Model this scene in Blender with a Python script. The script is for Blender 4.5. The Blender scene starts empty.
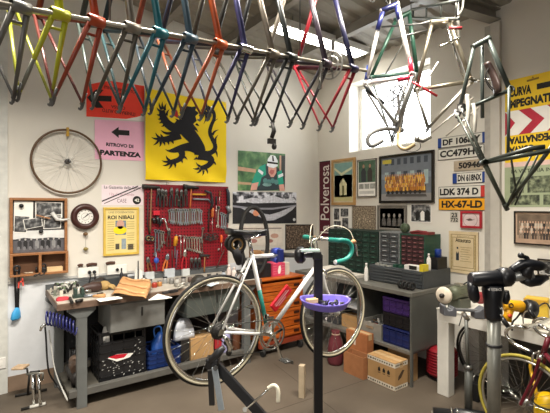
import bpy, bmesh, math, random
from mathutils import Vector, Matrix
random.seed(7)
SC = bpy.context.scene
COL = SC.collection
R = math.radians
PI = math.pi
# ---------------------------------------------------------------- camera
CZ, FP, YAW = 1.72, 405.0, R(54)
VW = Vector((math.cos(YAW), math.sin(YAW), 0))
RW = Vector((math.sin(YAW), -math.cos(YAW), 0))
cam = bpy.data.cameras.new('camera')
cam.sensor_width = 36
cam.lens = 36 * FP / 550
cam.clip_start = 0.02
co = bpy.data.objects.new('camera', cam)
co.location = (0, 0, CZ)
co.rotation_euler = (R(90), 0, YAW - R(90))
COL.objects.link(co)
SC.camera = co
# ---------------------------------------------------------------- world, lights, exposure
w = bpy.data.worlds.new('daylight')
SC.world = w
w.use_nodes = True
bg = w.node_tree.nodes['Background']
bg.inputs[0].default_value = (0.93, 0.97, 1.0, 1)
bg.inputs[1].default_value = 6.0
SC.view_settings.view_transform = 'Standard'
SC.view_settings.look = 'None'
SC.view_settings.gamma = 1
SC.view_settings.exposure = 0.28
def area(name, loc, target, sx, sy, power, col, spread=125):
    l = bpy.data.lights.new(name, 'AREA')
    l.shape = 'RECTANGLE'; l.size = sx; l.size_y = sy; l.energy = power; l.color = col; l.spread = R(spread)
    o = bpy.data.objects.new(name, l); COL.objects.link(o)
    o.location = loc
    d = Vector(target) - Vector(loc)
    o.rotation_euler = d.to_track_quat('-Z', 'Y').to_euler()
    return o
area('open_door_daylight', (-1.9, -0.6, 1.9), (1.0, 4.5, 1.5), 2.0, 2.2, 30, (1.0, 0.98, 0.95), 180)
area('ceiling_lamp_left', (0.1, 1.95, 3.80), (0.1, 2.3, 0), 1.6, 0.25, 130, (1.0, 0.94, 0.84))
area('ceiling_lamp_right', (2.2, 1.5, 3.62), (2.2, 1.9, 0), 1.4, 0.25, 85, (1.0, 0.93, 0.82))
area('ceiling_lamp_behind', (0.3, -1.2, 3.78), (0.3, -1.2, 0), 1.6, 0.25, 34, (1.0, 0.94, 0.85), 150)
LAMP_STRENGTH = 20.0

# ---------------------------------------------------------------- pixel -> world helpers
def ray(px, py):
    return VW + RW * ((px - 275) / FP) + Vector((0, 0, (206.5 - py) / FP))
CO = Vector((0, 0, CZ))
def at_d(px, py, d): return CO + ray(px, py) * d
def at_y(px, py, y):
    r = ray(px, py); return CO + r * (y / r.y)
def at_x(px, py, x):
    r = ray(px, py); return CO + r * (x / r.x)
def at_z(px, py, z):
    r = ray(px, py); return CO + r * ((z - CZ) / r.z)
YB, XR = 4.5, 4.06            # planes of the back wall and the right wall
def dep(p): return (Vector(p) - CO).dot(VW)

# ---------------------------------------------------------------- materials
def lin(h):
    h = h.lstrip('#')
    o = []
    for i in (0, 2, 4):
        c = int(h[i:i+2], 16) / 255
        o.append(c / 12.92 if c <= 0.04045 else ((c + 0.055) / 1.055) ** 2.4)
    return o
MATS = {}
def mat(h, rough=0.5, metal=0.0, var=0.10, scale=14.0, bump=0.0, name=None):
    key = (h, rough, metal, var, scale, bump)
    if key in MATS: return MATS[key]
    m = bpy.data.materials.new(name or 'surface_' + h.strip('#'))
    m.use_nodes = True
    nt = m.node_tree; b = nt.nodes['Principled BSDF']
    c = lin(h)
    b.inputs['Roughness'].default_value = rough
    b.inputs['Metallic'].default_value = metal
    tc = nt.nodes.new('ShaderNodeTexCoord')
    n = nt.nodes.new('ShaderNodeTexNoise'); n.inputs['Scale'].default_value = scale; n.inputs['Detail'].default_value = 4
    r = nt.nodes.new('ShaderNodeValToRGB')
    r.color_ramp.elements[0].position = 0.3; r.color_ramp.elements[1].position = 0.7
    r.color_ramp.elements[0].color = [x * (1 - var) for x in c] + [1]
    r.color_ramp.elements[1].color = [min(1, x * (1 + var)) for x in c] + [1]
    nt.links.new(tc.outputs['Object'], n.inputs['Vector'])
    nt.links.new(n.outputs['Fac'], r.inputs['Fac'])
    nt.links.new(r.outputs['Color'], b.inputs['Base Color'])
    if bump:
        bp = nt.nodes.new('ShaderNodeBump'); bp.inputs['Strength'].default_value = bump; bp.inputs['Distance'].default_value = 0.01
        nt.links.new(n.outputs['Fac'], bp.inputs['Height'])
        nt.links.new(bp.outputs['Normal'], b.inputs['Normal'])
    MATS[key] = m
    return m
def ramp_mat(name, stops, scale=6.0, rough=0.6, detail=5.0, tex='noise', stretch=(1, 1, 1), dist=0.0, bump=0.0, metal=0.0):
    if name in MATS: return MATS[name]
    m = bpy.data.materials.new(name); m.use_nodes = True
    nt = m.node_tree; b = nt.nodes['Principled BSDF']; b.inputs['Roughness'].default_value = rough
    b.inputs['Metallic'].default_value = metal
    tc = nt.nodes.new('ShaderNodeTexCoord'); mp = nt.nodes.new('ShaderNodeMapping'); mp.inputs['Scale'].default_value = stretch
    nt.links.new(tc.outputs['Object'], mp.inputs['Vector'])
    if tex == 'wave':
        n = nt.nodes.new('ShaderNodeTexWave'); n.inputs['Scale'].default_value = scale; n.inputs['Distortion'].default_value = dist; n.inputs['Detail'].default_value = detail
    elif tex == 'voronoi':
        n = nt.nodes.new('ShaderNodeTexVoronoi'); n.inputs['Scale'].default_value = scale
    else:
        n = nt.nodes.new('ShaderNodeTexNoise'); n.inputs['Scale'].default_value = scale; n.inputs['Detail'].default_value = detail
    r = nt.nodes.new('ShaderNodeValToRGB'); el = r.color_ramp.elements
    while len(el) < len(stops): el.new(0.5)
    for e, (p, h) in zip(el, stops):
        e.position = p; e.color = lin(h) + [1]
    nt.links.new(mp.outputs['Vector'], n.inputs['Vector'])
    out = n.outputs['Distance'] if tex == 'voronoi' else n.outputs['Fac']
    nt.links.new(out, r.inputs['Fac']); nt.links.new(r.outputs['Color'], b.inputs['Base Color'])
    if bump:
        bp = nt.nodes.new('ShaderNodeBump'); bp.inputs['Strength'].default_value = bump; bp.inputs['Distance'].default_value = 0.02
        nt.links.new(out, bp.inputs['Height']); nt.links.new(bp.outputs['Normal'], b.inputs['Normal'])
    MATS[name] = m
    return m
def emit_mat(name, h, s):
    m = bpy.data.materials.new(name); m.use_nodes = True
    b = m.node_tree.nodes['Principled BSDF']
    b.inputs['Base Color'].default_value = lin(h) + [1]
    b.inputs['Emission Color'].default_value = lin(h) + [1]; b.inputs['Emission Strength'].default_value = s
    return m
STEEL = mat('#B9B7B0', 0.28, 0.9, 0.08)
CHROME = mat('#D8D8D4', 0.14, 1.0, 0.04)
DKSTEEL = mat('#6A6A68', 0.38, 0.8, 0.15)
IRON = mat('#3A3836', 0.5, 0.6, 0.2)
BLACK = mat('#141416', 0.5, 0, 0.2)
BLKPL = mat('#1B1B1D', 0.35, 0, 0.15)
RUBBER = mat('#1C1B1A', 0.75, 0, 0.2)
WHITE = mat('#E9E6DF', 0.5, 0, 0.03)
PAPER = mat('#EFECE4', 0.8, 0, 0.03)
INK = mat('#15130F', 0.7, 0, 0.1)
CARD = mat('#B08A5A', 0.85, 0, 0.08, 9)
WOOD = ramp_mat('varnished_wood', [(0.25, '#8A5A33'), (0.75, '#A8744A')], 9, 0.45, 4, 'noise', (1, 1, 8))

# ---------------------------------------------------------------- mesh builder
WM = {}
class MB:
    def __init__(s, M=None):
        s.v = []; s.f = []; s.mi = []; s.sm = []; s.mats = []; s.cur = 0; s.M = M
    def use(s, m):
        if m not in s.mats: s.mats.append(m)
        s.cur = s.mats.index(m); return s
    def add(s, vs, fs, sm=False):
        o = len(s.v)
        for v in vs:
            v = Vector(v)
            s.v.append(s.M @ v if s.M is not None else v)
        for f in fs:
            s.f.append([i + o for i in f]); s.mi.append(s.cur); s.sm.append(sm)
        return s
    def bx(s, x0, y0, z0, x1, y1, z1):
        return s.add([(x0,y0,z0),(x1,y0,z0),(x1,y1,z0),(x0,y1,z0),(x0,y0,z1),(x1,y0,z1),(x1,y1,z1),(x0,y1,z1)],
                     [(0,3,2,1),(4,5,6,7),(0,1,5,4),(1,2,6,5),(2,3,7,6),(3,0,4,7)])
    def box(s, c, d, rot=None):
        h = Vector(d) / 2; c = Vector(c)
        Q = Matrix.Identity(3) if rot is None else rot.to_3x3()
        P = [c + Q @ Vector((a*h.x, b*h.y, e*h.z)) for e in (-1, 1) for a, b in ((-1,-1),(1,-1),(1,1),(-1,1))]
        return s.add(P, [(0,3,2,1),(4,5,6,7),(0,1,5,4),(1,2,6,5),(2,3,7,6),(3,0,4,7)])
    def bar(s, a, b, wd, th, up=(0, 0, 1)):
        a, b = Vector(a), Vector(b); d = (b - a)
        L = d.length; d.normalize(); u = Vector(up)
        x = d.cross(u)
        if x.length < 1e-5: x = d.cross(Vector((0, 1, 0)))
        x.normalize(); z = x.cross(d).normalized()
        Q = Matrix((x, d, z)).transposed()
        return s.box((a + b) / 2, (wd, L, th), Q)
    def tube(s, pts, r, n=8, closed=False, cap=True, flat=1.0):
        pts = [Vector(p) for p in pts]; k = len(pts)
        rs = r if isinstance(r, (list, tuple)) else [r] * k
        tg = []
        for i in range(k):
            if closed: d = pts[(i+1) % k] - pts[i-1]
            elif i == 0: d = pts[1] - pts[0]
            elif i == k-1: d = pts[-1] - pts[-2]
            else: d = (pts[i+1] - pts[i]).normalized() + (pts[i] - pts[i-1]).normalized()
            tg.append(d.normalized() if d.length > 1e-9 else Vector((0,0,1)))
        u = tg[0].orthogonal().normalized(); vs = []
        for i in range(k):
            u = u - tg[i] * u.dot(tg[i])
            u = u.normalized() if u.length > 1e-6 else tg[i].orthogonal().normalized()
            w_ = tg[i].cross(u)
            for j in range(n):
                a = 2*PI*j/n
                vs.append(pts[i] + u*(math.cos(a)*rs[i]) + w_*(math.sin(a)*rs[i]*flat))
        fs = []
        for i in range(k if closed else k-1):
            i2 = (i+1) % k
            for j in range(n):
                fs.append((i*n+j, i*n+(j+1) % n, i2*n+(j+1) % n, i2*n+j))
        s.add(vs, fs, True)
        if cap and not closed:
            o = len(s.v) - k*n
            s.f.append([o+j for j in range(n)][::-1]); s.mi.append(s.cur); s.sm.append(False)
            s.f.append([o+(k-1)*n+j for j in range(n)]); s.mi.append(s.cur); s.sm.append(False)
        return s
    def cyl(s, a, b, r, r2=None, n=14): return s.tube([a, b], [r, r if r2 is None else r2], n)
    def lathe(s, prof, o=(0, 0, 0), ax=(0, 0, 1), n=20, sm=True):
        o = Vector(o); ax = Vector(ax).normalized(); u = ax.orthogonal().normalized(); w_ = ax.cross(u)
        vs = []; fs = []; k = len(prof)
        for r, h in prof:
            for j in range(n):
                a = 2*PI*j/n
                vs.append(o + ax*h + (u*math.cos(a) + w_*math.sin(a))*max(r, 1e-5))
        for i in range(k-1):
            for j in range(n): fs.append((i*n+j, i*n+(j+1) % n, (i+1)*n+(j+1) % n, (i+1)*n+j))
        return s.add(vs, fs, sm)
    def ring(s, o, ax, Rr, r, n=40, m=8, rz=None):
        o = Vector(o); ax = Vector(ax).normalized(); u = ax.orthogonal().normalized(); w_ = ax.cross(u)
        rz = r if rz is None else rz
        vs = []; fs = []
        for i in range(n):
            a = 2*PI*i/n; d = u*math.cos(a) + w_*math.sin(a)
            for j in range(m):
                b = 2*PI*j/m
                vs.append(o + d*(Rr + r*math.cos(b)) + ax*(rz*math.sin(b)))
        for i in range(n):
            for j in range(m):
                fs.append((i*m+j, ((i+1) % n)*m+j, ((i+1) % n)*m+(j+1) % m, i*m+(j+1) % m))
        return s.add(vs, fs, True)
    def ball(s, c, r, n=12, m=8):
        r = Vector((r, r, r)) if not isinstance(r, (tuple, list, Vector)) else Vector(r)
        c = Vector(c); vs = []; fs = []
        for i in range(m+1):
            t = PI*i/m
            for j in range(n):
                a = 2*PI*j/n
                vs.append(c + Vector((r.x*math.sin(t)*math.cos(a), r.y*math.sin(t)*math.sin(a), r.z*math.cos(t))))
        for i in range(m):
            for j in range(n): fs.append((i*n+j, (i+1)*n+j, (i+1)*n+(j+1) % n, i*n+(j+1) % n))
        return s.add(vs, fs, True)
    def prism(s, poly, O, U, V, N, t):
        O, U, V, N = map(Vector, (O, U, V, N)); k = len(poly)
        a = [O + U*p[0] + V*p[1] for p in poly]
        s.add(a + [p + N*t for p in a], [list(range(k))[::-1], list(range(k, 2*k))] + [(i, (i+1) % k, k+(i+1) % k, k+i) for i in range(k)])
        return s
    def build(s, name, m=None, parent=None, tag=None, kind=None, bevel=0.0, local=False, label=None, group=None, seg=2):
        if not s.mats: s.mats = [m or WHITE]
        me = bpy.data.meshes.new(name)
        if parent is None:
            xs = [v.x for v in s.v]; ys = [v.y for v in s.v]; zs = [v.z for v in s.v]
            Mx = Matrix.Translation(((min(xs)+max(xs))/2, (min(ys)+max(ys))/2, min(zs)))
        else: Mx = WM[parent.name]
        I = Matrix.Identity(4) if local and parent is not None else Mx.inverted()
        me.from_pydata([I @ v for v in s.v], [], s.f)
        for i, p in enumerate(me.polygons):
            p.material_index = s.mi[i]; p.use_smooth = s.sm[i]
        for x in s.mats: me.materials.append(x)
        bm = bmesh.new(); bm.from_mesh(me)
        bmesh.ops.recalc_face_normals(bm, faces=bm.faces); bm.to_mesh(me); bm.free()
        me.update()
        o = bpy.data.objects.new(name, me); COL.objects.link(o)
        if parent is None: o.location = Mx.translation
        else: o.parent = parent
        WM[o.name] = Mx
        if bevel:
            b = o.modifiers.new('bevel', 'BEVEL'); b.width = bevel; b.segments = seg; b.limit_method = 'ANGLE'; b.angle_limit = R(40)
        if tag: o['label'] = tag[0]; o['category'] = tag[1]
        if label: o['label'] = label
        if group: o['group'] = group
        if kind: o['kind'] = kind
        return o
def thing(name, label, cat, loc=(0, 0, 0), rz=0.0, group=None, M=None):
    o = bpy.data.objects.new(name, None); COL.objects.link(o)
    o.empty_display_size = 0.05
    if M is None: M = Matrix.Translation(loc) @ Matrix.Rotation(rz, 4, 'Z')
    o.matrix_basis = M
    WM[o.name] = M.copy()
    o['label'] = label; o['category'] = cat
    if group: o['group'] = group
    return o
def copy_tree(o, M=None, label=None, parent=None):
    c = o.copy(); COL.objects.link(c)
    if parent is not None: c.parent = parent
    if M is not None: c.matrix_basis = M
    if label: c['label'] = label
    WM[c.name] = M.copy() if M is not None else Matrix.Identity(4)
    for ch in [x for x in KIDS.get(o.name, [])] or list(o.children): copy_tree(ch, None, None, c)
    return c
KIDS = {}
ORD = ['first','second','third','fourth','fifth','sixth','seventh','eighth','ninth','tenth','eleventh','twelfth','thirteenth','fourteenth','fifteenth','sixteenth','seventeenth','eighteenth','nineteenth','twentieth']
def arc(c, u, v, r, a0, a1, n=10):
    c, u, v = Vector(c), Vector(u), Vector(v)
    return [c + u*(r*math.cos(R(a0+(a1-a0)*i/n))) + v*(r*math.sin(R(a0+(a1-a0)*i/n))) for i in range(n+1)]
def smooth(pts, it=2, closed=False):
    pts = [Vector(p) for p in pts]
    for _ in range(it):
        q = [] if closed else [pts[0]]
        k = len(pts)
        for i in range(k if closed else k-1):
            a, b = pts[i], pts[(i+1) % k]
            q += [a*0.75 + b*0.25, a*0.25 + b*0.75]
        if not closed: q.append(pts[-1])
        pts = q
    return pts
# ---------------------------------------------------------------- flat printed things
def glyphs(body, bold):
    cu = bpy.data.curves.new('lettering', 'FONT'); cu.body = body; cu.offset = bold; cu.resolution_u = 3
    o = bpy.data.objects.new('lettering', cu); COL.objects.link(o)
    bpy.context.view_layer.update()
    dg = bpy.context.evaluated_depsgraph_get()
    me = bpy.data.meshes.new_from_object(o.evaluated_get(dg))
    vs = [v.co.copy() for v in me.vertices]; fs = [list(p.vertices) for p in me.polygons]
    bpy.data.objects.remove(o); bpy.data.curves.remove(cu); bpy.data.meshes.remove(me)
    return vs, fs
class Flat(MB):
    def __init__(s, O, U, V, N, step=0.0006):
        super().__init__(); s.O, s.U, s.V, s.N = map(Vector, (O, U, V, N)); s.step = step
    def P(s, u, v, l): return s.O + s.U*u + s.V*v + s.N*(l*s.step)
    def poly(s, pts, m, l=1):
        s.use(m); return s.add([s.P(a, b, l) for a, b in pts], [list(range(len(pts)))])
    def rect(s, u0, v0, u1, v1, m, l=1): return s.poly([(u0,v0),(u1,v0),(u1,v1),(u0,v1)], m, l)
    def ell(s, u, v, a, b, m, l=1, n=14, rot=0):
        c, q = math.cos(rot), math.sin(rot)
        return s.poly([(u + a*math.cos(2*PI*i/n)*c - b*math.sin(2*PI*i/n)*q, v + a*math.cos(2*PI*i/n)*q + b*math.sin(2*PI*i/n)*c) for i in range(n)], m, l)
    def ringf(s, u, v, r0, r1, m, l=1, n=28):
        s.use(m); vs = []
        for i in range(n):
            a = 2*PI*i/n; vs += [s.P(u+r0*math.cos(a), v+r0*math.sin(a), l), s.P(u+r1*math.cos(a), v+r1*math.sin(a), l)]
        return s.add(vs, [(2*i, 2*i+1, (2*i+3) % (2*n), (2*i+2) % (2*n)) for i in range(n)])
    def slab(s, u0, v0, u1, v1, m, t):
        s.use(m)
        a = [s.O + s.U*u + s.V*v for u, v in ((u0,v0),(u1,v0),(u1,v1),(u0,v1))]
        return s.add(a + [p + s.N*t for p in a], [(0,3,2,1),(4,5,6,7),(0,1,5,4),(1,2,6,5),(2,3,7,6),(3,0,4,7)])
    def text(s, body, u0, v0, u1, v1, m, l=2, flip=False, bold=0.0, rot=0):
        vs, fs = glyphs(body, bold)
        if not vs: return s
        x0 = min(v.x for v in vs); x1 = max(v.x for v in vs); y0 = min(v.y for v in vs); y1 = max(v.y for v in vs)
        s.use(m); out = []
        for v in vs:
            a = (v.x-x0)/(x1-x0); b = (v.y-y0)/max(1e-6, y1-y0)
            if flip: a, b = 1-a, 1-b
            if rot == 90: a, b = 1-b, a
            out.append(s.P(u0+(u1-u0)*a, v0+(v1-v0)*b, l))
        return s.add(out, fs)
def flatB(off=0.004): return Flat((0, YB-off, 0), (1,0,0), (0,0,1), (0,-1,0))
def flatR(off=0.004): return Flat((XR-off, 0, 0), (0,-1,0), (0,0,1), (-1,0,0))
def uB(px, py): p = at_y(px, py, YB); return (p.x, p.z)
def uR(px, py): p = at_x(px, py, XR); return (-p.y, p.z)
# ================================================================ THE SETTING
WALLM = mat('#DAD5CA', 0.75, 0, 0.03, 3, 0.05)
WALLB = mat('#DCDBD8', 0.7, 0, 0.03, 3, 0.05)
fl = ramp_mat('stained_concrete', [(0.2, '#4A4136'), (0.45, '#594F43'), (0.7, '#685D50'), (0.9, '#736757')], 1.3, 0.62, 8, 'noise', (1, 1, 1), 0, 0.06)
MB().bx(-2.6, -3.2, -0.1, XR+0.3, YB+0.3, 0).build('floor', fl, kind='structure')
f2 = MB()
for (a, b) in (((-2.2, 2.9), (3.2, 2.72)), ((1.55, -2.9), (2.6, 3.6))):
    f2.bar((a[0], a[1], 0.0005), (b[0], b[1], 0.0005), 0.006, 0.001)
f2.build('trim_7', mat('#4A4036', 0.8), kind='structure')
CEIL = lambda x: 3.65 + 0.1*(XR-x)
mb = MB(); mb.bx(-2.6, YB, 0, XR+0.3, YB+0.3, 4.5); mb.build('wall_back', WALLM, kind='structure')
WY0, WY1, WZ0, WZ1 = 2.64, 3.87, 2.455, 3.385
mb = MB()
mb.bx(XR, -3.2, 0, XR+0.3, YB, WZ0); mb.bx(XR, -3.2, WZ1, XR+0.3, YB, 3.75)
mb.bx(XR, -3.2, WZ0, XR+0.3, WY0, WZ1); mb.bx(XR, WY1, WZ0, XR+0.3, YB, WZ1)
mb.build('wall_right', WALLM, kind='structure')
MB().bx(-2.9, -3.2, 0, -2.6, YB+0.3, 4.5).build('wall_left', mat('#77716A', .8), kind='structure')
MB().bx(-2.9, -3.5, 0, XR+0.3, -3.2, 4.5).build('wall_front', mat('#6E6962', .8), kind='structure')
# sheet-metal ceiling, ribbed across, sloping down towards the right wall
mb = MB(); ys = []; y = -3.2; up = True
while y < YB + 0.01:
    ys.append((y, 0.0 if up else 0.025)); ys.append((y+0.09 if up else y+0.05, 0.0 if up else 0.025)); y += 0.12 if up else 0.08; up = not up
x0, x1 = -2.6, XR
vs = []
for yy, dz in ys: vs += [(x0, min(yy, YB), CEIL(x0)+dz), (x1, min(yy, YB), CEIL(x1)+dz)]
mb.add(vs, [(2*i, 2*i+1, 2*i+3, 2*i+2) for i in range(len(ys)-1)])
mb.add([(x0,-3.2,CEIL(x0)+.06),(x1,-3.2,CEIL(x1)+.06),(x1,YB,CEIL(x1)+.06),(x0,YB,CEIL(x0)+.06)], [(0,1,2,3)])
mb.build('ceiling', mat('#938E83', 0.55, 0, 0.04), kind='structure')
PURL = mat('#8B877E', 0.5, 0, 0.06)
for i, x in enumerate((-1.5, 0.1, 1.68, 2.46, 3.3)):
    z = CEIL(x)
    mb = MB(); mb.bx(x-0.03, -3.2, z-0.10, x+0.03, YB, z-0.002); mb.bx(x-0.03, -3.2, z-0.105, x+0.045, YB, z-0.095)
    mb.build('trim_%d' % (10+i), PURL, kind='structure')
# steel column in the right wall, its rafter, and the plate they meet at
colm = mat('#BDB8AE', 0.5, 0, 0.05)
mb = MB(); mb.bx(XR-0.045, 1.872, 0, XR, 1.958, 3.50); mb.build('trim_1', colm, kind='structure')
mb = MB(); mb.bx(XR-0.012, 1.958, 0, XR, 2.03, 3.50); mb.build('trim_8', mat('#A8A39A', 0.5), kind='structure')
p0 = Vector((XR-0.01, 1.93, 3.575)); p1 = at_d(415, -9, 3.29)
mb = MB(); mb.bar(p0, p1, 0.02, 0.10); 
for dz in (-0.05, 0.05): mb.bar(p0+Vector((0,0,dz)), p1+Vector((0,0,dz)), 0.11, 0.014)
mb.build('trim_2', mat('#8C8981', 0.45, 0.2), kind='structure')
# window: frame, mullion, pane
g = bpy.data.materials.new('window_glass'); g.use_nodes = True
nt = g.node_tree; b = nt.nodes['Principled BSDF']; b.inputs['Roughness'].default_value = 0.02
tr = nt.nodes.new('ShaderNodeBsdfTransparent'); mx = nt.nodes.new('ShaderNodeMixShader'); mx.inputs[0].default_value = 0.06
nt.links.new(tr.outputs[0], mx.inputs[1]); nt.links.new(b.outputs[0], mx.inputs[2]); nt.links.new(mx.outputs[0], nt.nodes['Material Output'].inputs[0])
win = thing('window_1', 'x', 'window', (XR+0.24, (WY0+WY1)/2, WZ0)); del win['label']; del win['category']; win['kind'] = 'structure'
mb = MB(); t = 0.055; X0, X1 = XR+0.2, XR+0.26
mb.bx(X0, WY0, WZ0, X1, WY1, WZ0+t); mb.bx(X0, WY0, WZ1-t, X1, WY1, WZ1); mb.bx(X0, WY0, WZ0+t, X1, WY0+t, WZ1-t); mb.bx(X0, WY1-t, WZ0+t, X1, WY1, WZ1-t)
mb.build('window_frame', mat('#E4E2DC', 0.4), win, bevel=0.004)
MB().bx(XR+0.228, WY0+t, WZ0+t, XR+0.232, WY1-t, WZ1-t).build('window_pane', g, win)
# strip along the bottom of the back wall, lower pale wall lining, vertical edge, cable conduit
MB().bx(-2.6, YB-0.012, 0, 0.62, YB, 0.14).build('baseboard_back', mat('#8B7460', 0.8, 0, 0.15, 6), kind='structure')
MB().bx(-2.6, YB-0.006, 0.14, 4.0, YB, 1.0).build('trim_3', mat('#D9DBDD', 0.65, 0, 0.03), kind='structure')
p = at_y(7.5, 200, YB)
MB().bx(-2.6, YB-0.03, 0, p.x, YB, 4.1).build('trim_4', mat('#CFCFC8', 0.6), kind='structure')
mb = MB(); mb.bx(p.x, YB-0.022, 1.0, 1.35, YB, 1.022); mb.build('trim_5', mat('#BDBCB8', 0.5), kind='structure')
# strip lamps under the ceiling: the one in the photo
def strip_lamp(x0, x1, y, z, label):
    L = thing('strip_lamp', label, 'ceiling lamp', ((x0+x1)/2, y, z+0.09))
    mb = MB(); mb.bx(x0-0.04, y-0.11, z+0.012, x1+0.04, y+0.11, z+0.085); mb.build('lamp_housing', mat('#C9C7C0', 0.4), L, bevel=0.006)
    mb = MB(); mb.bx(x0, y-0.085, z, x1, y+0.085, z+0.014); mb.build('diffuser', emit_mat('strip_light_glow', '#FFFBF0', LAMP_STRENGTH), L, label='glowing white diffuser')
    mb = MB()
    for x in (x0+0.25, x1-0.25): mb.cyl((x, y, z+0.085), (x, y, CEIL(x)-0.001), 0.005, n=6)
    mb.build('suspension_rod', DKSTEEL, L)
strip_lamp(2.48, 3.80, 3.43, 3.585, 'lit white fluorescent strip lamp under the ceiling')
# light switch at the far left of the back wall
p = at_y(2, 363, YB-0.03)
sw = thing('wall_socket', 'white socket plate low on the wall at the far left', 'socket', (p.x, YB-0.03, p.z-0.05))
MB().bx(p.x-0.06, YB-0.04, p.z-0.05, p.x+0.03, YB-0.03, p.z+0.05).build('plate', WHITE, sw, bevel=0.004)
MB().bx(p.x-0.03, YB-0.043, p.z-0.02, p.x+0.005, YB-0.039, p.z+0.02).build('rocker', PAPER, sw)
# ================================================================ HANGING ON THE BACK WALL
RED = mat('#C4122A', 0.6); YEL = mat('#F2D416', 0.7, 0, 0.03)
def poster(name, label, cat, Fl, group=None):
    return Fl.build(name, tag=(label, cat), group=group)
def rectB(x0, x1, t, b_, xr_t=None):
    u0, v1 = uB(x0, t); _, v0 = uB(x0, b_); u1, _ = uB(x1, t)
    return u0, v0, u1, v1
def rectR(x0, x1, t, b_):
    u0, v1 = uR(x0, t); _, v0 = uR(x0, b_); u1, _ = uR(x1, t)
    return u0, v0, u1, v1
def tB(F, txt, xa, xb, yt, yb_, m, l, flip=False, bold=0.0):
    xm = (xa+xb)/2; F.text(txt, uB(xa, yt)[0], uB(xm, yb_)[1], uB(xb, yt)[0], uB(xm, yt)[1], m, l, flip=flip, bold=bold)
# orange direction poster
ORG = mat('#F2402A', 0.7, 0, 0.03)
F = flatB(0.003)
F.poly([uB(*p) for p in ((86.3,85),(104,81.5),(112,81.2),(144.2,86),(144,121.2),(86.3,116.5))], PAPER, 0)
F.poly([uB(*p) for p in ((86.3,85),(104,81.5),(112,81.2),(144.2,86),(144,115),(137,117),(126,119),(86.3,116.5))], ORG, 1)
F.poly([uB(*p) for p in ((87,97.5),(96,89.5),(103.5,90),(98.5,95.6),(111.5,96),(111.5,101.8),(98.5,101.2),(103.5,108),(96,108))], INK, 2)
tB(F, 'ITINERARIO AUTO', 104, 135, 88.2, 91.2, INK, 2, bold=.01)
tB(F, 'CORSA', 113, 127, 92.8, 95.6, INK, 2, bold=.01)
tB(F, 'CORSA', 111, 125, 106, 109, INK, 2, True, .01)
tB(F, 'ITINERARIO AUTO', 102, 135, 110.6, 114, INK, 2, True, .01)
poster('direction_poster', 'orange poster with black left arrow, partly behind bicycle frames', 'poster', F)
# pink poster
PINK = mat('#F0B4CC', 0.7, 0, 0.03)
F = flatB(0.0045)
F.poly([uB(*p) for p in ((94.5,119.5),(144,122),(143.6,161),(94.8,159.2))], PINK, 0)
F.poly([uB(*p) for p in ((111.2,132.1),(118.6,126.8),(118.6,129.9),(129.3,130.6),(129.3,135.7),(118.6,135),(118.6,138))], INK, 1)
tB(F, 'RITROVO DI', 106, 133.2, 143.6, 147.2, INK, 1, bold=0.045)
tB(F, 'PARTENZA', 99.8, 140.8, 151.2, 156.3, INK, 1, bold=0.065)
poster('direction_poster', 'pink poster reading RITROVO DI PARTENZA with a black arrow', 'poster', F)
# small pale pink newspaper sign
PALEP = mat('#EDDDE2', 0.7, 0, 0.03)
F = flatB(0.003); u0, v0, u1, v1 = rectB(101.5, 143, 184.6, 205.2)
F.rect(u0, v0, u1, v1, PALEP, 0)
tB(F, 'La Gazzetta dello Sport', 104, 140.5, 186, 189.8, mat('#3B3036', 0.7), 1, bold=0.008)
tB(F, '12a Gran Fondo', 109.5, 134, 193, 195.6, mat('#C08A98', 0.7), 1)
tB(F, 'CASE', 117, 126.4, 198.8, 202.6, mat('#6A4A56', 0.7), 1)
for q in (((101.8,200.6),(138,185.6),(138,186.7),(101.8,202)), ((104,203.2),(141,187.2),(141,188.1),(104,204))): F.poly([uB(*p) for p in q], INK, 2)
c = uB(136.8, 200.2); F.ell(c[0], c[1], 0.046, 0.046, INK, 2, 20)
F.text('42', c[0]-0.025, c[1]-0.017, c[0]+0.025, c[1]+0.017, PAPER, 3, bold=0.03)
poster('newspaper_sign', 'small pale pink card with two diagonal black stripes and a 42', 'sign', F)
# framed yellow front page
pg = thing('framed_front_page', 'yellow framed newspaper front page headed ROI NIBALI', 'framed print', at_y(120.5, 256, YB-0.01))
F = flatB(0.0); u0, v0, u1, v1 = rectB(103, 138.5, 207.3, 256); FRY = mat('#D2B04A', 0.5)
t = 0.022
for q in ((u0,v0,u1,v0+t),(u0,v1-t,u1,v1),(u0,v0+t,u0+t,v1-t),(u1-t,v0+t,u1,v1-t)): F.slab(*q, FRY, 0.022)
F.build('frame', None, pg)
F = flatB(0.012); F.rect(u0+t, v0+t, u1-t, v1-t, mat('#E0CC88', 0.7, 0, 0.05), 0)
W_, H_ = u1-u0, v1-v0
def ab(a, b): return u0+W_*a, v0+H_*b
G = mat('#6F6650', 0.7); GD = mat('#4A4638', 0.7)
F.text('UNE DOMINATION', *ab(.14,.875), *ab(.86,.915), G, 1); F.text('ROI NIBALI', *ab(.12,.75), *ab(.86,.83), INK, 1, bold=0.03)
for i in range(13):
    y = .7-.048*i
    F.rect(*ab(.11,y-.014), *ab(.30,y), mat('#B79F58', 0.7), 1)
    if i % 5 != 4: F.rect(*ab(.66,y-.014), *ab(.87,y), mat('#B79F58', 0.7), 1)
F.rect(*ab(.33,.42), *ab(.63,.72), mat('#6E7F8C', 0.7, 0, .3, 40), 1); F.ell(*ab(.47,.64), .04, .05, mat('#C99A86', 0.7), 2); F.ell(*ab(.46,.52), .07, .045, YEL, 2)
F.rect(*ab(.33,.12), *ab(.44,.24), GD, 1); F.rect(*ab(.5,.12), *ab(.63,.34), mat('#8E9AA0', 0.7, 0, .2, 40), 1); F.rect(*ab(.68,.1), *ab(.84,.22), G, 1)
F.build('front_page', None, pg)
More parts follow.
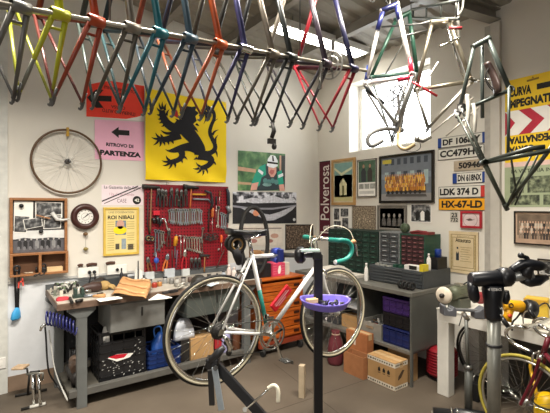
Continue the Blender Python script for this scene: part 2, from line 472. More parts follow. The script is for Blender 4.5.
# ---------------------------------------------------------------- yellow flag with the black lion
FT, FB_ = 3.035, 2.02; FL, FRt = 1.475, 2.495
def fwave(x, z):
    s = (x-FL)/(FRt-FL); t_ = (FT-z)/(FT-FB_)
    k = max(0, t_-0.55)/0.45
    return 0.026 + 0.012*k*math.sin(9*(t_*1.7 - s*1.25)+0.6) + 0.006*math.sin(5*s+1)*(1-t_) + 0.004*k*math.sin(23*(t_-s*0.5))
fg = thing('flag', 'yellow flag with a black rampant lion above the red tool board', 'flag', (1.98, YB-.03, FB_))
mb = MB(); nx, nz = 44, 44; vs = []
for i in range(nx+1):
    for j in range(nz+1):
        x = FL+(FRt-FL)*i/nx; z = FB_+(FT-FB_)*j/nz
        zz = z + (0.018*math.sin(PI*i/nx)*-1 if j == nz else 0)
        vs.append((x, YB-fwave(x, z), zz))
mb.add(vs, [(i*(nz+1)+j, (i+1)*(nz+1)+j, (i+1)*(nz+1)+j+1, i*(nz+1)+j+1) for i in range(nx) for j in range(nz)], True)
o = mb.build('cloth', mat('#F4D20C', 0.8, 0, 0.03, 5), fg, label='bright yellow cloth')
LB = mat('#17161C', 0.85, 0, 0.2, 30); LR = mat('#B3231C', 0.8)
LN = MB()
def lpt(X, Y): p = at_y(80+X/3.4375, 75+Y/3.4375, YB-.02); return p.x, p.z
def ribbon(pts, lay, m=LB, n=7):
    """black ribbon of varying width printed on the cloth; pts in (x, y, width)"""
    P = [Vector(p) for p in pts]
    P = smooth(P, 2); q = []
    for a, b in zip(P[:-1], P[1:]):
        k = max(1, int((b-a).length/9)); q += [a+(b-a)*(t/k) for t in range(k)]
    q.append(P[-1]); vs = []
    for i, p in enumerate(q):
        d = (q[min(i+1,len(q)-1)]-q[max(i-1,0)]); d = Vector((d.x, d.y, 0)); d = d.normalized() if d.length else Vector((1,0,0))
        nn_ = Vector((-d.y, d.x, 0)); w2 = max(.4, p.z)/2
        for k in range(5):
            f = -1+k/2; x, z = lpt(p.x+nn_.x*w2*f, p.y+nn_.y*w2*f); vs.append((x, YB-fwave(x, z)-.0014-lay*.0005, z))
    LN.use(m); LN.add(vs, [(i*5+k, i*5+k+1, i*5+k+6, i*5+k+5) for i in range(len(q)-1) for k in range(4)], True)
def fan(pts, lay, m=LB):
    cx = sum(p[0] for p in pts)/len(pts); cy = sum(p[1] for p in pts)/len(pts); n = len(pts); vs = []
    for r_ in (0, .34, .67, 1):
        for a, b in pts: x, z = lpt(cx+(a-cx)*r_, cy+(b-cy)*r_); vs.append((x, YB-fwave(x, z)-.0014-lay*.0005, z))
    LN.use(m); LN.add(vs, [(r_*n+k, r_*n+(k+1) % n, (r_+1)*n+(k+1) % n, (r_+1)*n+k) for r_ in range(3) for k in range(n)], True)
def spike(x0, y0, x1, y1, w=8, lay=2, bend=0):
    mx_, my_ = (x0+x1)/2+bend*(y1-y0)*.2, (y0+y1)/2-bend*(x1-x0)*.2
    ribbon([(x0,y0,w),(mx_,my_,w*.7),(x1,y1,.5)], lay)
# head with open jaw, mane
fan([(352,113),(366,107),(384,110),(400,107),(396,121),(408,131),(396,142),(401,158),(389,168),(374,172),(360,168),(352,158),(346,150),(352,140),(347,128)], 1)
fan([(318,172),(330,158),(346,152),(362,160),(378,160),(392,172),(400,186),(384,196),(376,210),(352,206),(330,200),(318,190)], 1)
for q in ((398,168,410,176),(394,182,406,196),(384,192,396,206),(340,160,326,150),(345,152,336,138),(352,128,341,122),(352,118,347,106)): spike(*q, 9, 1)
ribbon([(352,180,44),(376,203,46),(398,228,38),(412,256,40),(410,276,36)], 2)
# raised foreleg
ribbon([(338,186,34),(314,180,30),(294,164,27),(283,142,24),(280,122,20)], 3)
for q in ((276,126,262,112),(280,120,270,95),(285,118,282,92),(290,122,296,98),(296,140,306,118),(276,138,262,136),(278,150,266,152),(282,160,270,166),(290,170,278,178)): spike(*q, 9, 3, .6)
ribbon([(330,196,12),(306,202,10),(290,200,8),(276,190,1)], 3)
# second foreleg
ribbon([(344,206,30),(322,214,25),(296,222,21),(276,222,18),(264,222,12)], 4)
for q in ((272,216,258,198),(268,220,244,214),(268,226,250,242),(276,230,272,248),(286,230,290,244),(300,228,304,242),(314,226,320,238),(282,214,276,202)): spike(*q, 9, 4, .6)
# hind leg, left
ribbon([(404,250,46),(372,246,28),(346,252,24),(322,260,18),(302,262,6),(292,256,1)], 3)
ribbon([(344,256,24),(352,274,22),(342,290,17),(322,298,18),(304,300,14)], 4)
for q in ((306,294,294,276),(304,298,280,294),(306,304,284,312),(314,306,304,324),(324,304,326,320),(354,280,368,292),(346,292,350,304)): spike(*q, 9, 4, .6)
# hind leg, right
ribbon([(408,272,40),(432,280,28),(452,290,22),(446,308,18),(428,318,18),(412,320,14)], 5)
for q in ((412,314,398,300),(410,320,386,322),(414,326,398,338),(424,328,418,346),(434,324,438,340),(456,298,466,310),(402,284,390,290)): spike(*q, 9, 5, .6)
# tail
ribbon([(416,262,13),(438,272,17),(460,262,17),(466,244,14),(454,220,14),(444,198,13),(450,174,12),(462,150,11),(460,128,12),(446,114,13),(430,114,14),(420,126,14)], 2)
for q in ((424,122,410,138),(424,126,414,156),(430,124,424,170),(438,126,434,158),(444,126,450,146),(448,182,474,150),(454,206,476,188),(464,232,474,206),(462,258,470,284),(452,118,440,104)): spike(*q, 9, 3, .8)
fan([(313,136),(318,121),(327,117),(334,124),(336,138),(342,150),(330,146),(322,141)], 4, LR)
LN.build('lion_emblem', None, fg, label='black rampant lion with red tongue')
mb = MB()
for x in (FL+0.02, 1.98, FRt-0.02): mb.cyl((x, YB-.001, FT-0.015), (x, YB-0.035, FT-0.015), 0.006, n=8)
mb.build('pin', STEEL, fg)
# ---------------------------------------------------------------- bare wheel with a wooden rim
def spoke_set(parent, c, ax, rim_r, hub_r, hub_w, n, r, m, phase=0.0, valid=None):
    ax = Vector(ax).normalized(); u = ax.orthogonal().normalized(); w_ = ax.cross(u); c = Vector(c)
    for i in range(n):
        a = 2*PI*i/n + phase; sd = 1 if i % 2 else -1
        b = a + (0.9 if (i//2) % 2 else -0.9)
        p = c + (u*math.cos(a)+w_*math.sin(a))*rim_r
        q = c + ax*(sd*hub_w) + (u*math.cos(b)+w_*math.sin(b))*hub_r
        MB().tube([q, p], r, 4, cap=False).build('spoke', m, parent)
c = at_y(67.6, 161.4, YB-0.045)
wl = thing('bicycle_wheel', 'bare spoked wheel with a dark wooden rim hanging on the white wall', 'wheel', c)
rim = MB().ring(c, (0, 1, 0), 0.312, 0.011, 56, 8, 0.013).build('rim', mat('#5A4128', 0.45), wl, label='dark brown wooden rim')
spoke_set(rim, c, (0, 1, 0), 0.304, 0.022, 0.026, 32, 0.0012, STEEL, 0.05)
mb = MB(); mb.lathe([(0.006,-.04),(0.006,-.036),(0.014,-.034),(0.025,-.028),(0.025,-.024),(0.013,-.02),(0.013,.02),(0.025,.024),(0.025,.028),(0.014,.034),(0.006,.036),(0.006,.04)], c, (0,1,0)); mb.build('hub', DKSTEEL, wl)
mb = MB(); mb.bar(c+Vector((0,-.016,.335)), c+Vector((0,-.016,.25)), 0.022, 0.004, (0,1,0)); mb.bar(c+Vector((0,.014,.335)), c+Vector((0,.014,.25)), 0.022, 0.004, (0,1,0)); mb.box(c+Vector((0,0,.333)), (.022,.034,.004)); mb.build('hanging_strap', mat('#B48C24', 0.6), wl, label='mustard yellow strap')
MB().tube([(c.x, YB, c.z+.3),(c.x, YB-.06, c.z+.3),(c.x, YB-.065, c.z+.312)], .004, 6).build('wall_hook', tag=('small hook carrying the wooden-rimmed wheel', 'hook'), m=DKSTEEL)
# ---------------------------------------------------------------- clock with pendulum balls
c = at_y(85.2, 216.6, YB-0.02)
ck = thing('wall_clock', 'round dark wooden wall clock with white dial', 'clock', (c.x, YB, c.z-0.13))
mb = MB(); mb.lathe([(.075,-.008),(.078,-.022),(.10,-.03),(.128,-.022),(.134,0),(.134,.02),(.07,.02)], c, (0,1,0), 36); mb.build('case', mat('#3E1F1A', 0.35), ck, label='dark red-brown turned case')
mb = MB(); mb.lathe([(0,-.006),(.077,-.006),(.077,.01)], c, (0,1,0), 32, False); mb.build('dial', WHITE, ck)
Fl = Flat(c+Vector((0,-.0075,0)), (1,0,0), (0,0,1), (0,-1,0))
for i in range(12):
    a = PI*i/6; Fl.ell(.062*math.cos(a), .062*math.sin(a), .007, .003, INK, 0, 8, a)
Fl.ringf(0,0,.036,.039, mat('#8C8C88', 0.6), 0)
Fl.build('numerals', None, ck)
Fl = Flat(c+Vector((0,-.009,0)), (1,0,0), (0,0,1), (0,-1,0))
for a, L in ((38, .058), (48, .04), (215, .03)):
    dx, dz = math.cos(R(a)), math.sin(R(a)); Fl.poly([(-dz*.004,dx*.004),(dx*L-dz*.002,dz*L+dx*.002),(dx*L+dz*.002,dz*L-dx*.002),(dz*.004,-dx*.004)], INK, 0)
Fl.build('hands', None, ck)
p1, p2 = at_y(85.5, 234, YB-.03), at_y(85.8, 249, YB-.03)
MB().tube([(p1.x,YB-.03,c.z-.12), p1, p2], .0015, 5).build('cord', STEEL, ck)
for p, m_ in ((p1, mat('#6E5030', .5)), (p2, mat('#8A7A42', .5))): MB().ball(p, (.024,.024,.018)).build('pendulum_ball', m_, ck)
# ---------------------------------------------------------------- wooden pin board with a two-bay shelf
u0, v0, u1, v1 = rectB(9.2, 66.7, 197.6, 276.3)
pb = thing('pin_board', 'brown wooden pin board with photographs and a two-bay shelf below', 'pin board', ((u0+u1)/2, YB, v0))
D = 0.075; t = 0.026
vs_ = uB(9.2, 253.5)[1]
mb = MB()
for q in ((u0,vs_,u0+t,v1,.05),(u1-t,vs_,u1,v1,.05),(u0+t,v1-t,u1-t,v1,.05)): mb.bx(q[0], YB-q[4], q[1], q[2], YB, q[3])
mb.build('frame', WOOD, pb, bevel=.005)
MB().bx(u0+t, YB-.02, vs_, u1-t, YB, v1-t).build('board', mat('#3A3634', .8), pb, label='dark pin board surface')
um = (u0+u1)/2
mb = MB()
for q in ((u0,v0,u1,v0+.02),(u0,vs_-.02,u1,vs_)): mb.bx(q[0], YB-D-.02, q[1], q[2], YB, q[3])
for x in (u0, um-.012, u1-.024): mb.bx(x, YB-D-.02, v0+.02, x+.024, YB, vs_-.02)
mb.build('shelf_box', WOOD, pb, bevel=.002)
MB().bx(u0+.02, YB-.012, v0+.02, u1-.02, YB, vs_-.02).build('shelf_back', mat('#5A3B24', .7), pb)
def wpic(name, label, cat, q, mats_fn, off=.022, t=.002, group=None):
    """flat sheet on the back wall given by pixel quad; mats_fn draws into it in 0..1 space"""
    us = [uB(*p) for p in q]
    F = flatB(off)
    def m(a, b):
        bl, br, tr_, tl = us
        x = (bl[0]*(1-a)+br[0]*a)*(1-b) + (tl[0]*(1-a)+tr_[0]*a)*b
        y = (bl[1]*(1-a)+br[1]*a)*(1-b) + (tl[1]*(1-a)+tr_[1]*a)*b
        return x, y
    mats_fn(F, m)
    return F.build(name, tag=(label, cat), group=group)
def q4(m, a0, b0, a1, b1): return [m(a0,b0), m(a1,b0), m(a1,b1), m(a0,b1)]
def elm(F, m, a, b, ra, rb, mm, l, n=12):
    F.poly([m(a+ra*math.cos(2*PI*i/n), b+rb*math.sin(2*PI*i/n)) for i in range(n)], mm, l)
BWN = ramp_mat('grey_photograph', [(0.32,'#161617'),(0.48,'#4C4C4D'),(0.6,'#8A8A88'),(0.72,'#D0CFCB')], 22, .5, 6)
BWD = ramp_mat('dark_photograph', [(0.35,'#131315'),(0.55,'#3C3C40'),(0.72,'#9A9A9C')], 26, .5, 6)
def f_note(F, m): F.poly(q4(m,0,0,1,1), PAPER, 0)
def f_bw(F, m): F.poly(q4(m,0,0,1,1), PAPER, 0); F.poly(q4(m,.04,.05,.96,.95), BWN, 1)
def f_people(nn, sky='#D9D9D6', ground='#5A585C', cl=('#1E1E20','#2E2E31','#8C8C8C')):
    def f(F, m):
        F.poly(q4(m,0,0,1,1), mat(ground,.6,0,.25,20), 0); F.poly(q4(m,0,.62,1,1), mat(sky,.6), 1)
        F.poly([m(0,.6),m(.2,.68),m(.4,.62),m(.7,.66),m(1,.6),m(1,.55),m(0,.55)], mat('#3C3C40',.6), 2)
        for i in range(nn):
            a = .12+.76*i/(nn-1); c_ = mat(random.choice(cl),.6)
            F.poly([m(a-.035,.18),m(a+.035,.18),m(a+.04,.48),m(a+.015,.55),m(a-.015,.55),m(a-.04,.48)], c_, 3)
            elm(F, m, a, .6, .018, .05, mat('#B8B4B0',.6), 3, 10)
            elm(F, m, a-.02, .2, .028, .09, mat('#77777A',.6), 4, 10)
    return f
wpic('photo_print', 'white note sheet at the upper left of the pin board', 'note', ((13.5,226),(32.5,227),(33,201.5),(14,201)), f_note, .023)
wpic('photo_print', 'dark grey photograph at the upper right of the pin board', 'photo', ((35,220),(62,217.5),(62,202.5),(35,201.5)), f_bw, .023)
wpic('photo_print', 'photograph with white figures half under the wooden stick', 'photo', ((13.5,232.5),(26,233),(30,216),(14,215)), f_bw, .027)
wpic('photo_print', 'small white-bordered snapshot tilted in the middle of the pin board', 'photo', ((24.5,229.5),(42.5,226),(41.5,217),(22.5,219.5)), f_bw, .031)
wpic('photo_print', 'narrow grey snapshot at the right of the pin board', 'photo', ((43,229),(60.5,228),(61,214),(44,216)), f_bw, .027)
wpic('photo_print', 'long grey photograph of riders along the bottom of the pin board', 'photo', ((12.8,253),(64.5,250.5),(64.5,229.5),(12.8,231)), f_people(8), .025)
for i, (x, y) in enumerate(((21.3, 205.8), (41, 231.5))):
    p = at_y(x, y, YB-.034); MB().lathe([(0,-.016),(.018,-.014),(.02,-.004),(.014,0)], p, (0,1,0), 12).build('magnet', BLACK, tag=('dark round magnet on the %s of the pin board' % ('white note' if i == 0 else 'long riders photograph'), 'magnet'))
p = at_y(36, 215, YB-.05); q = at_y(50, 218.5, YB-.05)
MB().bar(p, q, .014, .012).build('wooden_stick', mat('#A67752', .6), tag=('thin brown wooden stick across the pin board photographs', 'stick'))
pts = [at_y(52, 212.5, YB-.05), at_y(57, 219.5, YB-.06), at_y(63, 220, YB-.07), at_y(69, 219, YB-.07)]
MB().tube(pts, [.02,.018,.012,.008], 8).build('plastic_bag', mat('#CFCFCB', .25), tag=('small clear plastic bag pinned at the right edge of the pin board', 'bag'))
# things in the two bays
p = at_y(55, 268.5, YB-.08)
MB().box((p.x, YB-.05, v0+.02+.022), (.135,.06,.044)).build('wooden_block', mat('#D9B98A', .7), tag=('pale wooden block in the right bay of the pin board shelf', 'block'), bevel=.002)
p = at_y(45, 266.5, YB-.07); cbase = Vector((p.x-.012, YB-.065, v0+.02))
cc = thing('black_clamp', 'small black clamp in the right bay beside the pale block', 'clamp', cbase)
mb = MB(); mb.box(cbase+Vector((0,0,.02)), (.035,.05,.04)); mb.build('base', BLACK, cc, bevel=.003); MB().ring(cbase+Vector((0,0,.06)), (0,1,0), .02, .007, 18, 6).build('jaw', BLACK, cc)
for i, (a, b, m_, lb) in enumerate(((( 24,267.5),(27,265.5),'#B9A48C','short pale wooden stick in the left bay of the pin board shelf'), ((27,269),(33,269.5),'#C9B9A0','white bone-coloured rod in the left bay of the pin board shelf'))):
    pa, pb_ = at_y(a[0],a[1],YB-.05), at_y(b[0],b[1],YB-.05); zz = v0+.027
    MB().cyl((pa.x, YB-.05-.01*i, zz), (pb_.x, YB-.07, zz), .006, n=8).build('small_rod', mat(m_, .6), tag=(lb, 'rod'))
p = at_y(36.5, 266, YB-.05)
MB().tube([(p.x,YB-.05,v0+.02),(p.x,YB-.05,v0+.075)], [.012,.007], 8).build('small_bottle', BLACK, tag=('small black tube standing in the left bay of the pin board shelf', 'tube'))
pts = smooth([at_y(40.5,272.5,YB-.105), at_y(36,276.5,YB-.11), at_y(33,276,YB-.11), at_y(37,274.2,YB-.105), at_y(43,275.5,YB-.11), at_y(45,271.5,YB-.105)], 2)
MB().tube(pts, .005, 6).build('wire_loop', IRON, tag=('loop of dark wire hanging at the front of the pin board shelf', 'wire'))
# black strap with the red tag and the blue brush
p0, p1 = at_y(17, 268, YB-.12), at_y(17, 309, YB-.03)
dr = thing('hanging_brush', 'blue brush hanging on black straps from the pin board shelf', 'brush', (p1.x, YB-.03, p1.z-.11))
for dx in (-.018, .018): MB().bar((p0.x+dx, YB-.105, p0.z), (p1.x+dx*.3, YB-.03, p1.z), .02, .004, (0,1,0)).build('strap', BLACK, dr)
MB().ring((p0.x, YB-.11, p0.z-.005), (0,1,0), .022, .01, 16, 6).build('buckle', BLKPL, dr)
b1 = at_y(16.3, 314, YB-.03)
mb = MB(); mb.tube([b1+Vector((.008,0,.06)), b1+Vector((0,0,.015)), b1+Vector((-.005,-.005,-.035)), b1+Vector((-.005,-.005,-.05))], [.02,.045,.055,.04], 12, flat=.5); mb.build('brush_head', mat('#3FA3DC', .5), dr, label='bright blue brush head')
p = at_y(20, 282.5, YB-.075)
rt = thing('red_tag', 'small red plastic clip on the black straps', 'clip', p)
mb = MB(M=Matrix.Translation(p)); mb.bar((-.006,-.004,.05),(-.012,-.004,-.05),.012,.006,(0,1,0)); mb.bar((.018,-.004,.04),(.026,-.004,-.035),.012,.006,(0,1,0)); mb.bar((-.012,-.004,.005),(.024,-.004,.012),.014,.006,(0,1,0)); mb.build('clip_body', mat('#D94A3C', .5), rt)
# power strips with brown gloves on top
for i, (x0, x1, t_, b_) in enumerate(((77, 97.5, 267.7, 277.5), (106, 125.5, 265.3, 274.5))):
    u0, v0, u1, v1 = rectB(x0, x1, t_, b_)
    ps = thing('socket_box', 'white double socket box on the wall, %s of two above the workbench' % ('left' if i == 0 else 'right'), 'socket', ((u0+u1)/2, YB, v0), group=None)
    MB().bx(u0, YB-.05, v0, u1, YB-.022, v1).build('box', WHITE, ps, bevel=.004)
    for f in (.3, .7): MB().cyl((u0+(u1-u0)*f, YB-.053, (v0+v1)/2), (u0+(u1-u0)*f, YB-.049, (v0+v1)/2), .022, n=18).build('socket', PAPER, ps)
    if i == 0:
        for f in (.55, .78):
            x = u0+(u1-u0)*f; pl = thing('plug', 'black plug in the left socket box, %s of two' % ('left' if f < .6 else 'right'), 'plug', (x, YB-.053, (v0+v1)/2))
            MB().cyl((x,YB-.053,(v0+v1)/2),(x,YB-.08,(v0+v1)/2),.018,.014).build('plug_body', BLACK, pl)
            MB().tube(smooth([(x,YB-.08,(v0+v1)/2),(x,YB-.10,v0),(x-.01,YB-.07,v0-.07),(x-.03,YB-.04,.925)],2), .006, 6).build('cable', BLACK, pl)
    else:
        x = u0+(u1-u0)*.5; pl = thing('plug', 'dark plug in the right socket box', 'plug', (x, YB-.053, (v0+v1)/2))
        MB().cyl((x,YB-.053,(v0+v1)/2),(x,YB-.075,(v0+v1)/2),.016,.012).build('plug_body', BLACK, pl)
    for j, (a, b) in enumerate((((78,265.8),(83,266.3)),((86.5,265),(97,264.5))) if i == 0 else (((106,263.3),(115,260.5)),)):
        pa, pb_ = at_y(a[0],a[1],YB-.035), at_y(b[0],b[1],YB-.035); z0 = v1+.018
        pts = [(pa.x,YB-.036,z0),(pa.x*.6+pb_.x*.4,YB-.036,z0+.012),(pb_.x,YB-.036,z0+.005)]
        MB().tube(smooth(pts,2), [.010]+[.016]*(len(smooth(pts,2))-2)+[.009], 8).build('brake_shoe', mat('#4A2E22', .8), tag=('brown worn leather pad on top of the %s socket box%s' % (('left' if i == 0 else 'right'), ('', ', near its right end')[j] if i == 0 and j else (', near its left end' if i == 0 else '')), 'pad'))
# ---------------------------------------------------------------- colour poster of a cyclist, generic
GRN = ramp_mat('blurred_greenery', [(0.3,'#27452E'),(0.5,'#4F7A4B'),(0.66,'#7FA169'),(0.8,'#A9BE8A')], 7, .5, 3)
def f_rider(F, m):
    F.poly(q4(m,0,0,1,1), GRN, 0)
    F.poly([m(0,.50),m(.36,.46),m(.36,.55),m(0,.60)], mat('#C9A184',.6), 1); F.poly([m(0,.16),m(.3,.14),m(.3,.2),m(0,.22)], mat('#C2A07E',.6), 1)
    F.poly(q4(m,.86,0,1,.95), mat('#3A3E3C',.6), 1); F.poly(q4(m,.87,.35,.91,.95), mat('#C59E86',.6), 2)
    J = mat('#1FA083',.6); D_ = mat('#2C3A3F',.6); SK = mat('#DDA392',.6); Wt = mat('#E9EDEE',.6)
    F.poly([m(.30,.28),m(.38,.52),m(.50,.68),m(.60,.70),m(.78,.66),m(.90,.55),m(.96,.22),m(.99,.1),m(.82,.02),m(.42,.0),m(.33,.08)], D_, 2)
    F.poly([m(.26,.14),m(.34,.42),m(.44,.62),m(.56,.70),m(.58,.42),m(.48,.34),m(.44,.14),m(.36,.06)], J, 3)
    F.poly([m(.82,.5),m(.92,.56),m(.97,.2),m(.87,.12),m(.83,.24)], J, 3)
    F.poly([m(.42,.56),m(.52,.48),m(.50,.40),m(.40,.50)], Wt, 4); F.poly([m(.84,.42),m(.95,.48),m(.96,.40),m(.85,.34)], Wt, 4)
    F.poly([m(.28,.18),m(.42,.22),m(.38,.02),m(.25,.0)], SK, 4); F.poly([m(.86,.16),m(.97,.18),m(1,0),m(.88,0)], SK, 4)
    F.poly([m(.62,.62),m(.63,.46),m(.68,.36),m(.74,.36),m(.80,.48),m(.80,.64)], SK, 4)
    F.poly([m(.64,.48),m(.70,.42),m(.74,.46),m(.76,.54),m(.68,.56)], mat('#C06A63',.6), 5)
    F.poly([m(.59,.66),m(.61,.84),m(.67,.94),m(.77,.93),m(.83,.80),m(.83,.66),m(.74,.60),m(.64,.62)], Wt, 5)
    F.poly([m(.60,.72),m(.83,.70),m(.83,.75),m(.6,.77)], INK, 6); F.poly([m(.70,.92),m(.73,.92),m(.75,.78),m(.71,.78)], INK, 6)
    for i in range(4): elm(F, m, .56+.08*i, .26-.03*(i % 2), .05, .07, mat('#5A8A86',.6), 5)
    elm(F, m, .6, .16, .1, .05, mat('#7FA6A0',.6), 5)
wpic('cyclist_poster', 'colour poster of a racing cyclist in a green jersey and white helmet', 'poster', ((237.5,190.5),(284.6,190.8),(285,154),(237.8,150.4)), f_rider, .006)
def f_road(F, m):
    F.poly(q4(m,0,0,1,1), mat('#232327',.5,0,.25,12), 0)
    F.poly(q4(m,0,.66,1,1), ramp_mat('snowy_ridge', [(0.42,'#1F1F24'),(0.5,'#6D6D74'),(0.58,'#DCDCE2')], 9, .5, 6), 1)
    F.poly([m(.1,.72),m(.28,.82),m(.42,.78),m(.6,.9),m(.78,.78),m(.95,.82),m(1,.7),m(.6,.66),m(.3,.64)], mat('#C6C6CC',.5,0,.3,30), 2)
    F.poly([m(.05,.56),m(.2,.4),m(.4,.2),m(.5,.08),m(.62,.1),m(.8,.26),m(.93,.44),m(1,.58),m(.9,.52),m(.7,.36),m(.55,.28),m(.4,.34),m(.2,.52)], mat('#B4B4BA',.5,0,.2,30), 3)
    F.poly([m(0,.58),m(.3,.5),m(.6,.5),m(1,.6),m(1,.56),m(.6,.44),m(.3,.44),m(0,.52)], mat('#8E8E96',.5), 4)
    elm(F, m, .34, .33, .05, .1, mat('#D8906E',.5), 4); elm(F, m, .96, .12, .025, .05, mat('#CFCFCF',.5), 4)
wpic('landscape_poster', 'long black and white mountain road poster below the cyclist poster', 'poster', ((232.4,223.6),(296.2,223.2),(296.2,192.4),(232.4,191.8)), f_road, .006)
def f_sheet(F, m):
    F.poly(q4(m,0,0,1,1), mat('#D9CFC2',.7), 0)
    for a, b, r_ in ((.2,.6,.08),(.42,.5,.1),(.6,.62,.06),(.8,.5,.09),(.35,.25,.08),(.7,.25,.07)): elm(F, m, a, b, r_, r_*1.3, mat(random.choice(['#A8746A','#6E6660','#C09684']),.7), 1)
    F.poly(q4(m,.05,.84,.95,.9), mat('#8C8078',.7), 1)
wpic('drawing_sheet', 'pale sheet with reddish drawings on the wall behind the saddle', 'poster', ((236,246),(283,246),(283.5,225.5),(236,226)), f_sheet, .004)
CROWD = ramp_mat('crowd_photograph', [(0.35,'#2A211C'),(0.5,'#5A4A3E'),(0.62,'#8C7A68'),(0.75,'#C0AC96')], 40, .5, 6)
def f_crowd(F, m): F.poly(q4(m,0,0,1,1), mat('#1F1815',.5), 0); F.poly(q4(m,.03,.05,.97,.95), CROWD, 1)
wpic('photo_print', 'brown crowd photograph low on the back wall near the corner', 'photo', ((285,250),(313.4,248),(313,224.4),(285,224.4)), f_crowd, .006)
# ================================================================ HANGING ON THE RIGHT WALL
def quadR(q):
    us = [uR(*p) for p in q]
    def m(a, b):
        bl, br, tr_, tl = us
        return ((bl[0]*(1-a)+br[0]*a)*(1-b) + (tl[0]*(1-a)+tr_[0]*a)*b, (bl[1]*(1-a)+br[1]*a)*(1-b) + (tl[1]*(1-a)+tr_[1]*a)*b)
    return m
def framed(label, x0, x1, t_, b_, fm, fw, fn, name='framed_picture', depth=.022, cat='framed picture', mount=None):
    u0, v0, u1, v1 = rectR(x0, x1, t_, b_)
    T_ = thing(name, label, cat, (XR, -(u0+u1)/2, v0))
    F = flatR(0.0)
    for q in ((u0,v0,u1,v0+fw),(u0,v1-fw,u1,v1),(u0,v0+fw,u0+fw,v1-fw),(u1-fw,v0+fw,u1,v1-fw)): F.slab(*q, fm, depth)
    F.build('frame', None, T_)
    F = flatR(.012)
    if mount: F.rect(u0+fw, v0+fw, u1-fw, v1-fw, mount[0], 0); k = mount[1]
    else: k = 0
    a0, b0, a1, b1 = u0+fw+k, v0+fw+k, u1-fw-k, v1-fw-k
    fn(F, lambda a, b: (a0+(a1-a0)*a, b0+(b1-b0)*b))
    F.build('picture', None, T_)
    return T_
def sheetR(name, label, cat, x0, x1, t_, b_, fn, off=.004):
    u0, v0, u1, v1 = rectR(x0, x1, t_, b_)
    F = flatR(off); fn(F, lambda a, b: (u0+(u1-u0)*a, v0+(v1-v0)*b))
    return F.build(name, tag=(label, cat))
# maroon pennant
u0, v0, u1, v1 = rectR(319.8, 330.6, 161.8, 236)
F = flatR(.006); F.rect(u0, v0, u1, v1, mat('#571326', .8, 0, .06), 0); F.rect(u0, v1-.012, u1, v1, INK, 1)
F.text('la Polverosa', u0+.025, v0+.05, u1-.025, v1-.06, mat('#E6DCD4', .7), 1, rot=90, bold=.006)
F.build('pennant', tag=('dark red hanging pennant with vertical white lettering in the corner', 'pennant'))
def f_church(F, m):
    F.poly(q4(m,0,0,1,1), ramp_mat('faded_print', [(0.3,'#58663F'),(0.55,'#8C9259'),(0.75,'#BDB783')], 12, .6), 0)
    F.poly(q4(m,0,.68,1,1), mat('#7DA29A',.6), 1); F.poly([m(0,.9),m(.4,.74),m(1,.88),m(1,.82),m(.4,.66),m(0,.84)], mat('#D4D5B0',.6), 2)
    F.poly([m(.3,.15),m(.7,.15),m(.7,.45),m(.5,.6),m(.3,.45)], mat('#D9D2A6',.6), 2); F.poly(q4(m,.44,.15,.56,.4), mat('#6E6C44',.6), 3); F.poly(q4(m,0,0,1,.1), mat('#C7BE86',.6), 2)
framed('faded landscape print in a wide pale wooden frame beside the pennant', 332.3, 356, 160.3, 205, mat('#B98F58', .45), .035, f_church, mount=(mat('#C9BE9C', .7), .022))
def f_two(F, m):
    F.poly(q4(m,0,0,1,1), PAPER, 0); F.poly(q4(m,.03,.38,.97,.98), mat('#4A6650',.6,0,.3,20), 1)
    for a, c_ in ((.32,'#33363A'),(.68,'#3C3430')):
        F.poly([m(a-.13,.4),m(a+.13,.4),m(a+.14,.68),m(a+.05,.78),m(a-.05,.78),m(a-.14,.68)], mat(c_,.6), 2); elm(F, m, a, .83, .06, .055, mat('#A87F68',.6), 2)
    for a in (.05, .37, .69): F.poly(q4(m,a,.2,a+.28,.34), mat('#9A9A92',.6,0,.3,30), 1)
    F.poly(q4(m,.08,.06,.9,.14), mat('#C9C7C0',.6), 1)
framed('narrow framed print of two standing men above white captions', 358.2, 377, 160.4, 197, mat('#6E6A62', .5), .01, f_two)
def f_team(F, m):
    F.poly(q4(m,0,0,1,1), mat('#6D747C',.5,0,.08), 0); F.poly(q4(m,0,.0,1,.16), mat('#8E8C8A',.5), 1); F.poly(q4(m,0,.5,1,.62), mat('#7C8790',.5), 1)
    for i in range(7):
        a = .08+.13*i; F.poly(q4(m,a,.82,a+.07,.96), mat('#3C434C',.5), 1); F.poly(q4(m,a,.36,a+.08,.66), mat('#39404A' if i % 2 else '#9DB0AE',.5), 2)
    F.poly(q4(m,.03,.86,.22,.95), mat('#B7A83E',.5), 2)
    F.poly([m(.12,.2),m(.9,.16),m(.9,.34),m(.12,.36)], mat('#4A3A30',.5,0,.3,30), 2)
    for r_ in range(4):
        for i in range(22):
            a = .1+.79*(i+(.5 if r_ % 2 else 0))/22; b = .56-.085*r_
            F.poly([m(a-.017,b-.09),m(a+.017,b-.09),m(a+.015,b),m(a-.015,b)], mat(random.choice(['#D9A338','#C98A2C','#E0B552','#B8752E','#8A5A34']),.5), 3+r_)
            elm(F, m, a, b+.02, .011, .026, mat(random.choice(['#A87256','#8C5F48','#C29A7A']),.5), 3+r_, 8)
    for i in range(8): elm(F, m, .16+.09*i, .19, .03, .045, mat('#2C2A2A',.5), 8, 10); 
    F.poly([m(.1,.1),m(.92,.08),m(.9,.14),m(.12,.16)], mat('#55524F',.5), 8)
framed('large black-framed photograph of a cycling team in yellow before a grey building', 380, 434.8, 156.6, 203.3, mat('#14130F', .3), .03, f_team)
def f_coll(F, m):
    F.poly(q4(m,0,0,1,1), PAPER, 0)
    for q in ((.06,.44,.36,.92),(.44,.58,.84,.92),(.06,.06,.44,.38),(.52,.06,.84,.52)): F.poly(q4(m,*q), BWN, 1)
sheetR('photo_collage', 'white sheet with four grey photographs above the green drawers', 'photo collage', 333, 351.6, 206.7, 229.5, f_coll)
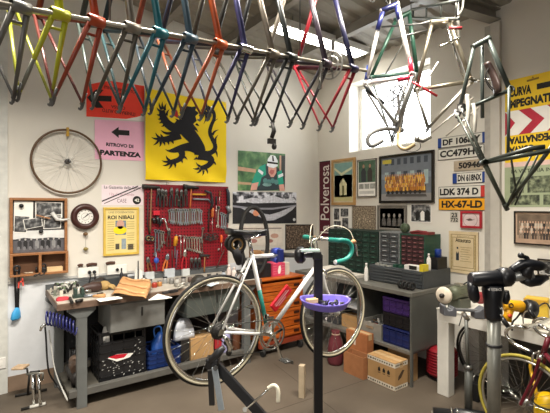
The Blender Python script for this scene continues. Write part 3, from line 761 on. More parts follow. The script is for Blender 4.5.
def f_dense(F, m):
    F.poly(q4(m,0,0,1,1), mat('#6A5A48',.5), 0); F.poly(q4(m,.02,.03,.98,.97), ramp_mat('sepia_crowd', [(0.35,'#4A3F33'),(0.5,'#8A7A66'),(0.65,'#B5A58C')], 60, .6, 4), 1)
    for i in range(26):
        elm(F, m, .2+.6*random.random(), .25+.35*random.random(), .025, .035, mat(random.choice(['#C4B298','#A08C74']),.6), 2, 8)
sheetR('photo_print', 'sepia crowd photograph above the green drawers', 'photo', 352.4, 376.2, 205.8, 229.5, f_dense)
def f_four(F, m):
    F.poly(q4(m,0,0,1,1), mat('#1C1A1B',.5,0,.2), 0)
    for i in range(4):
        a = .17+.22*i; F.poly([m(a-.09,.1),m(a+.09,.1),m(a+.08,.45),m(a,.55),m(a-.08,.45)], mat('#5E5A56',.5,0,.3,30), 1); elm(F, m, a, .63, .05, .1, mat('#9A948C',.5), 2)
framed('grey-framed dark photograph of four men in a row', 378.3, 407.2, 205.3, 230, mat('#6F6A62', .4), .016, f_four, mount=(mat('#8C867C', .6), .02))
def f_small(F, m):
    F.poly(q4(m,0,0,1,1), PAPER, 0); F.poly(q4(m,.03,.04,.97,.96), BWN, 1)
    F.poly([m(.25,.1),m(.4,.1),m(.45,.5),m(.35,.62),m(.22,.5)], INK, 2); F.poly([m(.5,.1),m(.68,.1),m(.68,.55),m(.58,.65),m(.48,.5)], PAPER, 2); F.poly([m(.7,.1),m(.95,.1),m(.92,.6),m(.8,.7),m(.7,.5)], INK, 2)
sheetR('photo_print', 'small unframed black and white photograph right of the grey-framed one', 'photo', 411, 431.4, 204, 222, f_small)
# number plates
PBLUE = mat('#1D3E86', .4); PLW = mat('#D5D2C8', .35, 0, .05); PLY = mat('#E5A01E', .35, 0, .04)
def plate(label, x0, x1, t_, b_, base, txt, pads, tx, ink=INK, border=True, bold=.045):
    u0, v0, u1, v1 = rectR(x0, x1, t_, b_)
    P_ = thing('number_plate', label, 'number plate', (XR, -(u0+u1)/2, v0), group='number plates on the right wall')
    F = flatR(0.004); 
    if border: F.slab(u0, v0, u1, v1, mat('#2A2824', .4), .003); F.slab(u0+.005, v0+.005, u1-.005, v1-.005, base, .0045)
    else: F.slab(u0, v0, u1, v1, base, .0045)
    W_ = u1-u0
    for a0, a1, c_ in pads: F.slab(u0+W_*a0, v0+.005, u0+W_*a1, v1-.005, c_, .0048)
    F.build('plate', None, P_)
    F = flatR(.0095); h = v1-v0
    F.text(txt, u0+W_*tx[0], v0+h*.2, u0+W_*tx[1], v1-h*.17, ink, 0, bold=bold)
    F.build('lettering', None, P_)
    for a, b in (tx[2] if len(tx) > 2 else ()): F = flatR(.0095); F.ell(u0+W_*a, v0+h*b, .008, .008, INK, 0); F.build('printed_dot', None, P_)
plate('white plate DF 106HY with blue bands, topmost of the number plates', 438.3, 487, 138.6, 148.7, PLW, 'DF 106HY', ((0,.08,PBLUE),(.92,1,PBLUE)), (.11,.89))
plate('white plate CC479HV second from the top', 438.3, 484.5, 149.6, 160.6, PLW, 'CC479HV', (), (.05,.96))
plate('short worn beige plate 50946', 454.2, 483.5, 161.4, 171.4, mat('#A99A84', .5, 0, .15), '50946', (), (.17,.93), border=False)
plate('small white plate DN 618NX between blue bands', 453, 487.8, 173.5, 184, PLW, 'DN 618NX', ((0,.13,PBLUE),(.86,1,PBLUE)), (.16,.84))
plate('white plate LDK 374 D with a red right end', 439, 488, 187, 197.9, PLW, 'LDK 374 D', ((.87,1,mat('#C03A34', .4)),), (.03,.83,((.345,.4),)))
plate('yellow plate HX-67-LD, lowest of the number plates', 439, 488.2, 198.6, 210.2, PLY, 'HX-67-LD', (), (.07,.9))
u0, v0, u1, v1 = rectR(450.3, 458.6, 211.8, 222.4)
F = flatR(.003); F.rect(u0, v0, u1, v1, mat('#BDB7AA', .5), 0); F.text('23', u0+.015, v0+.055, u1-.015, v1-.01, INK, 1, bold=.03); F.text('732', u0+.005, v0+.008, u1-.005, v0+.05, INK, 1, bold=.03)
F.build('number_badge', tag=('small pale number badge below the yellow plate', 'badge'))
def f_bird(F, m):
    F.poly(q4(m,0,0,1,1), mat('#D8C4C2',.6), 0); F.poly([m(.2,.5),m(.45,.6),m(.6,.5),m(.75,.55),m(.55,.42),m(.35,.4)], mat('#5A4A48',.6), 1); F.ringf(*m(.45,.48), .07, .076, mat('#A88A88',.6), 1)
framed('small picture in a bright red frame right of the badge', 461.2, 482.6, 211, 227.6, mat('#A81E2C', .4), .022, f_bird)
# parchment certificate
def f_cert(F, m):
    F.poly(q4(m,0,0,1,1), ramp_mat('parchment', [(0.3,'#CDB78E'),(0.7,'#DCCBA6')], 6, .7), 0)
    BR = mat('#8A7448',.7)
    for i in range(2):
        k = .07+.07*i
        for q in ((k,k,1-k,k+.012),(k,1-k-.012,1-k,1-k),(k,k,k+.014,1-k),(1-k-.014,k,1-k,1-k)): F.poly(q4(m,*q), BR, 1)
    for i in range(26):
        for a in (.105, .895): elm(F, m, a, .1+.8*i/25, .03, .014, mat('#A8925E',.7), 2, 6)
    u0, v0 = m(.24,.74); u1, v1 = m(.76,.84); F.text('Attestato', u0, v0, u1, v1, mat('#2C2418',.7), 2, bold=.02)
    for i in range(7): F.poly(q4(m,.4+.04*(i % 2),.62-.055*i,.78-.05*(i % 3),.628-.055*i), BR, 2)
    F.poly([m(.26,.3),m(.36,.3),m(.36,.46),m(.34,.52),m(.3,.46),m(.28,.52),m(.26,.46)], mat('#28303C',.7), 2); elm(F, m, .31, .6, .03, .025, mat('#28303C',.7), 2)
    u0, v0 = m(.3,.87); u1, v1 = m(.7,.9); F.text('EROICI', u0, v0, u1, v1, BR, 2)
sheetR('certificate', 'parchment certificate with a heraldic mark and dark heading', 'certificate', 449.4, 478.8, 230.8, 271.4, f_cert, .012)
u0, v0, u1, v1 = rectR(449.4, 478.8, 230.8, 271.4)
MB().bx(XR-.0115, -u1, v0, XR, -u0, v1).build('backing_board', mat('#7A5C38', .6), tag=('thin wooden backing panel behind the parchment certificate', 'board'))
# yellow CURVA IMPEGNATIVA poster
u0 = uR(505.3, 120)[0]; u1 = u0+.80
PY = mat('#EFC71A', .6, 0, .03)
F = flatR(.004); F.rect(u0, 2.135, u1, 2.915, PY, 0); F.rect(u0, 2.39, u1, 2.62, PAPER, 1)
ca = uR(509.6, 90)[0]; cb = uR(531.6, 90)[0]
F.text('CURVA', ca, 2.75, cb, 2.835, INK, 1, bold=.058); F.text('IMPEGNATIVA', ca-.012, 2.645, ca+.44, 2.725, INK, 1, bold=.058)
a = uR(537, 88)[0]; zc = 2.80
F.poly([(a,zc-.026),(a+.16,zc-.026),(a+.16,zc-.06),(a+.25,zc),(a+.16,zc+.06),(a+.16,zc+.026),(a,zc+.026)], INK, 1)
a = uR(533, 82)[0]; F.poly([(a-.05,2.862),(a+.05,2.868),(a+.05,2.885),(a-.05,2.88)], mat('#8A6A1A', .6), 1); F.poly([(a-.01,2.885),(a+.01,2.885),(a,2.905)], mat('#8A6A1A', .6), 1)
RC = mat('#B51E36', .6); zm = 2.505; hw = .115
for i in range(4):
    x = u0 + (-.115+.235*i); pts = [(x,zm-hw),(x+.10,zm-hw),(x+.215,zm),(x+.10,zm+hw),(x,zm+hw),(x+.115,zm)]
    if i == 0: pts = [(u0,zm-hw),(u0+.09,zm),(u0,zm+hw)]
    F.poly([(min(p[0], u1), p[1]) for p in pts], RC, 2)
F.text('IMPEGNATIVA', ca-.005, 2.305, ca+.43, 2.375, INK, 1, flip=True, bold=.058); F.text('CURVA', ca-.005, 2.215, ca+.215, 2.285, INK, 1, flip=True, bold=.058)
F.build('road_poster', tag=('large yellow poster with red and white chevrons reading CURVA IMPEGNATIVA', 'poster'))
# green newspaper poster
u0 = uR(504.8, 185)[0]; z1 = CZ+ (206.5-163)*3.875/FP; z0 = CZ + (206.5-207)*3.875/FP
GP = mat('#9FA988', .7, 0, .05); F = flatR(.003); F.rect(u0, z0, u0+.62, z1, GP, 0)
F.rect(u0, z1-.045, u0+.62, z1, mat('#D9B9AE', .7), 1)
F.text('LA VITTORIA IN SALITA', u0+.06, z1-.105, u0+.56, z1-.07, mat('#3A4030', .7), 1, bold=.02)
PD = ramp_mat('green_photograph', [(0.35,'#23281F'),(0.5,'#59614A'),(0.68,'#98A07F')], 22, .6, 5)
for q in ((.05,.13,.17,.28),(.20,.13,.40,.28),(.43,.13,.6,.28),(.05,.02,.30,.11),(.33,.02,.60,.11)): F.rect(u0+q[0], z0+q[1], u0+q[2], z0+q[3], PD, 2)
F.build('sports_page', tag=('pale green newspaper page of race photographs below the yellow poster', 'poster'))
def f_rows(F, m):
    F.poly(q4(m,0,0,1,1), mat('#B99C84',.6), 0); F.poly(q4(m,.03,.05,.97,.95), mat('#6B5A4A',.6,0,.3,20), 1); F.poly(q4(m,.03,.05,.97,.25), mat('#B0937C',.6), 2)
    for r_ in range(3):
        for i in range(16):
            a = .08+.84*(i+.5*(r_ % 2))/16; b = .66-.16*r_
            F.poly([m(a-.022,b-.2),m(a+.022,b-.2),m(a+.02,b),m(a-.02,b)], mat(random.choice(['#2A2624','#8C7A68','#3E3430','#C4B6A4','#5C4A3C']),.6), 3+r_); elm(F, m, a, b+.03, .014, .04, mat('#C09A80',.6), 3+r_, 8)
framed('dark-framed sepia team photograph right of the steel column', 514.8, 572, 211, 243.6, mat('#221A14', .35), .014, f_rows)
framed('small dark-framed picture at the right edge below the sepia team photograph', 538.3, 566, 258.3, 275, mat('#2A221A', .4), .014, f_small)
# ================================================================ WORKBENCH ALONG THE BACK WALL
GREYP = mat('#646664', .5, .1, .10, 8); GREYD = mat('#55585A', .5, .1, .12, 8)
BT = .915
b1 = thing('workbench', 'long steel workbench with a worn brown top under the red tool board', 'workbench', (1.5, 4.1, 0))
topm = ramp_mat('worn_bench_top', [(.25,'#4A3A2E'),(.5,'#6B5546'),(.75,'#8A7666')], 7, .55, 6)
mb = MB(); mb.bx(.505, 3.73, BT-.055, 2.53, 4.47, BT); mb.build('top', topm, b1, bevel=.004)
MB().bx(.515, 3.745, BT-.001, 2.52, 4.452, BT+.0006).build('top_sheet', ramp_mat('dusty_sheen_sheet', [(.25,'#8E877C'),(.5,'#AFA89C'),(.75,'#C6C0B4')], 5, .5, 6), b1, label='dusty work surface with reflected light in its pale colour')  # paleness is part dust, part light off the bench top put into the colour
MB().bx(.505, 4.452, BT+.0005, 2.53, 4.47, BT+.05).build('back_rail', GREYD, b1)
for lx0 in (.70, 2.36):
    for ly in (3.79, 4.36):
        lx = .605 if lx0 < 1 and ly > 4 else lx0
        mb = MB(); mb.bx(lx-.04, ly-.03, .0, lx+.04, ly+.03, BT-.056)
        mb.prism([(-.11,0),(.11,0),(.11,-.03),(.04,-.09),(-.04,-.09),(-.11,-.03)], (lx, ly-.032, BT-.056), (1,0,0), (0,0,1), (0,1,0), .06)
        mb.build('leg', GREYP, b1, bevel=.003)
mb = MB(); mb.bx(.60, 3.83, .115, 2.40, 4.33, .135); mb.build('shelf', mat('#5C584F', .6, .1, .15), b1)
mb = MB(); mb.bx(.60, 3.762, .10, 2.45, 3.82, .16); mb.build('shelf_rail', mat('#5A5853', .55, .1, .12), b1, bevel=.004)
mb = MB(); mb.bx(.64, 4.40, .2, 2.45, 4.42, .86); mb.build('back_panel', mat('#2A2B2D', .7), b1)
def drawer_unit(x0, x1, z0, z1, m, hinge):
    d = MB().bx(x0, 3.80, z0, x1, 4.25, BT-.057).build('drawer_case', m, b1)
    MB().bx(x0+.004, 3.785, z0+.004, x1-.004, 3.80, z1).build('drawer', m, b1, bevel=.003)
    mb = MB(); xm = (x0+x1)/2+.03; mb.bx(xm-.006, 3.775, z1-.13, xm+.006, 3.785, z1-.05); mb.build('handle', IRON, d)
drawer_unit(.935, 1.44, .585, .835, mat('#83837F', .45, .3, .08), True)
drawer_unit(1.66, 2.28, .60, .85, mat('#4D524E', .5, .1, .1), True)
# lower left: black boxes, an old motor
def crate(label, x0, y0, z0, x1, y1, z1, m, rows=4, name='plastic_crate', group=None, marks=None):
    t = thing(name, label, 'crate', ((x0+x1)/2, (y0+y1)/2, z0), group=group)
    mb = MB(); w_ = .012
    mb.bx(x0, y0, z0, x1, y1, z0+w_)
    h = z1-z0
    for (a, b, c, d) in ((x0,y0,x1,y0+w_),(x0,y1-w_,x1,y1),(x0,y0+w_,x0+w_,y1-w_),(x1-w_,y0+w_,x1,y1-w_)):
        mb.bx(a, b, z0+w_, c, d, z0+h*.80); mb.bx(a, b, z1-h*.07, c, d, z1)
    for (a, b) in ((x0,y0),(x1-.03,y0),(x0,y1-.03),(x1-.03,y1-.03)): mb.bx(a, b, z0+h*.78, a+.03, b+.03, z1-h*.05)
    mb.build('body', m, t)
    mb = MB()
    for k in range(rows):
        z = z0+h*(.1+.65*k/max(1, rows-1)); mb.bx(x0-.006, y0-.006, z, x1+.006, y0, z+.010); mb.bx(x0-.006, y0-.006, z, x0, y1, z+.010)
    for k in range(5):
        x = x0+(x1-x0)*k/4; mb.bx(min(x, x1-.01), y0-.006, z0+.01, min(x, x1-.01)+.01, y0, z1)
        y = y0+(y1-y0)*k/4; mb.bx(x0-.006, min(y, y1-.01), z0+.01, x0, min(y, y1-.01)+.01, z1)
    mb.bx(x0-.01, y0-.01, z1-.02, x1+.008, y0-.006, z1); mb.bx(x0-.01, y0-.01, z1-.02, x0-.006, y1, z1)
    mb.build('rib', m, t)
    return t
ck1 = crate('tall black plastic crate with a red and white label under the workbench', .86, 3.85, .136, 1.27, 4.2, .58, BLKPL, 5)
F = Flat((0, 3.842, 0), (1,0,0), (0,0,1), (0,-1,0))
pw = lambda px, py: (at_y(px, py, 3.842).x, at_y(px, py, 3.842).z)
F.poly([pw(*p) for p in ((107.5,358.5),(117,354.2),(133.5,352.8),(130,357),(117,361.5))], PAPER, 0); F.poly([pw(*p) for p in ((108,357.5),(117,354.4),(128,353.4),(124,357.5),(116,359))], RED, 1)
F.build('paper_label', None, ck1, label='red and white torn label')
F = Flat((0, 3.843, 0), (1,0,0), (0,0,1), (0,-1,0))
for i in range(46):
    a, b = 102+42*random.random(), 360+16*random.random()
    if i > 36: a, b = 133+10*random.random(), 330+24*random.random()
    u, v = pw(a, b); F.ell(u, v, .004+.006*random.random(), .002+.003*random.random(), mat('#B9B9B4', .6), 0, 6, random.random())
F.build('paint_speck', None, ck1, kind='stuff', label='pale paint specks')
crate('blue plastic basket on the workbench shelf beside the black crate', 1.30, 3.85, .136, 1.62, 4.15, .33, mat('#162F66', .4), 4)
p = at_y(157, 345, 3.98)
bg_ = thing('blue_bag', 'crumpled blue plastic bag standing in the blue basket', 'bag', (1.45, 3.98, .15))
mb = MB(); mb.tube([(1.45,3.98,.15),(1.45,3.97,.25),(1.44,3.98,.36),(1.46,3.98,.43),(1.45,3.98,.46)], [.10,.11,.085,.05,.02], 9, flat=.8); mb.build('sack', mat('#24509C', .4), bg_)
MB().tube(smooth([(1.40,3.96,.42),(1.38,3.95,.52),(1.46,3.95,.53),(1.47,3.96,.44)],2), .008, 6).build('bag_handle', mat('#3C78D0', .4), bg_)
# small compressor by the left leg
cm = thing('compressor', 'small dark compressor on the workbench shelf beside the left leg', 'compressor', (.685, 4.0, .136))
mb = MB(); mb.tube([(.685,3.86,.215),(.685,3.87,.215),(.685,4.16,.215),(.685,4.17,.215)], [.03,.055,.055,.03], 16); mb.build('tank', mat('#302C2A', .45, .3), cm)
mb = MB(); mb.cyl((.685,3.90,.29),(.685,4.0,.31),.05,.055); mb.ball((.685,4.02,.33),(.05,.055,.05)); mb.build('motor', mat('#6A5648', .5, .3), cm)
MB().tube([(.685,4.08,.26),(.685,4.08,.42)], [.03,.034], 12).build('air_filter', BLKPL, cm)
for (x, y) in ((.655,3.92),(.715,3.92),(.655,4.1),(.715,4.1)): MB().cyl((x,y,.136),(x,y,.18),.012,.016,8).build('foot', RUBBER, cm)
# coiled blue air hose hanging from the bench end, black hose, pale cable
pts = []
n = 9*16
for i in range(n+1):
    t_ = i/n; c = at_y(46+30*t_, 318+4*t_+7*t_*t_, 3.68)
    a = 2*PI*9*t_; pts.append(c + Vector((0.016*math.cos(a), .045*math.cos(a), .052*math.sin(a))))
MB().tube(pts, .0065, 6).build('coiled_hose', mat('#23265E', .35), tag=('dark blue coiled air hose hanging at the left end of the workbench', 'hose'))
hose0 = [at_y(45,327,3.72), at_y(46,337,3.72), at_y(47,360,3.72), at_y(49,374,3.74), at_y(56,384,3.9), at_y(62,392,3.8)]
MB().tube(smooth(hose0,2), .007, 6).build('air_hose', BLACK, tag=('black hose hanging down to the floor from the bench end', 'hose'))
hose1 = [at_y(49,330,3.76), at_y(51,345,3.74), at_y(54,368,3.7), at_y(60,385,3.65), at_y(66,396,3.6), at_y(68,402,3.58), at_y(64,394,3.6), at_y(61,386,3.65)]
MB().tube(smooth(hose1,2), .005, 6).build('pale_cable', mat('#A9A8A2', .5), tag=('pale grey cable looping to the floor at the bench end', 'cable'))
p = at_y(42, 327, 3.72)
vv = thing('hose_coupling', 'silver coupling at the left end of the blue coiled hose', 'coupling', p)
MB().tube([p+Vector((-.012,0,-.03)), p+Vector((-.004,0,0)), p+Vector((.01,0,.012)), p+Vector((.03,0,.012))], [.008,.013,.013,.009], 10).build('coupling_body', CHROME, vv)
# objects seen through the rear wheel on the shelf
p = at_y(204, 352, 3.9)
MB().bx(1.74,3.86,.136,2.0,4.1,.36).build('cardboard_box', CARD, tag=('brown cardboard box on the workbench shelf seen through the rear wheel', 'box'), bevel=.003)
def bottle(label, x, y, z, r, h, m, capm, neck=.45, name='bottle', cat='bottle', group=None, n=14):
    t = thing(name, label, cat, (x, y, z), group=group)
    MB().lathe([(0,0),(r*.95,0),(r,.01*h/.2),(r,h*.62),(r*.8,h*.72),(r*neck,h*.80),(r*neck,h*.86),(0,h*.86)], (x,y,z), n=n).build('bottle_body', m, t)
    MB().lathe([(0,0),(r*neck*1.15,0),(r*neck*1.1,h*.14),(0,h*.14)], (x,y,z+h*.86), n=n).build('cap', capm, t)
    return t
bottle('lilac plastic bottle on the workbench shelf seen between wheel and crank', 2.16, 3.9, .136, .055, .30, mat('#A9A6D0', .4), WHITE)
bottle('brown bottle standing right of the lilac bottle on the shelf', 2.29, 3.88, .136, .045, .30, mat('#5E3A26', .3), BLACK)
MB().bx(2.02,3.87,.20,2.1,3.98,.33).build('small_box', mat('#A8242C', .6), tag=('red carton atop a dark tin beside the lilac bottle', 'box'))
MB().lathe([(0,0),(.05,0),(.05,.064),(0,.064)], (2.06,3.925,.136)).build('tin', IRON, tag=('dark tin below the red carton on the workbench shelf', 'tin'))
def rag(label, c, r, m, name='rag', cat='rag', seed=1, n=18):
    rnd = random.Random(seed); mb = MB(); vs = []; k = 8
    for i in range(k+1):
        t_ = PI/2*i/k
        for j in range(n):
            a = 2*PI*j/n; f = 1+.22*math.sin(3*a+seed)+.12*math.sin(7*a+seed*2)+.08*rnd.random()
            vs.append((c[0]+r[0]*math.cos(a)*math.cos(t_)*f, c[1]+r[1]*math.sin(a)*math.cos(t_)*f, c[2]+max(0, r[2]*math.sin(t_)*(1+.25*math.sin(5*a+seed)*math.cos(t_)))))
    mb.add(vs, [(i*n+j, i*n+(j+1)%n, (i+1)*n+(j+1)%n, (i+1)*n+j) for i in range(k) for j in range(n)] + [tuple(range(n))[::-1]], True)
    return mb.build(name, m, tag=(label, cat))
rag('crumpled white plastic bag right of the blue basket under the bench', (1.69,3.95,.362), (.10,.08,.20), mat('#C9CDD4', .4), 'plastic_bag', 'bag', 3)
MB().bx(1.64,3.88,.136,1.735,4.05,.36).build('storage_box', IRON, tag=('dark box under the white plastic bag beside the blue basket', 'box'))
rag('crumpled white paper standing in the top left of the black crate', (.935,3.93,.1485), (.045,.05,.46), PAPER, 'crumpled_paper', 'paper', 5)
# ================================================================ SLATTED WOODEN DRAWER CABINET
OW = ramp_mat('orange_wood', [(.2,'#8E3F14'),(.5,'#B85A1E'),(.8,'#D0762E')], 6, .35, 5, 'noise', (1,1,7))
OD = mat('#5A2A10', .6)
oc = thing('drawer_cabinet', 'orange slatted wooden drawer cabinet on castors behind the bicycle', 'cabinet', (2.87, 4.0, 0))
X0, X1, Y0, Y1, Z0, Z1 = 2.56, 3.20, 3.80, 4.30, .16, .865
mb = MB(); mb.bx(X0, Y0+.02, Z0, X0+.022, Y1, Z1); mb.bx(X1-.022, Y0+.02, Z0, X1, Y1, Z1); mb.bx(X0+.022, Y1-.02, Z0, X1-.022, Y1, Z1); mb.bx(X0+.022, Y0+.03, Z0, X1-.022, Y1-.02, Z0+.02); mb.bx(X0-.004, Y0-.006, Z1, X1+.004, Y1, Z1+.02)
mb.build('case', OW, oc, bevel=.003)
nd = 6; dh = (Z1-Z0-.05)/nd
for i in range(nd):
    z = Z0+.025+dh*i
    dr = MB(); 
    for k in range(3): dr.bx(X0+.024, Y0 + (.004 if k == 1 else 0), z+.004+k*(dh-.008)/3, X1-.024, Y0+.02, z+.001+(k+1)*(dh-.008)/3)
    d_ = dr.build('drawer', OW, oc, bevel=.003)
    hb = MB(); hb.bx(X1-.16, Y0-.010, z+dh*.35, X1-.08, Y0-.002, z+dh*.6); hb.build('drawer_pull', mat('#3A1A0C', .5), d_)
for y in (Y0+.01, Y1-.05): MB().bx(X0, y, .10, X1, y+.04, .158).build('base_rail', mat('#8A3A22', .5), oc)
for x in (X0+.05, X1-.04):
    for y in (Y0+.03, Y1-.05): 
        MB().cyl((x-.016,y,.045),(x+.016,y,.045),.045).build('castor', RUBBER, oc)
        MB().bx(x-.024,y-.014,.088,x+.024,y+.014,.10).build('castor_fork', STEEL, oc)
CT = Z1+.02
mb = MB(); mb.bx(2.80,3.90,CT,2.985,4.1,CT+.155); pk = mb.build('gift_box', mat('#D24466', .5), tag=('bright pink box with a white figure on the wooden cabinet', 'box'), bevel=.003)
F = Flat((0,3.899,0),(1,0,0),(0,0,1),(0,-1,0)); F.poly([(2.88,CT+.03),(2.91,CT+.03),(2.925,CT+.08),(2.915,CT+.13),(2.89,CT+.12),(2.875,CT+.07)], PAPER, 0)
for i in range(4): F.rect(2.81, CT+.03+.03*i, 2.86, CT+.034+.03*i, mat('#E890A4', .5), 0); F.rect(2.93, CT+.03+.03*i, 2.975, CT+.034+.03*i, mat('#E890A4', .5), 0)
F.build('printed_front', None, pk)
MB().bx(2.99,3.92,CT,3.07,4.08,CT+.15).build('cardboard_box', mat('#CFC6B8', .8), tag=('pale grey carton right of the pink box', 'box'), bevel=.003)
MB().bx(2.60,3.92,CT,2.79,4.15,CT+.16).build('storage_box', mat('#17191C', .6), tag=('black box left of the pink box on the wooden cabinet', 'box'), bevel=.004)
# dark trunk behind with cartons on it
MB().bx(2.60,4.16,CT,3.18,4.285,CT+.20).build('storage_box', mat('#222427', .6), tag=('long dark trunk against the wall at the back of the wooden cabinet', 'box'), bevel=.006)
for (x0,x1,h,m_,lb) in ((2.70,2.82,.09,'#A87C50','small brown carton on the dark trunk, left of the grey tins'),(2.83,2.86,.07,'#C09A6C','narrow tan carton wedged beside the small brown carton'),(2.88,3.0,.085,'#8F857A','grey-brown carton in the middle of the dark trunk')):
    MB().bx(x0,4.17,CT+.20,x1,4.27,CT+.20+h).build('carton', mat(m_, .8), tag=(lb, 'box'), bevel=.003)
MB().lathe([(0,0),(.045,0),(.045,.10),(0,.10)], (3.06,4.22,CT+.20)).build('tin', STEEL, tag=('silver tin at the right end of the dark trunk', 'tin'))
# ================================================================ STEEL SHELF BENCH ALONG THE RIGHT WALL
B2 = .895
b2 = thing('shelf_bench', 'grey steel bench with an open shelf along the right wall', 'workbench', (3.68, 3.2, 0))
GB = mat('#5E5F5A', .5, .1, .10, 6)
mb = MB(); mb.bx(3.30, 2.345, B2-.04, XR-.005, 4.1, B2); mb.build('top', mat('#6C6A63', .5, .1, .12, 6), b2, bevel=.004)
MB().bx(3.335, 2.348, .33, XR-.01, 2.362, B2-.041).build('side_panel', GB, b2)
mb = MB(); mb.bx(3.31, 2.365, .30, XR-.02, 4.08, .33); mb.build('shelf', mat('#6E6C66', .5, .1, .12), b2)
MB().bx(XR-.04, 2.365, .33, XR-.025, 4.08, B2-.042).build('back_panel', mat('#3A3B3C', .7), b2)
for x in (3.305, XR-.045):
    for y in (2.347, 4.06): MB().bx(x, y, 0, x+.03, y+.017, B2-.041).build('leg', GB, b2)
mid = MB().bx(3.34, 3.05, .331, XR-.045, 3.065, B2-.042).build('divider', GB, b2)
for i, (z, h, m_, lb) in enumerate(((.331,.175,'#16245A','dark blue crate at the bottom of the crate stack on the shelf'),(.512,.13,'#16161A','black crate in the middle of the crate stack on the shelf'),(.648,.15,'#3C2462','purple crate on top of the crate stack on the shelf'))):
    crate(lb, 3.355, 2.40, z, 3.68, 2.72, z+h, mat(m_, .4), 3, group='crates stacked on the steel shelf')
# grey drawer box with jars and fruit-coloured parts
db = thing('parts_bin', 'long grey open bin of loose parts on the steel shelf', 'bin', (3.5, 2.89, .331))
mb = MB(); mb.bx(3.345,2.74,.331,3.72,3.04,.345)
for q in ((3.345,2.74,3.357,3.04),(3.708,2.74,3.72,3.04),(3.357,2.74,3.708,2.752),(3.357,3.028,3.708,3.04)): mb.bx(q[0],q[1],.345,q[2],q[3],.49)
mb.build('bin_body', mat('#8A8880', .5, .1), db); MB().bx(3.338,2.84,.43,3.344,2.94,.455).build('label_holder', STEEL, db)
rnd = random.Random(4); k = 0; cells = [(3.385+.05*i, 2.785+.048*j) for i in range(5) for j in range(5)]
names = (('#7A2A1E','dark red'),('#C08A3A','mustard'),('#B9A48C','cream'),('#5A3A2A','brown'),('#8E8E8A','grey'))
for i, (x, y) in enumerate(cells):
    m_, cn = names[(i*7+i//5) % 5]; r = .019+.004*rnd.random(); h = .09+.06*rnd.random()
    t_ = thing('jar', '%s jar in the parts bin, %s row from the front, %s from the right' % (cn, ORD[i//5], ORD[i%5]), 'jar', (x, y, .3455), group='jars in the parts bin')
    MB().lathe([(0,0),(r,0),(r,h*.8),(r*.8,h*.86),(0,h*.86)], (x,y,.3455), n=10).build('jar_body', mat(m_, .4), t_); MB().lathe([(0,0),(r*.85,0),(r*.85,h*.14),(0,h*.14)], (x,y,.3455+h*.86), n=10).build('lid', mat('#3A3A3A' if i % 3 else '#C9C4BA', .4), t_)
# left bay of the shelf
MB().bx(3.40,3.12,.331,3.70,3.36,.47).build('cardboard_box', CARD, tag=('open tan cardboard box in the left bay of the steel shelf', 'box'), bevel=.003)
MB().bx(3.38,3.40,.331,3.75,3.9,.55).build('storage_box', mat('#3A3C40', .6), tag=('dark grey case in the left bay of the steel shelf', 'box'), bevel=.005)
mb = MB(); mb.bx(3.36,3.08,.58,3.70,3.50,.592); mb.build('tray', mat('#B9BABC', .5), tag=('pale grey tray across the box in the left bay', 'tray'))
MB().bx(3.55,3.14,.4705,3.66,3.34,.5795).build('carton', mat('#6E6A66', .7), tag=('grey carton between the tan box and the pale tray', 'box'))
# on top of the steel bench ---------------------------------------------------
def organiser(name, label, x0, y0, z0, x1, y1, z1, rows, cols, case, dm, pull, frame=.014):
    t_ = thing(name, label, 'drawer organiser', ((x0+x1)/2, (y0+y1)/2, z0))
    MB().bx(x0+.02, y0, z0, x1, y1, z1).build('case', case, t_, bevel=.003)
    mb = MB()
    for q in ((y0,z0,y1,z0+frame),(y0,z1-frame,y1,z1),(y0,z0+frame,y0+frame,z1-frame),(y1-frame,z0+frame,y1,z1-frame)): mb.bx(x0, q[0], q[1], x0+.02, q[2], q[3])
    mb.build('front_frame', case, t_)
    H = (z1-z0-2*frame)/rows; W_ = (y1-y0-2*frame)/cols
    for r_ in range(rows):
        for c_ in range(cols):
            a = y0+frame+W_*c_; b = z0+frame+H*r_
            d = MB().bx(x0+.004, a+.003, b+.003, x0+.021, a+W_-.003, b+H-.003).build('drawer', dm[(r_*3+c_) % len(dm)], t_)
            MB().bx(x0-.006, a+W_*.3, b+H*.30, x0+.004, a+W_*.7, b+H*.48).build('pull', pull, d)
    return t_
GRD = mat('#1A3029', .45, 0, .12); 
organiser('drawer_organiser', 'dark green small-parts drawer cabinet on the steel bench', 3.75, 3.115, B2, 4.05, 3.95, 1.425, 8, 7, mat('#18302A', .5), (GRD, mat('#1F3B31', .45), GRD), mat('#34594C', .5))
# flat grey tool chest with shallow drawers
ch = thing('tool_chest', 'wide dark grey chest of shallow drawers on the steel bench', 'tool chest', (3.76, 2.7, B2))
CG = mat('#43474A', .5, .1, .1)
MB().bx(3.545, 2.385, B2, 4.04, 3.07, 1.068).build('case', CG, ch, bevel=.004)
for i in range(5):
    z = B2+.010+.0318*i; d = MB().bx(3.528, 2.395, z, 3.545, 3.06, z+.027).build('drawer', CG, ch, bevel=.003)
    MB().bx(3.52, 2.62, z+.016, 3.528, 2.84, z+.024).build('handle', GREYD, d)
organiser('drawer_organiser', 'grey organiser with clear drawers between the green and dark red ones', 3.75, 2.815, 1.068, 4.04, 3.10, 1.43, 6, 2, mat('#777A7A', .5), (mat('#3E4244', .3), mat('#4A4E50', .3)), mat('#9A9E9E', .4))
t_ = organiser('drawer_organiser', 'dark red drawer organiser with a green side on the grey chest', 3.75, 2.50, 1.068, 4.04, 2.81, 1.42, 7, 4, mat('#234A3A', .5), (mat('#3C2427', .45), mat('#472A2D', .45)), mat('#8A5A5A', .5), .012)
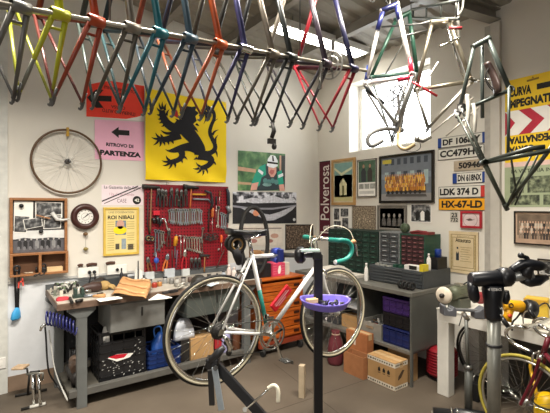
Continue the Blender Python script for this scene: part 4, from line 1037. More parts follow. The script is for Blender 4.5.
# on top of the organisers
mb = MB(); mb.lathe([(0,-.03),(.045,-.03),(.052,-.02),(.052,.02),(.045,.03),(.03,.03),(.03,.024),(0,.024)], (3.80,2.78,1.482), (1,0,0), 24)
mb.build('round_tin', mat('#4C5A46', .4, .3), tag=('round green tin standing on edge on the organisers', 'tin'))
mb = MB(); mb.box((3.86,2.60,1.435), (.12,.22,.03)); mb.tube([(3.80,2.72,1.44),(3.80,2.62,1.455),(3.82,2.52,1.45)], [.008,.014,.010], 8); mb.build('hand_saw_case', mat('#7A2A2C', .5), tag=('dark red flat case on top of the dark red organiser', 'case'), bevel=.004)
bottle('white pointed bottle on the grey chest beside the dark red organiser', 3.72, 2.435, 1.068, .022, .17, WHITE, WHITE, .4)
MB().lathe([(0,0),(.034,0),(.034,.08),(.03,.085),(0,.085)], (3.88,2.43,1.19)).build('jar', mat('#1E3C8C', .4), tag=('blue jar on the black box at the right end of the chest', 'jar'))
MB().bx(3.80,2.387,1.0685,3.98,2.49,1.19).build('storage_box', BLACK, tag=('black box at the right rear end of the grey chest', 'box'), bevel=.006)
bx_ = thing('product_box', 'small white box with a yellow end at the front of the grey chest', 'box', (3.60, 2.46, 1.068))
MB().bx(3.565,2.44,1.0685,3.66,2.62,1.115).build('carton', WHITE, bx_, bevel=.002); MB().bx(3.563,2.398,1.0685,3.66,2.4395,1.135).build('yellow_end', mat('#DCC62A', .5), bx_); MB().bx(3.563,2.47,1.076,3.5645,2.56,1.115).build('dark_panel', INK, bx_)
for i, y in enumerate((2.66, 2.73)):
    MB().bx(3.58,y,1.0685,3.64,y+.045,1.10).build('small_box', mat('#20493A', .5), tag=('small dark green box on the grey chest, %s of two' % ('right' if i == 0 else 'left'), 'box'), bevel=.002)
for i in range(3):
    MB().bx(3.565,2.80+.075*i,1.0685,3.61,2.85+.075*i,1.08+.006*i).build('parts_tray', mat('#9A9A94', .5), tag=('small pale tray on the front edge of the grey chest, %s from the right' % ORD[i], 'tray'))
# black rings, white bottles, cloth
for i in range(4):
    y = 2.42+.045*i; MB().ring((3.42, y, B2+.042), (.25,1,0), .03, .0115, 20, 8).build('rubber_ring', RUBBER, tag=('black rubber ring on edge at the bench front, %s from the right' % ORD[i], 'ring'), group='rubber rings on the steel bench')
bottle('tall white bottle on the steel bench left of the chest', 3.45, 3.03, B2, .022, .20, WHITE, WHITE, .5)
bottle('orange-capped white bottle behind the tall white bottle', 3.52, 3.10, B2, .02, .12, PAPER, mat('#C8642A', .5), .5)
rag('heap of white cloth on the steel bench behind the front wheel', (3.55,3.62,B2+.001), (.17,.26,.09), mat('#CFC9BE', .9), 'cloth_heap', 'cloth', 7, 26)
MB().bx(3.45,3.20,B2,3.62,3.40,B2+.035).build('carton', mat('#D3CCBF', .7), tag=('flat white carton between the cloth heap and the bottles', 'box'), bevel=.002)
# on the floor by the steel bench ----------------------------------------------
def cbox(label, x0, y0, x1, y1, z1, m=CARD, marks=True, opened=False, z0=0.0):
    t_ = thing('cardboard_box', label, 'box', ((x0+x1)/2, (y0+y1)/2, z0))
    if opened:
        mb = MB(); w_ = .006; mb.bx(x0,y0,z0,x1,y1,z0+w_)
        for q in ((x0,y0,x1,y0+w_),(x0,y1-w_,x1,y1),(x0,y0+w_,x0+w_,y1-w_),(x1-w_,y0+w_,x1,y1-w_)): mb.bx(q[0],q[1],z0+w_,q[2],q[3],z1)
        mb.build('carton', m, t_)
    else:
        MB().bx(x0,y0,z0,x1,y1,z1).build('carton', m, t_, bevel=.003)
        ym = (x0+x1)/2; MB().bx(ym-.025,y0-.0008,z1-.06,ym+.025,y1+.0008,z1+.0008).build('tape', mat('#C2A377', .4), t_)
    return t_
bigb = cbox('large brown cardboard box with white printed bands at the foot of the steel bench', 3.11, 2.385, 3.30, 2.715, .262)
Fx = Flat((3.1095,0,0),(0,-1,0),(0,0,1),(-1,0,0)); Fy = Flat((0,2.3845,0),(1,0,0),(0,0,1),(0,-1,0))
PW = mat('#D6CDBB', .8)
for Fl, a0, a1 in ((Fx,-2.715,-2.385),(Fy,3.11,3.30)):
    Fl.rect(a0,.005,a1,.045,PW,0); Fl.rect(a0,.215,a1,.255,PW,0); rr = random.Random(2)
    n_ = int((a1-a0)/.028)
    for i in range(n_):
        for z in (.025,.235):
            a = a0+.014+.028*i; q = [(a+.013*rr.uniform(.5,1)*math.cos(t*PI/3+i), z+.013*rr.uniform(.5,1)*math.sin(t*PI/3+i)) for t in range(6)]; Fl.poly(q, mat('#4E4030', .8), 1)
for i in range(3):
    a = -2.585+.055*i; Fx.rect(a,.135,a+.03,.165,INK,0); Fx.poly([(a+.004,.165),(a+.026,.165),(a+.015,.182)],INK,0); Fx.rect(a,.118,a+.03,.124,INK,0)
Fy.poly([(3.15,.09),(3.2,.11),(3.25,.17),(3.22,.18),(3.16,.13)], mat('#4E3A26', .8), 0)
Fx.build('printed_side', None, bigb); Fy.build('printed_end', None, bigb)
ba = cbox('reddish-brown upright cardboard box behind the low open carton', 3.195, 2.80, 3.30, 3.09, .40, mat('#A5673C', .85))
Fx = Flat((3.1945,0,0),(0,-1,0),(0,0,1),(-1,0,0)); Fx.poly([(-3.03,.26),(-3.0,.26),(-2.99,.33),(-3.02,.34)], PW, 0); Fx.poly([(-2.98,.26),(-2.955,.26),(-2.95,.32),(-2.97,.33)], PW, 0); Fx.rect(-2.93,.2,-2.84,.203,mat('#6A3E22',.8),0); Fx.build('printed_mark', None, ba)
cbox('low open reddish-brown carton in front of the upright box', 3.065, 2.73, 3.19, 3.0, .215, mat('#A06A42', .85), opened=True)
cbox('small tan cardboard box under the bench behind the steel leg', 3.375, 2.42, 3.51, 2.68, .28, mat('#AC8A5E', .85))
sk = thing('red_sack', 'dark red sack on the floor left of the cardboard boxes', 'sack', (3.14, 3.2, 0))
MB().tube([(3.14,3.2,0),(3.14,3.2,.03),(3.15,3.2,.15),(3.14,3.19,.26),(3.15,3.2,.33),(3.15,3.2,.36)], [.075,.085,.09,.075,.04,.05], 12).build('sack_body', mat('#5E2028', .8), sk)
MB().ring((3.148,3.2,.325), (0,0,1), .042, .006, 16, 6).build('tie', mat('#B9A48C', .7), sk)
# red ribbed barrel (workshop motor) under the bench end
rb = thing('red_drum', 'red ribbed drum on the floor between the steel bench and the white table', 'drum', (3.74, 2.30, 0))
prof = [(0,-.15),(.09,-.15),(.13,-.13)]
for i in range(9): 
    h = -.13+.0325*i; prof += [(.140,h*.85),(.149,h*.85+.006),(.149,h*.85+.012),(.140,h*.85+.017)]
prof += [(.13,.14),(.09,.15),(0,.15)]
MB().lathe(prof, (3.74,2.30,.17), (0,0,1), 28).build('drum_body', mat('#8E1622', .45), rb, label='red ribbed body')
MB().cyl((3.74,2.30,.32),(3.74,2.30,.34),.045).build('end_cap', STEEL, rb)
MB().cyl((3.74,2.30,0),(3.74,2.30,.02),.12).build('foot', BLACK, rb)
# slim wooden block standing on the floor
mb = MB(); p = at_z(302, 397, 0); mb.box((p.x,p.y,.145),(.055,.05,.29), Matrix.Rotation(.6,3,'Z')); mb.build('wooden_post', mat('#B7A58A', .7), tag=('short pale wooden post standing on the floor behind the repair stand', 'post'), bevel=.003)
# chrome work stand on the floor at the far left
hs = thing('display_stand', 'small chrome and black bicycle display stand on the floor at the left', 'stand', at_z(33,400,0))
def P_(px, py, y): return at_y(px, py, y)
f0, f1 = at_z(21,409.5,.012), at_z(46,403.5,.012)
MB().cyl(f0, f1, .012, n=10).build('foot_tube', IRON, hs); 
w0 = f0+(f1-f0)*.34; w1 = f0+(f1-f0)*.98
MB().tube([w0+Vector((0,0,.001)), w1+Vector((0,0,.001))], .0145, 10).build('foot_sleeve', mat('#C9C7BE', .4), hs)
g0, g1 = at_z(15,396,.012), at_z(47,389.5,.012)
MB().cyl(g0, g1, .012, n=10).build('foot_tube', IRON, hs)
zt = .30
for px, tx in ((33.8,32.8),(40.5,38.5)):
    a = at_z(px, 404.5, .026); b = at_d(tx, 374.5, dep(a)+.03); MB().tube([a, b], .013, 10).build('upright', CHROME, hs)
for px, tx in ((27.8,29.5),(35,34.5)):
    a = at_z(px, 393.5, .022); b = at_d(tx, 374.5, dep(a)-.02); MB().tube([a, b], .010, 8).build('rear_upright', IRON, hs)
d0 = dep(at_z(33,400,0))
MB().tube([at_d(26.5,374,d0), at_d(43,373,d0), at_d(42.2,380,d0)], .011, 8).build('top_bar', mat('#8E8C84', .4, .6), hs)
MB().tube([at_d(30,372.4,d0+.06), at_d(39.5,371.2,d0+.06)], .010, 8).build('top_bar', IRON, hs)
MB().tube([at_d(28,375,d0), at_d(27,368.5,d0), at_d(14.5,369.5,d0), at_d(14.5,367.5,d0)], .009, 8).build('support_arm', IRON, hs)
pa, pb_ = at_d(14.5,367.3,d0), at_d(26.5,366.8,d0)
MB().bar(pa, pb_, .10, .02).build('wooden_pad', mat('#C4A888', .7), hs, label='pale wooden pad', bevel=.006)
# ================================================================ RED TOOL BOARD
pm = bpy.data.materials.new('perforated_red_steel'); pm.use_nodes = True
nt = pm.node_tree; bs = nt.nodes['Principled BSDF']; bs.inputs['Roughness'].default_value = .45
tc = nt.nodes.new('ShaderNodeTexCoord'); sx = nt.nodes.new('ShaderNodeSeparateXYZ'); nt.links.new(tc.outputs['Object'], sx.inputs[0])
def mth(op, a, b=None):
    n = nt.nodes.new('ShaderNodeMath'); n.operation = op
    for i, v in enumerate((a, b)):
        if v is None: continue
        if isinstance(v, (int, float)): n.inputs[i].default_value = v
        else: nt.links.new(v, n.inputs[i])
    return n.outputs[0]
def tri(o): return mth('ABSOLUTE', mth('SUBTRACT', mth('FRACT', mth('MULTIPLY', o, 1/.0375)), .5))
hole = mth('LESS_THAN', mth('ADD', mth('POWER', tri(sx.outputs[0]), 2), mth('POWER', tri(sx.outputs[2]), 2)), .05)
mx = nt.nodes.new('ShaderNodeMix'); mx.data_type = 'RGBA'; nt.links.new(hole, mx.inputs[0])
mx.inputs[6].default_value = lin('#861220') + [1]; mx.inputs[7].default_value = lin('#2E070C') + [1]
nt.links.new(mx.outputs[2], bs.inputs['Base Color'])
u0, v0, u1, v1 = rectB(143.8, 226.6, 184.3, 272)
tbd = thing('tool_board', 'large red perforated tool board covered with hand tools', 'tool board', ((u0+u1)/2, YB, v0))
MB().bx(u0, YB-.03, v0, u1, YB-.001, v1).build('panel', pm, tbd)
mb = MB(); mb.bx(u0-.004, YB-.036, v1-.035, u1+.004, YB-.0305, v1+.002); mb.build('top_flange', mat('#7A1020', .45), tbd)
MB().bx(u0-.004, YB-.034, v0-.002, u1+.004, YB-.0305, v0+.015).build('bottom_flange', mat('#7A1020', .45), tbd)
YT_ = YB-.048
def tp(px, py, off=0.0): return at_y(px, py, YT_-off)
TOOLG = 'hand tools on the red board'
def tdir(a, b): d = (b-a); L = d.length; return d.normalized(), L
def peg(p, parent):
    MB().tube([Vector((p.x, YB-.0305, p.z)), Vector((p.x, p.y-.008, p.z)), Vector((p.x, p.y-.010, p.z+.006))], .0022, 5).build('hook', DKSTEEL, parent)
def spanner(label, a, b, w_=.020, m=STEEL, off=0.0, group=None, name='spanner'):
    w_ *= 1.4; a, b = tp(*a, off), tp(*b, off); d, L = tdir(a, b); s = Vector((-d.z, 0, d.x))
    t_ = thing(name, label, 'spanner', a, group=group)
    h = w_*1.15
    ring_ = [(h*.5+h*.62*math.cos(t), h*.62*math.sin(t)) for t in [PI*.85-2*PI*.85*i/10 for i in range(11)]]
    ring_ = [(h*.55-h*.62*math.cos(R(20+320*i/12)) , h*.62*math.sin(R(20+320*i/12))) for i in range(13)]
    e = L-h
    left = [(h*1.0, .26*w_), (e*.5, .22*w_), (e, .26*w_)]
    jaw = [(e+h*.1, .55*w_), (e+h*.55, .62*w_), (e+h, .42*w_), (e+h*.95, .2*w_), (e+h*.45, .2*w_), (e+h*.45, -.2*w_), (e+h*.95, -.2*w_), (e+h, -.42*w_), (e+h*.55, -.62*w_), (e+h*.1, -.55*w_)]
    ringp = [(h*.55-h*.6*math.cos(R(150-300*i/10)), h*.6*math.sin(R(150-300*i/10))) for i in range(11)]
    out = [(x, y) for x, y in [(h*1.05, -.24*w_)] ] 
    head = [(h*.55+h*.55*math.cos(R(30+300*i/10)), h*.55*math.sin(R(30+300*i/10))) for i in range(11)]
    poly = head + [(h*1.1, -.24*w_), (e, -.26*w_)] + jaw[::-1] + [(e, .26*w_), (h*1.1, .24*w_)]
    MB().prism(poly, a+Vector((0,.003,0)), d, s, (0,-1,0), .006).build('spanner_body', m, t_)
    MB().cyl(a+d*(h*.55)+Vector((0,-.0031,0)), a+d*(h*.55)+Vector((0,-.0045,0)), h*.3, n=10).build('ring_eye', IRON, t_)
    return t_
def screwdriver(label, a, b, hm, r=.013, hf=.4, off=0.0, group=None, name='screwdriver'):
    a, b = tp(*a, off), tp(*b, off); d, L = tdir(a, b); t_ = thing(name, label, 'screwdriver', a, group=group)
    MB().lathe([(0,0),(r*.7,0),(r,L*hf*.15),(r*.85,L*hf*.5),(r,L*hf*.85),(r*.5,L*hf),(0,L*hf)], a, d, 10).build('handle', hm, t_)
    MB().cyl(a+d*L*hf, b, .0035, n=6).build('shaft', STEEL, t_); return t_
def pliers(label, a, b, hm, spread=.035, off=0.0, jm=DKSTEEL, up=True, group=None, name='pliers', jf=.32):
    a, b = tp(*a, off), tp(*b, off); d, L = tdir(a, b); s = Vector((-d.z, 0, d.x)); t_ = thing(name, label, 'pliers', a, group=group)
    c = a+d*L*jf
    mb = MB(); mb.tube([a+s*.002, a+s*.008+d*L*.12, c+s*.010], [.006,.012,.014], 6); mb.tube([a-s*.002, a-s*.008+d*L*.12, c-s*.010], [.006,.012,.014], 6); mb.cyl(c+Vector((0,.008,0)), c-Vector((0,.010,0)), .013)
    mb.build('jaws', jm, t_)
    for k in (-1, 1):
        MB().tube(smooth([c+s*(k*.006), c+s*(k*spread*.8)+d*L*.22, c+s*(k*spread)+d*L*.48, c+s*(k*spread*.75)+d*(L*(1-jf))],2), .0095, 7).build('handle', hm, t_)
    return t_
def hammer(label, a, b, hd, hm, hl=.11, hr=.014, hname='hammer', off=0.0, sd=1, group=None):
    a, b = tp(*a, off), tp(*b, off); d, L = tdir(a, b); s = Vector((-d.z, 0, d.x))*sd; t_ = thing(hname, label, 'hammer', a, group=group)
    MB().tube([a-d*.004, a+d*L*.5, a+d*L*.75, b], [.009,.010,.013,.012], 8, flat=.7).build('handle', hm, t_)
    mb = MB(); mb.tube([a-s*hl*.5, a-s*hl*.2, a+s*hl*.15, a+s*hl*.5], [hr*1.1,hr*.85,hr*.8,hr*.45], 10); mb.build('head', hd, t_); return t_
def bar_tool(label, name, cat, pts, r, m, off=0.0, grip=None):
    P0 = [tp(*p, off) for p in pts]; t_ = thing(name, label, cat, P0[0])
    MB().tube(P0, r, 8).build('bar', m, t_)
    if grip: MB().tube([P0[-1]+(P0[-2]-P0[-1])*.35, P0[-1]], grip[0], 8).build('grip', grip[1], t_)
    return t_
BRN = mat('#7A4A28', .55); ORH = mat('#C0662C', .5); DKP = mat('#26262A', .45); BLT = mat('#2A4CA8', .4); RDH = mat('#B0202C', .4); YLH = mat('#D0962A', .45); GRP = mat('#7C848C', .3, .6); SLV = mat('#B4BCC4', .25, .7)
# upper row of combination spanners
xs = [169.3+2.28*i for i in range(15)]
for i, x in enumerate(xs):
    h = 17 - 2.2*abs(i-6)/7 - (2 if i == 0 else 0); y = 208.2+.25*(i % 3)+(1.2 if i in (0,14) else 0)
    spanner('silver spanner in the upper row, %s from the left' % ORD[i], (x, y), (x+.15, y+h), .024-.0004*abs(i-5), SLV if i % 3 else STEEL, .004*(i % 2), 'upper row of spanners on the red board')
# lower row of thin spanners
for i in range(7):
    x = 186.5+2.55*i; spanner('thin spanner in the lower row, %s from the left' % ORD[i], (x, 236.2+.4*(i > 3)), (x+.6, 250+i*.7), .019, CHROME if i > 1 else STEEL, .003*(i % 2), 'lower row of thin spanners on the red board')
# big hammers, mallets
t_ = hammer('long-handled black hammer at the left edge of the red board', (151.5,187), (150.2,233), IRON, mat('#8A6848', .6), .20, .026)
bar_tool('dark pry bar hanging beside the long-handled hammer', 'pry_bar', 'pry bar', ((148,193),(147.6,225),(149.5,234)), .007, IRON)
hammer('mallet with an orange handle hanging below the top edge', (191.3,187.2), (190.2,208.5), BLKPL, ORH, .19, .028, 'mallet', .012)
bar_tool('yellow-handled hand saw lying level near the top of the board', 'hand_saw', 'saw', ((192.5,194.3),(206,194.6)), .011, YLH, .004)
bar_tool('horizontal steel bar clamp below the yellow handled saw', 'bar_clamp', 'clamp', ((193,199),(208,199.5),(211,203)), .012, GRP, .004)
bar_tool('black pistol-shaped tool under the top right flange', 'rivet_gun', 'tool', ((205,191),(211,193),(212.5,203),(211,209)), .015, DKP, .02)
# dark pliers hanging in the upper left
for i, (x, m_, nm) in enumerate(((158.5,DKP,'black'),(162.3,IRON,'iron grey'),(165.8,mat('#4A3A34',.5),'dark brown'),(171.5,DKP,'black'),(177,mat('#2E3B34',.5),'dark green'),(181.5,IRON,'iron grey'),(185.8,mat('#3A2A26',.5),'brown-black'))):
    pliers('%s handled pliers in the top row, %s pair from the left' % (nm, ORD[i]), (x, 187.5+.8*(i % 3)), (x-.4, 206+1.5*(i % 2)), m_, .020, .006*(i % 2))
for i, (x, y) in enumerate(((171.3,193.3),(178.6,200.4))):
    p = tp(x, y, .02); MB().cyl(p, p+Vector((0,-.012,0)), .010).build('bolt_head', CHROME, tag=('bright round bolt head among the dark pliers, %s' % ('upper' if i == 0 else 'lower'), 'bolt'))
# left middle: rolls, levers
for i, (x, y, r_) in enumerate(((148.3,238.2,.030),(152,238.8,.024))):
    p = tp(x, y, .02); t_ = thing('tape_roll', '%s black ring tool at the left edge of the board' % ('larger' if i == 0 else 'smaller'), 'ring', p)
    MB().ring(p, (0,1,0), r_, .009, 22, 8, .014).build('roll', BLKPL, t_); MB().ring(p+Vector((0,-.008,0)), (0,1,0), r_*.62, .004, 18, 6).build('inner_ring', mat('#9A8A5A', .4, .4), t_)
bar_tool('bright curved crank lever in the left middle of the board', 'crank_lever', 'lever', ((160.5,218.5),(164.3,219),(166.2,224),(168,230.5)), .011, CHROME, .03)
mb = MB(); 
for q in (((153,218),(155,223)),((157,216.5),(158.5,224)),((161,218),(160,226))): mb.tube([tp(*q[0],.02), tp(*q[1],.02)], [.022,.014], 8)
mb.build('socket_cluster', BLKPL, tag=('bunch of black sockets hanging above the grey spanners', 'sockets'))
rp = tp(156.5,213,.0); MB().box(rp,(.075,.02,.05)).build('red_holder', RED, tag=('bright red holder above the black sockets', 'holder'), bevel=.004)
for i, x in enumerate((155.6,158.4,161.0,163.2)):
    spanner('grey spanner in the left middle group, %s of four' % ORD[i], (x, 229+.6*i), (x+.4-.9*(i==0), 255-3.6*i if i else 256), .022, GRP if i < 2 else STEEL, .006*(i % 2))
pliers('grey pliers with dark handles right of the left spanner group', (169,228), (168.5,247), mat('#4A2A26', .5), .022, .006)
# yellow, T handles
t_ = bar_tool('yellow plastic handle tool in the middle of the board', 'glue_gun', 'tool', ((176.5,234.5),(175,246),(174.8,258)), .008, GRP, .004)
a = tp(176.3,236,.008); b = tp(174.8,246,.008); MB().tube([a,a+(b-a)*.3,b],[.016,.026,.020],8).build('yellow_handle', mat('#C98A1E', .45), t_)
for i, x in enumerate((180.8,184)):
    t_ = bar_tool('thin T-handle key in the middle of the board, %s of two' % ('left' if i == 0 else 'right'), 't_handle_key', 'key', ((x,236),(x,258-5*i)), .0045, STEEL, .004)
    MB().cyl(tp(x-2.4,236,.004), tp(x+2.4,236,.004), .005, n=8).build('cross_handle', STEEL, t_)
# lower left
pliers('brown-handled cutters in the lower left of the board', (168,253.5), (164,271.5), ORH, .020, .01, GRP)
pliers('brown curved pliers at the bottom left corner', (147.5,257), (150.5,271.5), BRN, .020, .004)
t_ = bar_tool('blue-knobbed tool in the lower left of the board', 'cable_puller', 'tool', ((156,252),(156.5,270)), .007, GRP, .006)
MB().ball(tp(156.4,260.5,.02), (.030,.022,.034)).build('blue_knob', BLT, t_)
pliers('red-handled pliers in the lower middle of the board', (185,249.5), (183.8,269.5), RDH, .030, .012, STEEL)
for i, (x, m_, nm) in enumerate(((191.5,mat('#3A1E1E',.5),'dark red'),(195.5,DKP,'black'),(199.2,IRON,'iron grey'))):
    pliers('%s small pliers below the thin spanners, %s of three' % (nm, ORD[i]), (x, 257.5), (x+.3, 269), m_, .018, .008)
hammer('small hammer with a tan wooden handle hanging low on the board', (204.8,255.5), (204.3,272), IRON, mat('#9A6A3A', .55), .13, .018, 'hammer', .012)
bar_tool('dark screw bar hanging left of the blue knob', 'punch', 'punch', ((172,250),(172.3,268)), .006, IRON, .004)
bar_tool('purple-grey file hanging under the yellow handle', 'file', 'file', ((177.3,250),(176,268)), .006, mat('#6A5A6E', .5), .01)
# right part
for i in range(3):
    p = tp(206.5+4.2*i, 236.5+1.2*(i % 2), .02); t_ = thing('sprocket', 'dark toothed sprocket hanging in the right middle, %s of three' % ORD[i], 'sprocket', p)
    mb = MB(); mb.ring(p, (0,1,0), .036, .006, 24, 6, .003)
    for k in range(16): a = 2*PI*k/16; mb.box(p+Vector((.044*math.cos(a),0,.044*math.sin(a))), (.010,.004,.006), Matrix.Rotation(-a,3,'Y'))
    mb.build('toothed_ring', IRON, t_); mb = MB()
    for k in range(3): a = 2*PI*k/3+.4; mb.bar(p, p+Vector((.034*math.cos(a),0,.034*math.sin(a))), .010, .004, (0,1,0))
    mb.build('spider', DKSTEEL, t_)
bar_tool('chain whip handle above the sprockets', 'chain_whip', 'chain whip', ((209,209),(208.5,232)), .008, IRON, .012)
t_ = screwdriver('orange-handled screwdriver right of the upper spanner row', (212.6,208), (212.2,233), ORH, .018, .38, .012)
screwdriver('black-handled screwdriver beside the orange-handled one', (216.3,196), (216,222), DKP, .012, .35, .006)
spanner('long bright spanner near the right edge of the board', (218.6,206), (217.6,228), .026, CHROME, .006)
for i, x in enumerate((221.3,223.4,225.4)): spanner('spanner of the right-edge trio, %s from the left' % ORD[i], (x, 212+i), (x+.5, 228.5+.5*i), .022, SLV, .004*(i % 2))
t_ = screwdriver('small orange-handled tool at the right edge of the board', (221.3,235), (221.6,252), mat('#E0602A', .4), .016, .45, .006)
screwdriver('thin brown-handled screwdriver in the top right', (219.8,191.5), (219.5,204), BRN, .010, .4, .004)
spanner('small spanner left of the sprockets', (203,227), (201.5,243), .022, STEEL, .006)
bar_tool('dark brown bar leaning across the lower right of the board', 'tyre_lever', 'lever', ((224.5,249),(219,262),(216.5,268)), .007, mat('#4A3026', .5), .02)
for i, (x, y) in enumerate(((218.5,249.3),(208,256.5))):
    p = tp(x, y, .01); MB().ring(p, (0,1,0), .012, .005, 14, 6).build('shackle', CHROME, tag=('small bright shackle in the lower right of the board, %s one' % ('right' if i == 0 else 'left'), 'shackle'))
# spray guns hanging on the right edge
e = at_y(228.4, 200, YB-.04)
t_ = thing('spray_torch', 'dark and grey torch hanging on the right edge of the red board', 'torch', e)
MB().tube([at_y(226.9,188.5,YB-.05), at_y(228.2,193,YB-.05), at_y(228.6,206,YB-.05)], [.014,.022,.020], 10).build('torch_body', mat('#2C3440', .4), t_)
MB().tube([at_y(227.2,206,YB-.06), at_y(230.2,213,YB-.06)], [.026,.022], 10).build('torch_head', mat('#7E8486', .35, .3), t_)
MB().tube([at_y(228,213,YB-.05), at_y(227.8,223,YB-.05)], [.016,.012], 8).build('torch_tail', DKP, t_)
bar_tool('slim hook at the top left of the red board', 'wall_hook', 'hook', ((166.5,184.5),(166.3,181.8),(168,181.6),(168.3,184)), .004, STEEL, .0)
# ================================================================ CLUTTER ON THE WORKBENCH TOP
def onb(px, py): p = at_z(px, py, BT); return p
def bench_obj(px, py): p = onb(px, py); return p
# glass jars and pots, back left of bench : px,py of the base on the bench top
def jar(label, px, py, r, h, m, lid=None, name='jar', cat='jar', group=None):
    p = onb(px, py); t_ = thing(name, label, cat, p, group=group)
    MB().lathe([(0,0),(r*.92,0),(r,r*.15),(r,h*.78),(r*.8,h*.88),(r*.8,h),(0,h)], p, n=14).build('jar_body', m, t_)
    if lid: MB().lathe([(0,0),(r*.9,0),(r*.9,h*.14),(0,h*.14)], p+Vector((0,0,h)), n=14).build('lid', lid, t_)
    return t_
GL = mat('#8E8C86', .15, 0, .25, 30); AMB = mat('#7A4A1E', .2, 0, .2)
# heap of small bright hardware at the left end: countable pieces as things
rnd = random.Random(11); HW = [mat('#C4C2BA', .4, .3), mat('#8A8E80', .4, .3), mat('#D6D4CC', .3, .4), IRON, mat('#C9C3B4', .5), mat('#6A7A5E', .5)]
kinds = ('bolt','nut','bracket')
SH = {}
for i in range(34):
    px = 52+27*rnd.random(); py = 285.5+10.5*rnd.random(); p = onb(px, py)
    if p.x < .53: p.x = .535+.02*rnd.random()
    if p.y > 4.40: p.y = 4.40
    k = i % 3; m = HW[(i*5) % 6]; yaw = rnd.random()*6.28
    M = Matrix.Translation(p) @ Matrix.Rotation(yaw, 4, 'Z'); nm = ('brake_caliper','hub_axle','metal_bracket')[k]
    lab = ('small metal caliper in the heap of parts at the left bench end','short axle lying in the heap of parts at the left bench end','small bent metal bracket in the heap at the left bench end')[k]
    grp = ('loose calipers on the bench','loose axles on the bench','loose brackets on the bench')[k]
    t_ = thing(nm, lab, ('caliper','axle','bracket')[k], group=grp, M=M)
    mb = MB(M)
    if k == 0: mb.tube(smooth([(-.035,0,.012),(-.03,0,.05),(0,0,.065),(.03,0,.05),(.035,0,.012)],2), .009, 7); mb.build('arm', m, t_); MB(M).cyl((0,-.015,.06),(0,.02,.06),.010).build('pivot', HW[(i*5+2) % 6], t_)
    elif k == 1: mb.cyl((-.05,0,.014),(.05,0,.014),.006,n=8); mb.build('shaft', m, t_); MB(M).lathe([(0,-.03),(.014,-.03),(.014,-.02),(.009,-.015),(.009,.015),(.014,.02),(.014,.03),(0,.03)], (0,0,.014), (1,0,0), 12).build('barrel', HW[(i*5+1) % 6], t_)
    else: mb.bx(-.03,-.012,0,.03,.012,.006); mb.bx(.024,-.012,.006,.03,.012,.05); mb.build('plate', m, t_); MB(M).cyl((.0,0,.006),(0,0,.02),.008,n=8).build('bolt', HW[(i*5+3) % 6], t_)
# red cloth / tin, dark grips
rag('small crumpled red rag at the front left of the bench', onb(62.5,300.2)+Vector((0,0,.001)), (.055,.035,.03), mat('#B8303A', .8), seed=2)
for i, (a, b, lb) in enumerate((((72,304),(70,299.8),'left'),((76,303),(82.5,301.5),'right'))):
    pa, pb_ = onb(*a), onb(*b); MB().tube([pa+Vector((0,0,.014)), pb_+Vector((0,0,.014))], .0135, 8).build('dark_grip', IRON, tag=('short dark grip lying at the front left of the bench, %s of two' % lb, 'grip'))
p = onb(79,297.5); t_ = thing('small_vice', 'small dark green vice on the left part of the bench', 'vice', p)
mb = MB(); mb.bx(p.x-.05,p.y-.03,BT,p.x+.05,p.y+.03,BT+.03); mb.build('base', mat('#24362F',.5), t_, bevel=.004)
for dx, nm in ((-.03,'fixed_jaw'),(.025,'sliding_jaw')): MB().bx(p.x+dx-.012,p.y-.035,BT+.0305,p.x+dx+.012,p.y+.035,BT+.085).build(nm, mat('#2E4038',.5), t_, bevel=.004)
MB().cyl((p.x+.038,p.y,BT+.05),(p.x+.10,p.y,BT+.05),.008).build('screw', STEEL, t_)
# brown leather saddles and tan glove in the middle left
def blob(label, name, cat, px, py, r, m, seed=0, lift=0.0, tail=None):
    p = onb(px, py); t_ = thing(name, label, cat, p); c = p+Vector((0,0,r[2]*.98+lift))
    MB().ball(c, r, 16, 10).build('shell', m, t_)
    return t_, p, c
def lsaddle(label, px, py, yaw, m):
    p = onb(px, py); M = Matrix.Translation(p) @ Matrix.Rotation(yaw,4,'Z') @ Matrix.Scale(.78,4); t_ = thing('leather_saddle', label, 'saddle', M=M)
    mb = MB(M); mb.tube([(-.13,0,.03),(-.11,0,.05),(-.03,0,.065),(.05,0,.065),(.12,0,.055),(.145,0,.04)], [.015,.022,.045,.062,.066,.03], 14, flat=1.0)
    mb.build('shell', m, t_)
    for s in (-1,1): MB(M).tube([(-.1,s*.012,.03),(-.04,s*.02,.006),(.05,s*.02,.006),(.11,s*.03,.03)], .0035, 6).build('rail', DKSTEEL, t_)
LSD = mat('#3E2A24', .5, 0, .2)
lsaddle('dark brown leather saddle on the bench below the left socket box', 88.5, 293, .2, LSD)
lsaddle('black-brown saddle behind the dark brown one on the bench', 97, 287.5, .5, mat('#221A18', .5))
t_, p, c = blob('crumpled tan leather glove on the bench right of the saddles', 'leather_glove', 'glove', 104, 290, (.06,.05,.045), mat('#A88A56', .8, 0, .15, 20))
for k in range(5): 
    a = R(-50+25*k); MB().tube([c+Vector((.04*math.cos(a),.035*math.sin(a),0)), c+Vector((.085*math.cos(a),.08*math.sin(a),-.012)), c+Vector((.11*math.cos(a),.10*math.sin(a),-.03))], [.014,.013,.009], 8).build('finger', mat('#A88A56', .8, 0, .15, 20), t_)
p = onb(112,286); MB().box(p+Vector((0,0,.045)), (.16,.10,.09), Matrix.Rotation(.15,3,'Z')).build('dark_tub', mat('#3A3E40', .5), tag=('dark grey tub at the back of the bench below the right socket box', 'tub'), bevel=.006)
for i, x in enumerate((121.5,)):
    p = onb(x,287); t_ = bottle('thin dark spray bottle standing behind the tan paper bag', p.x, p.y, BT, .018, .19, DKP, BLACK, .4)
p = onb(124.5,283); MB().lathe([(0,0),(.03,0),(.034,.05),(.026,.09),(.0,.09)], p).build('dark_jar', DKP, tag=('small black jar at the back of the bench right of the spray bottle','jar'))
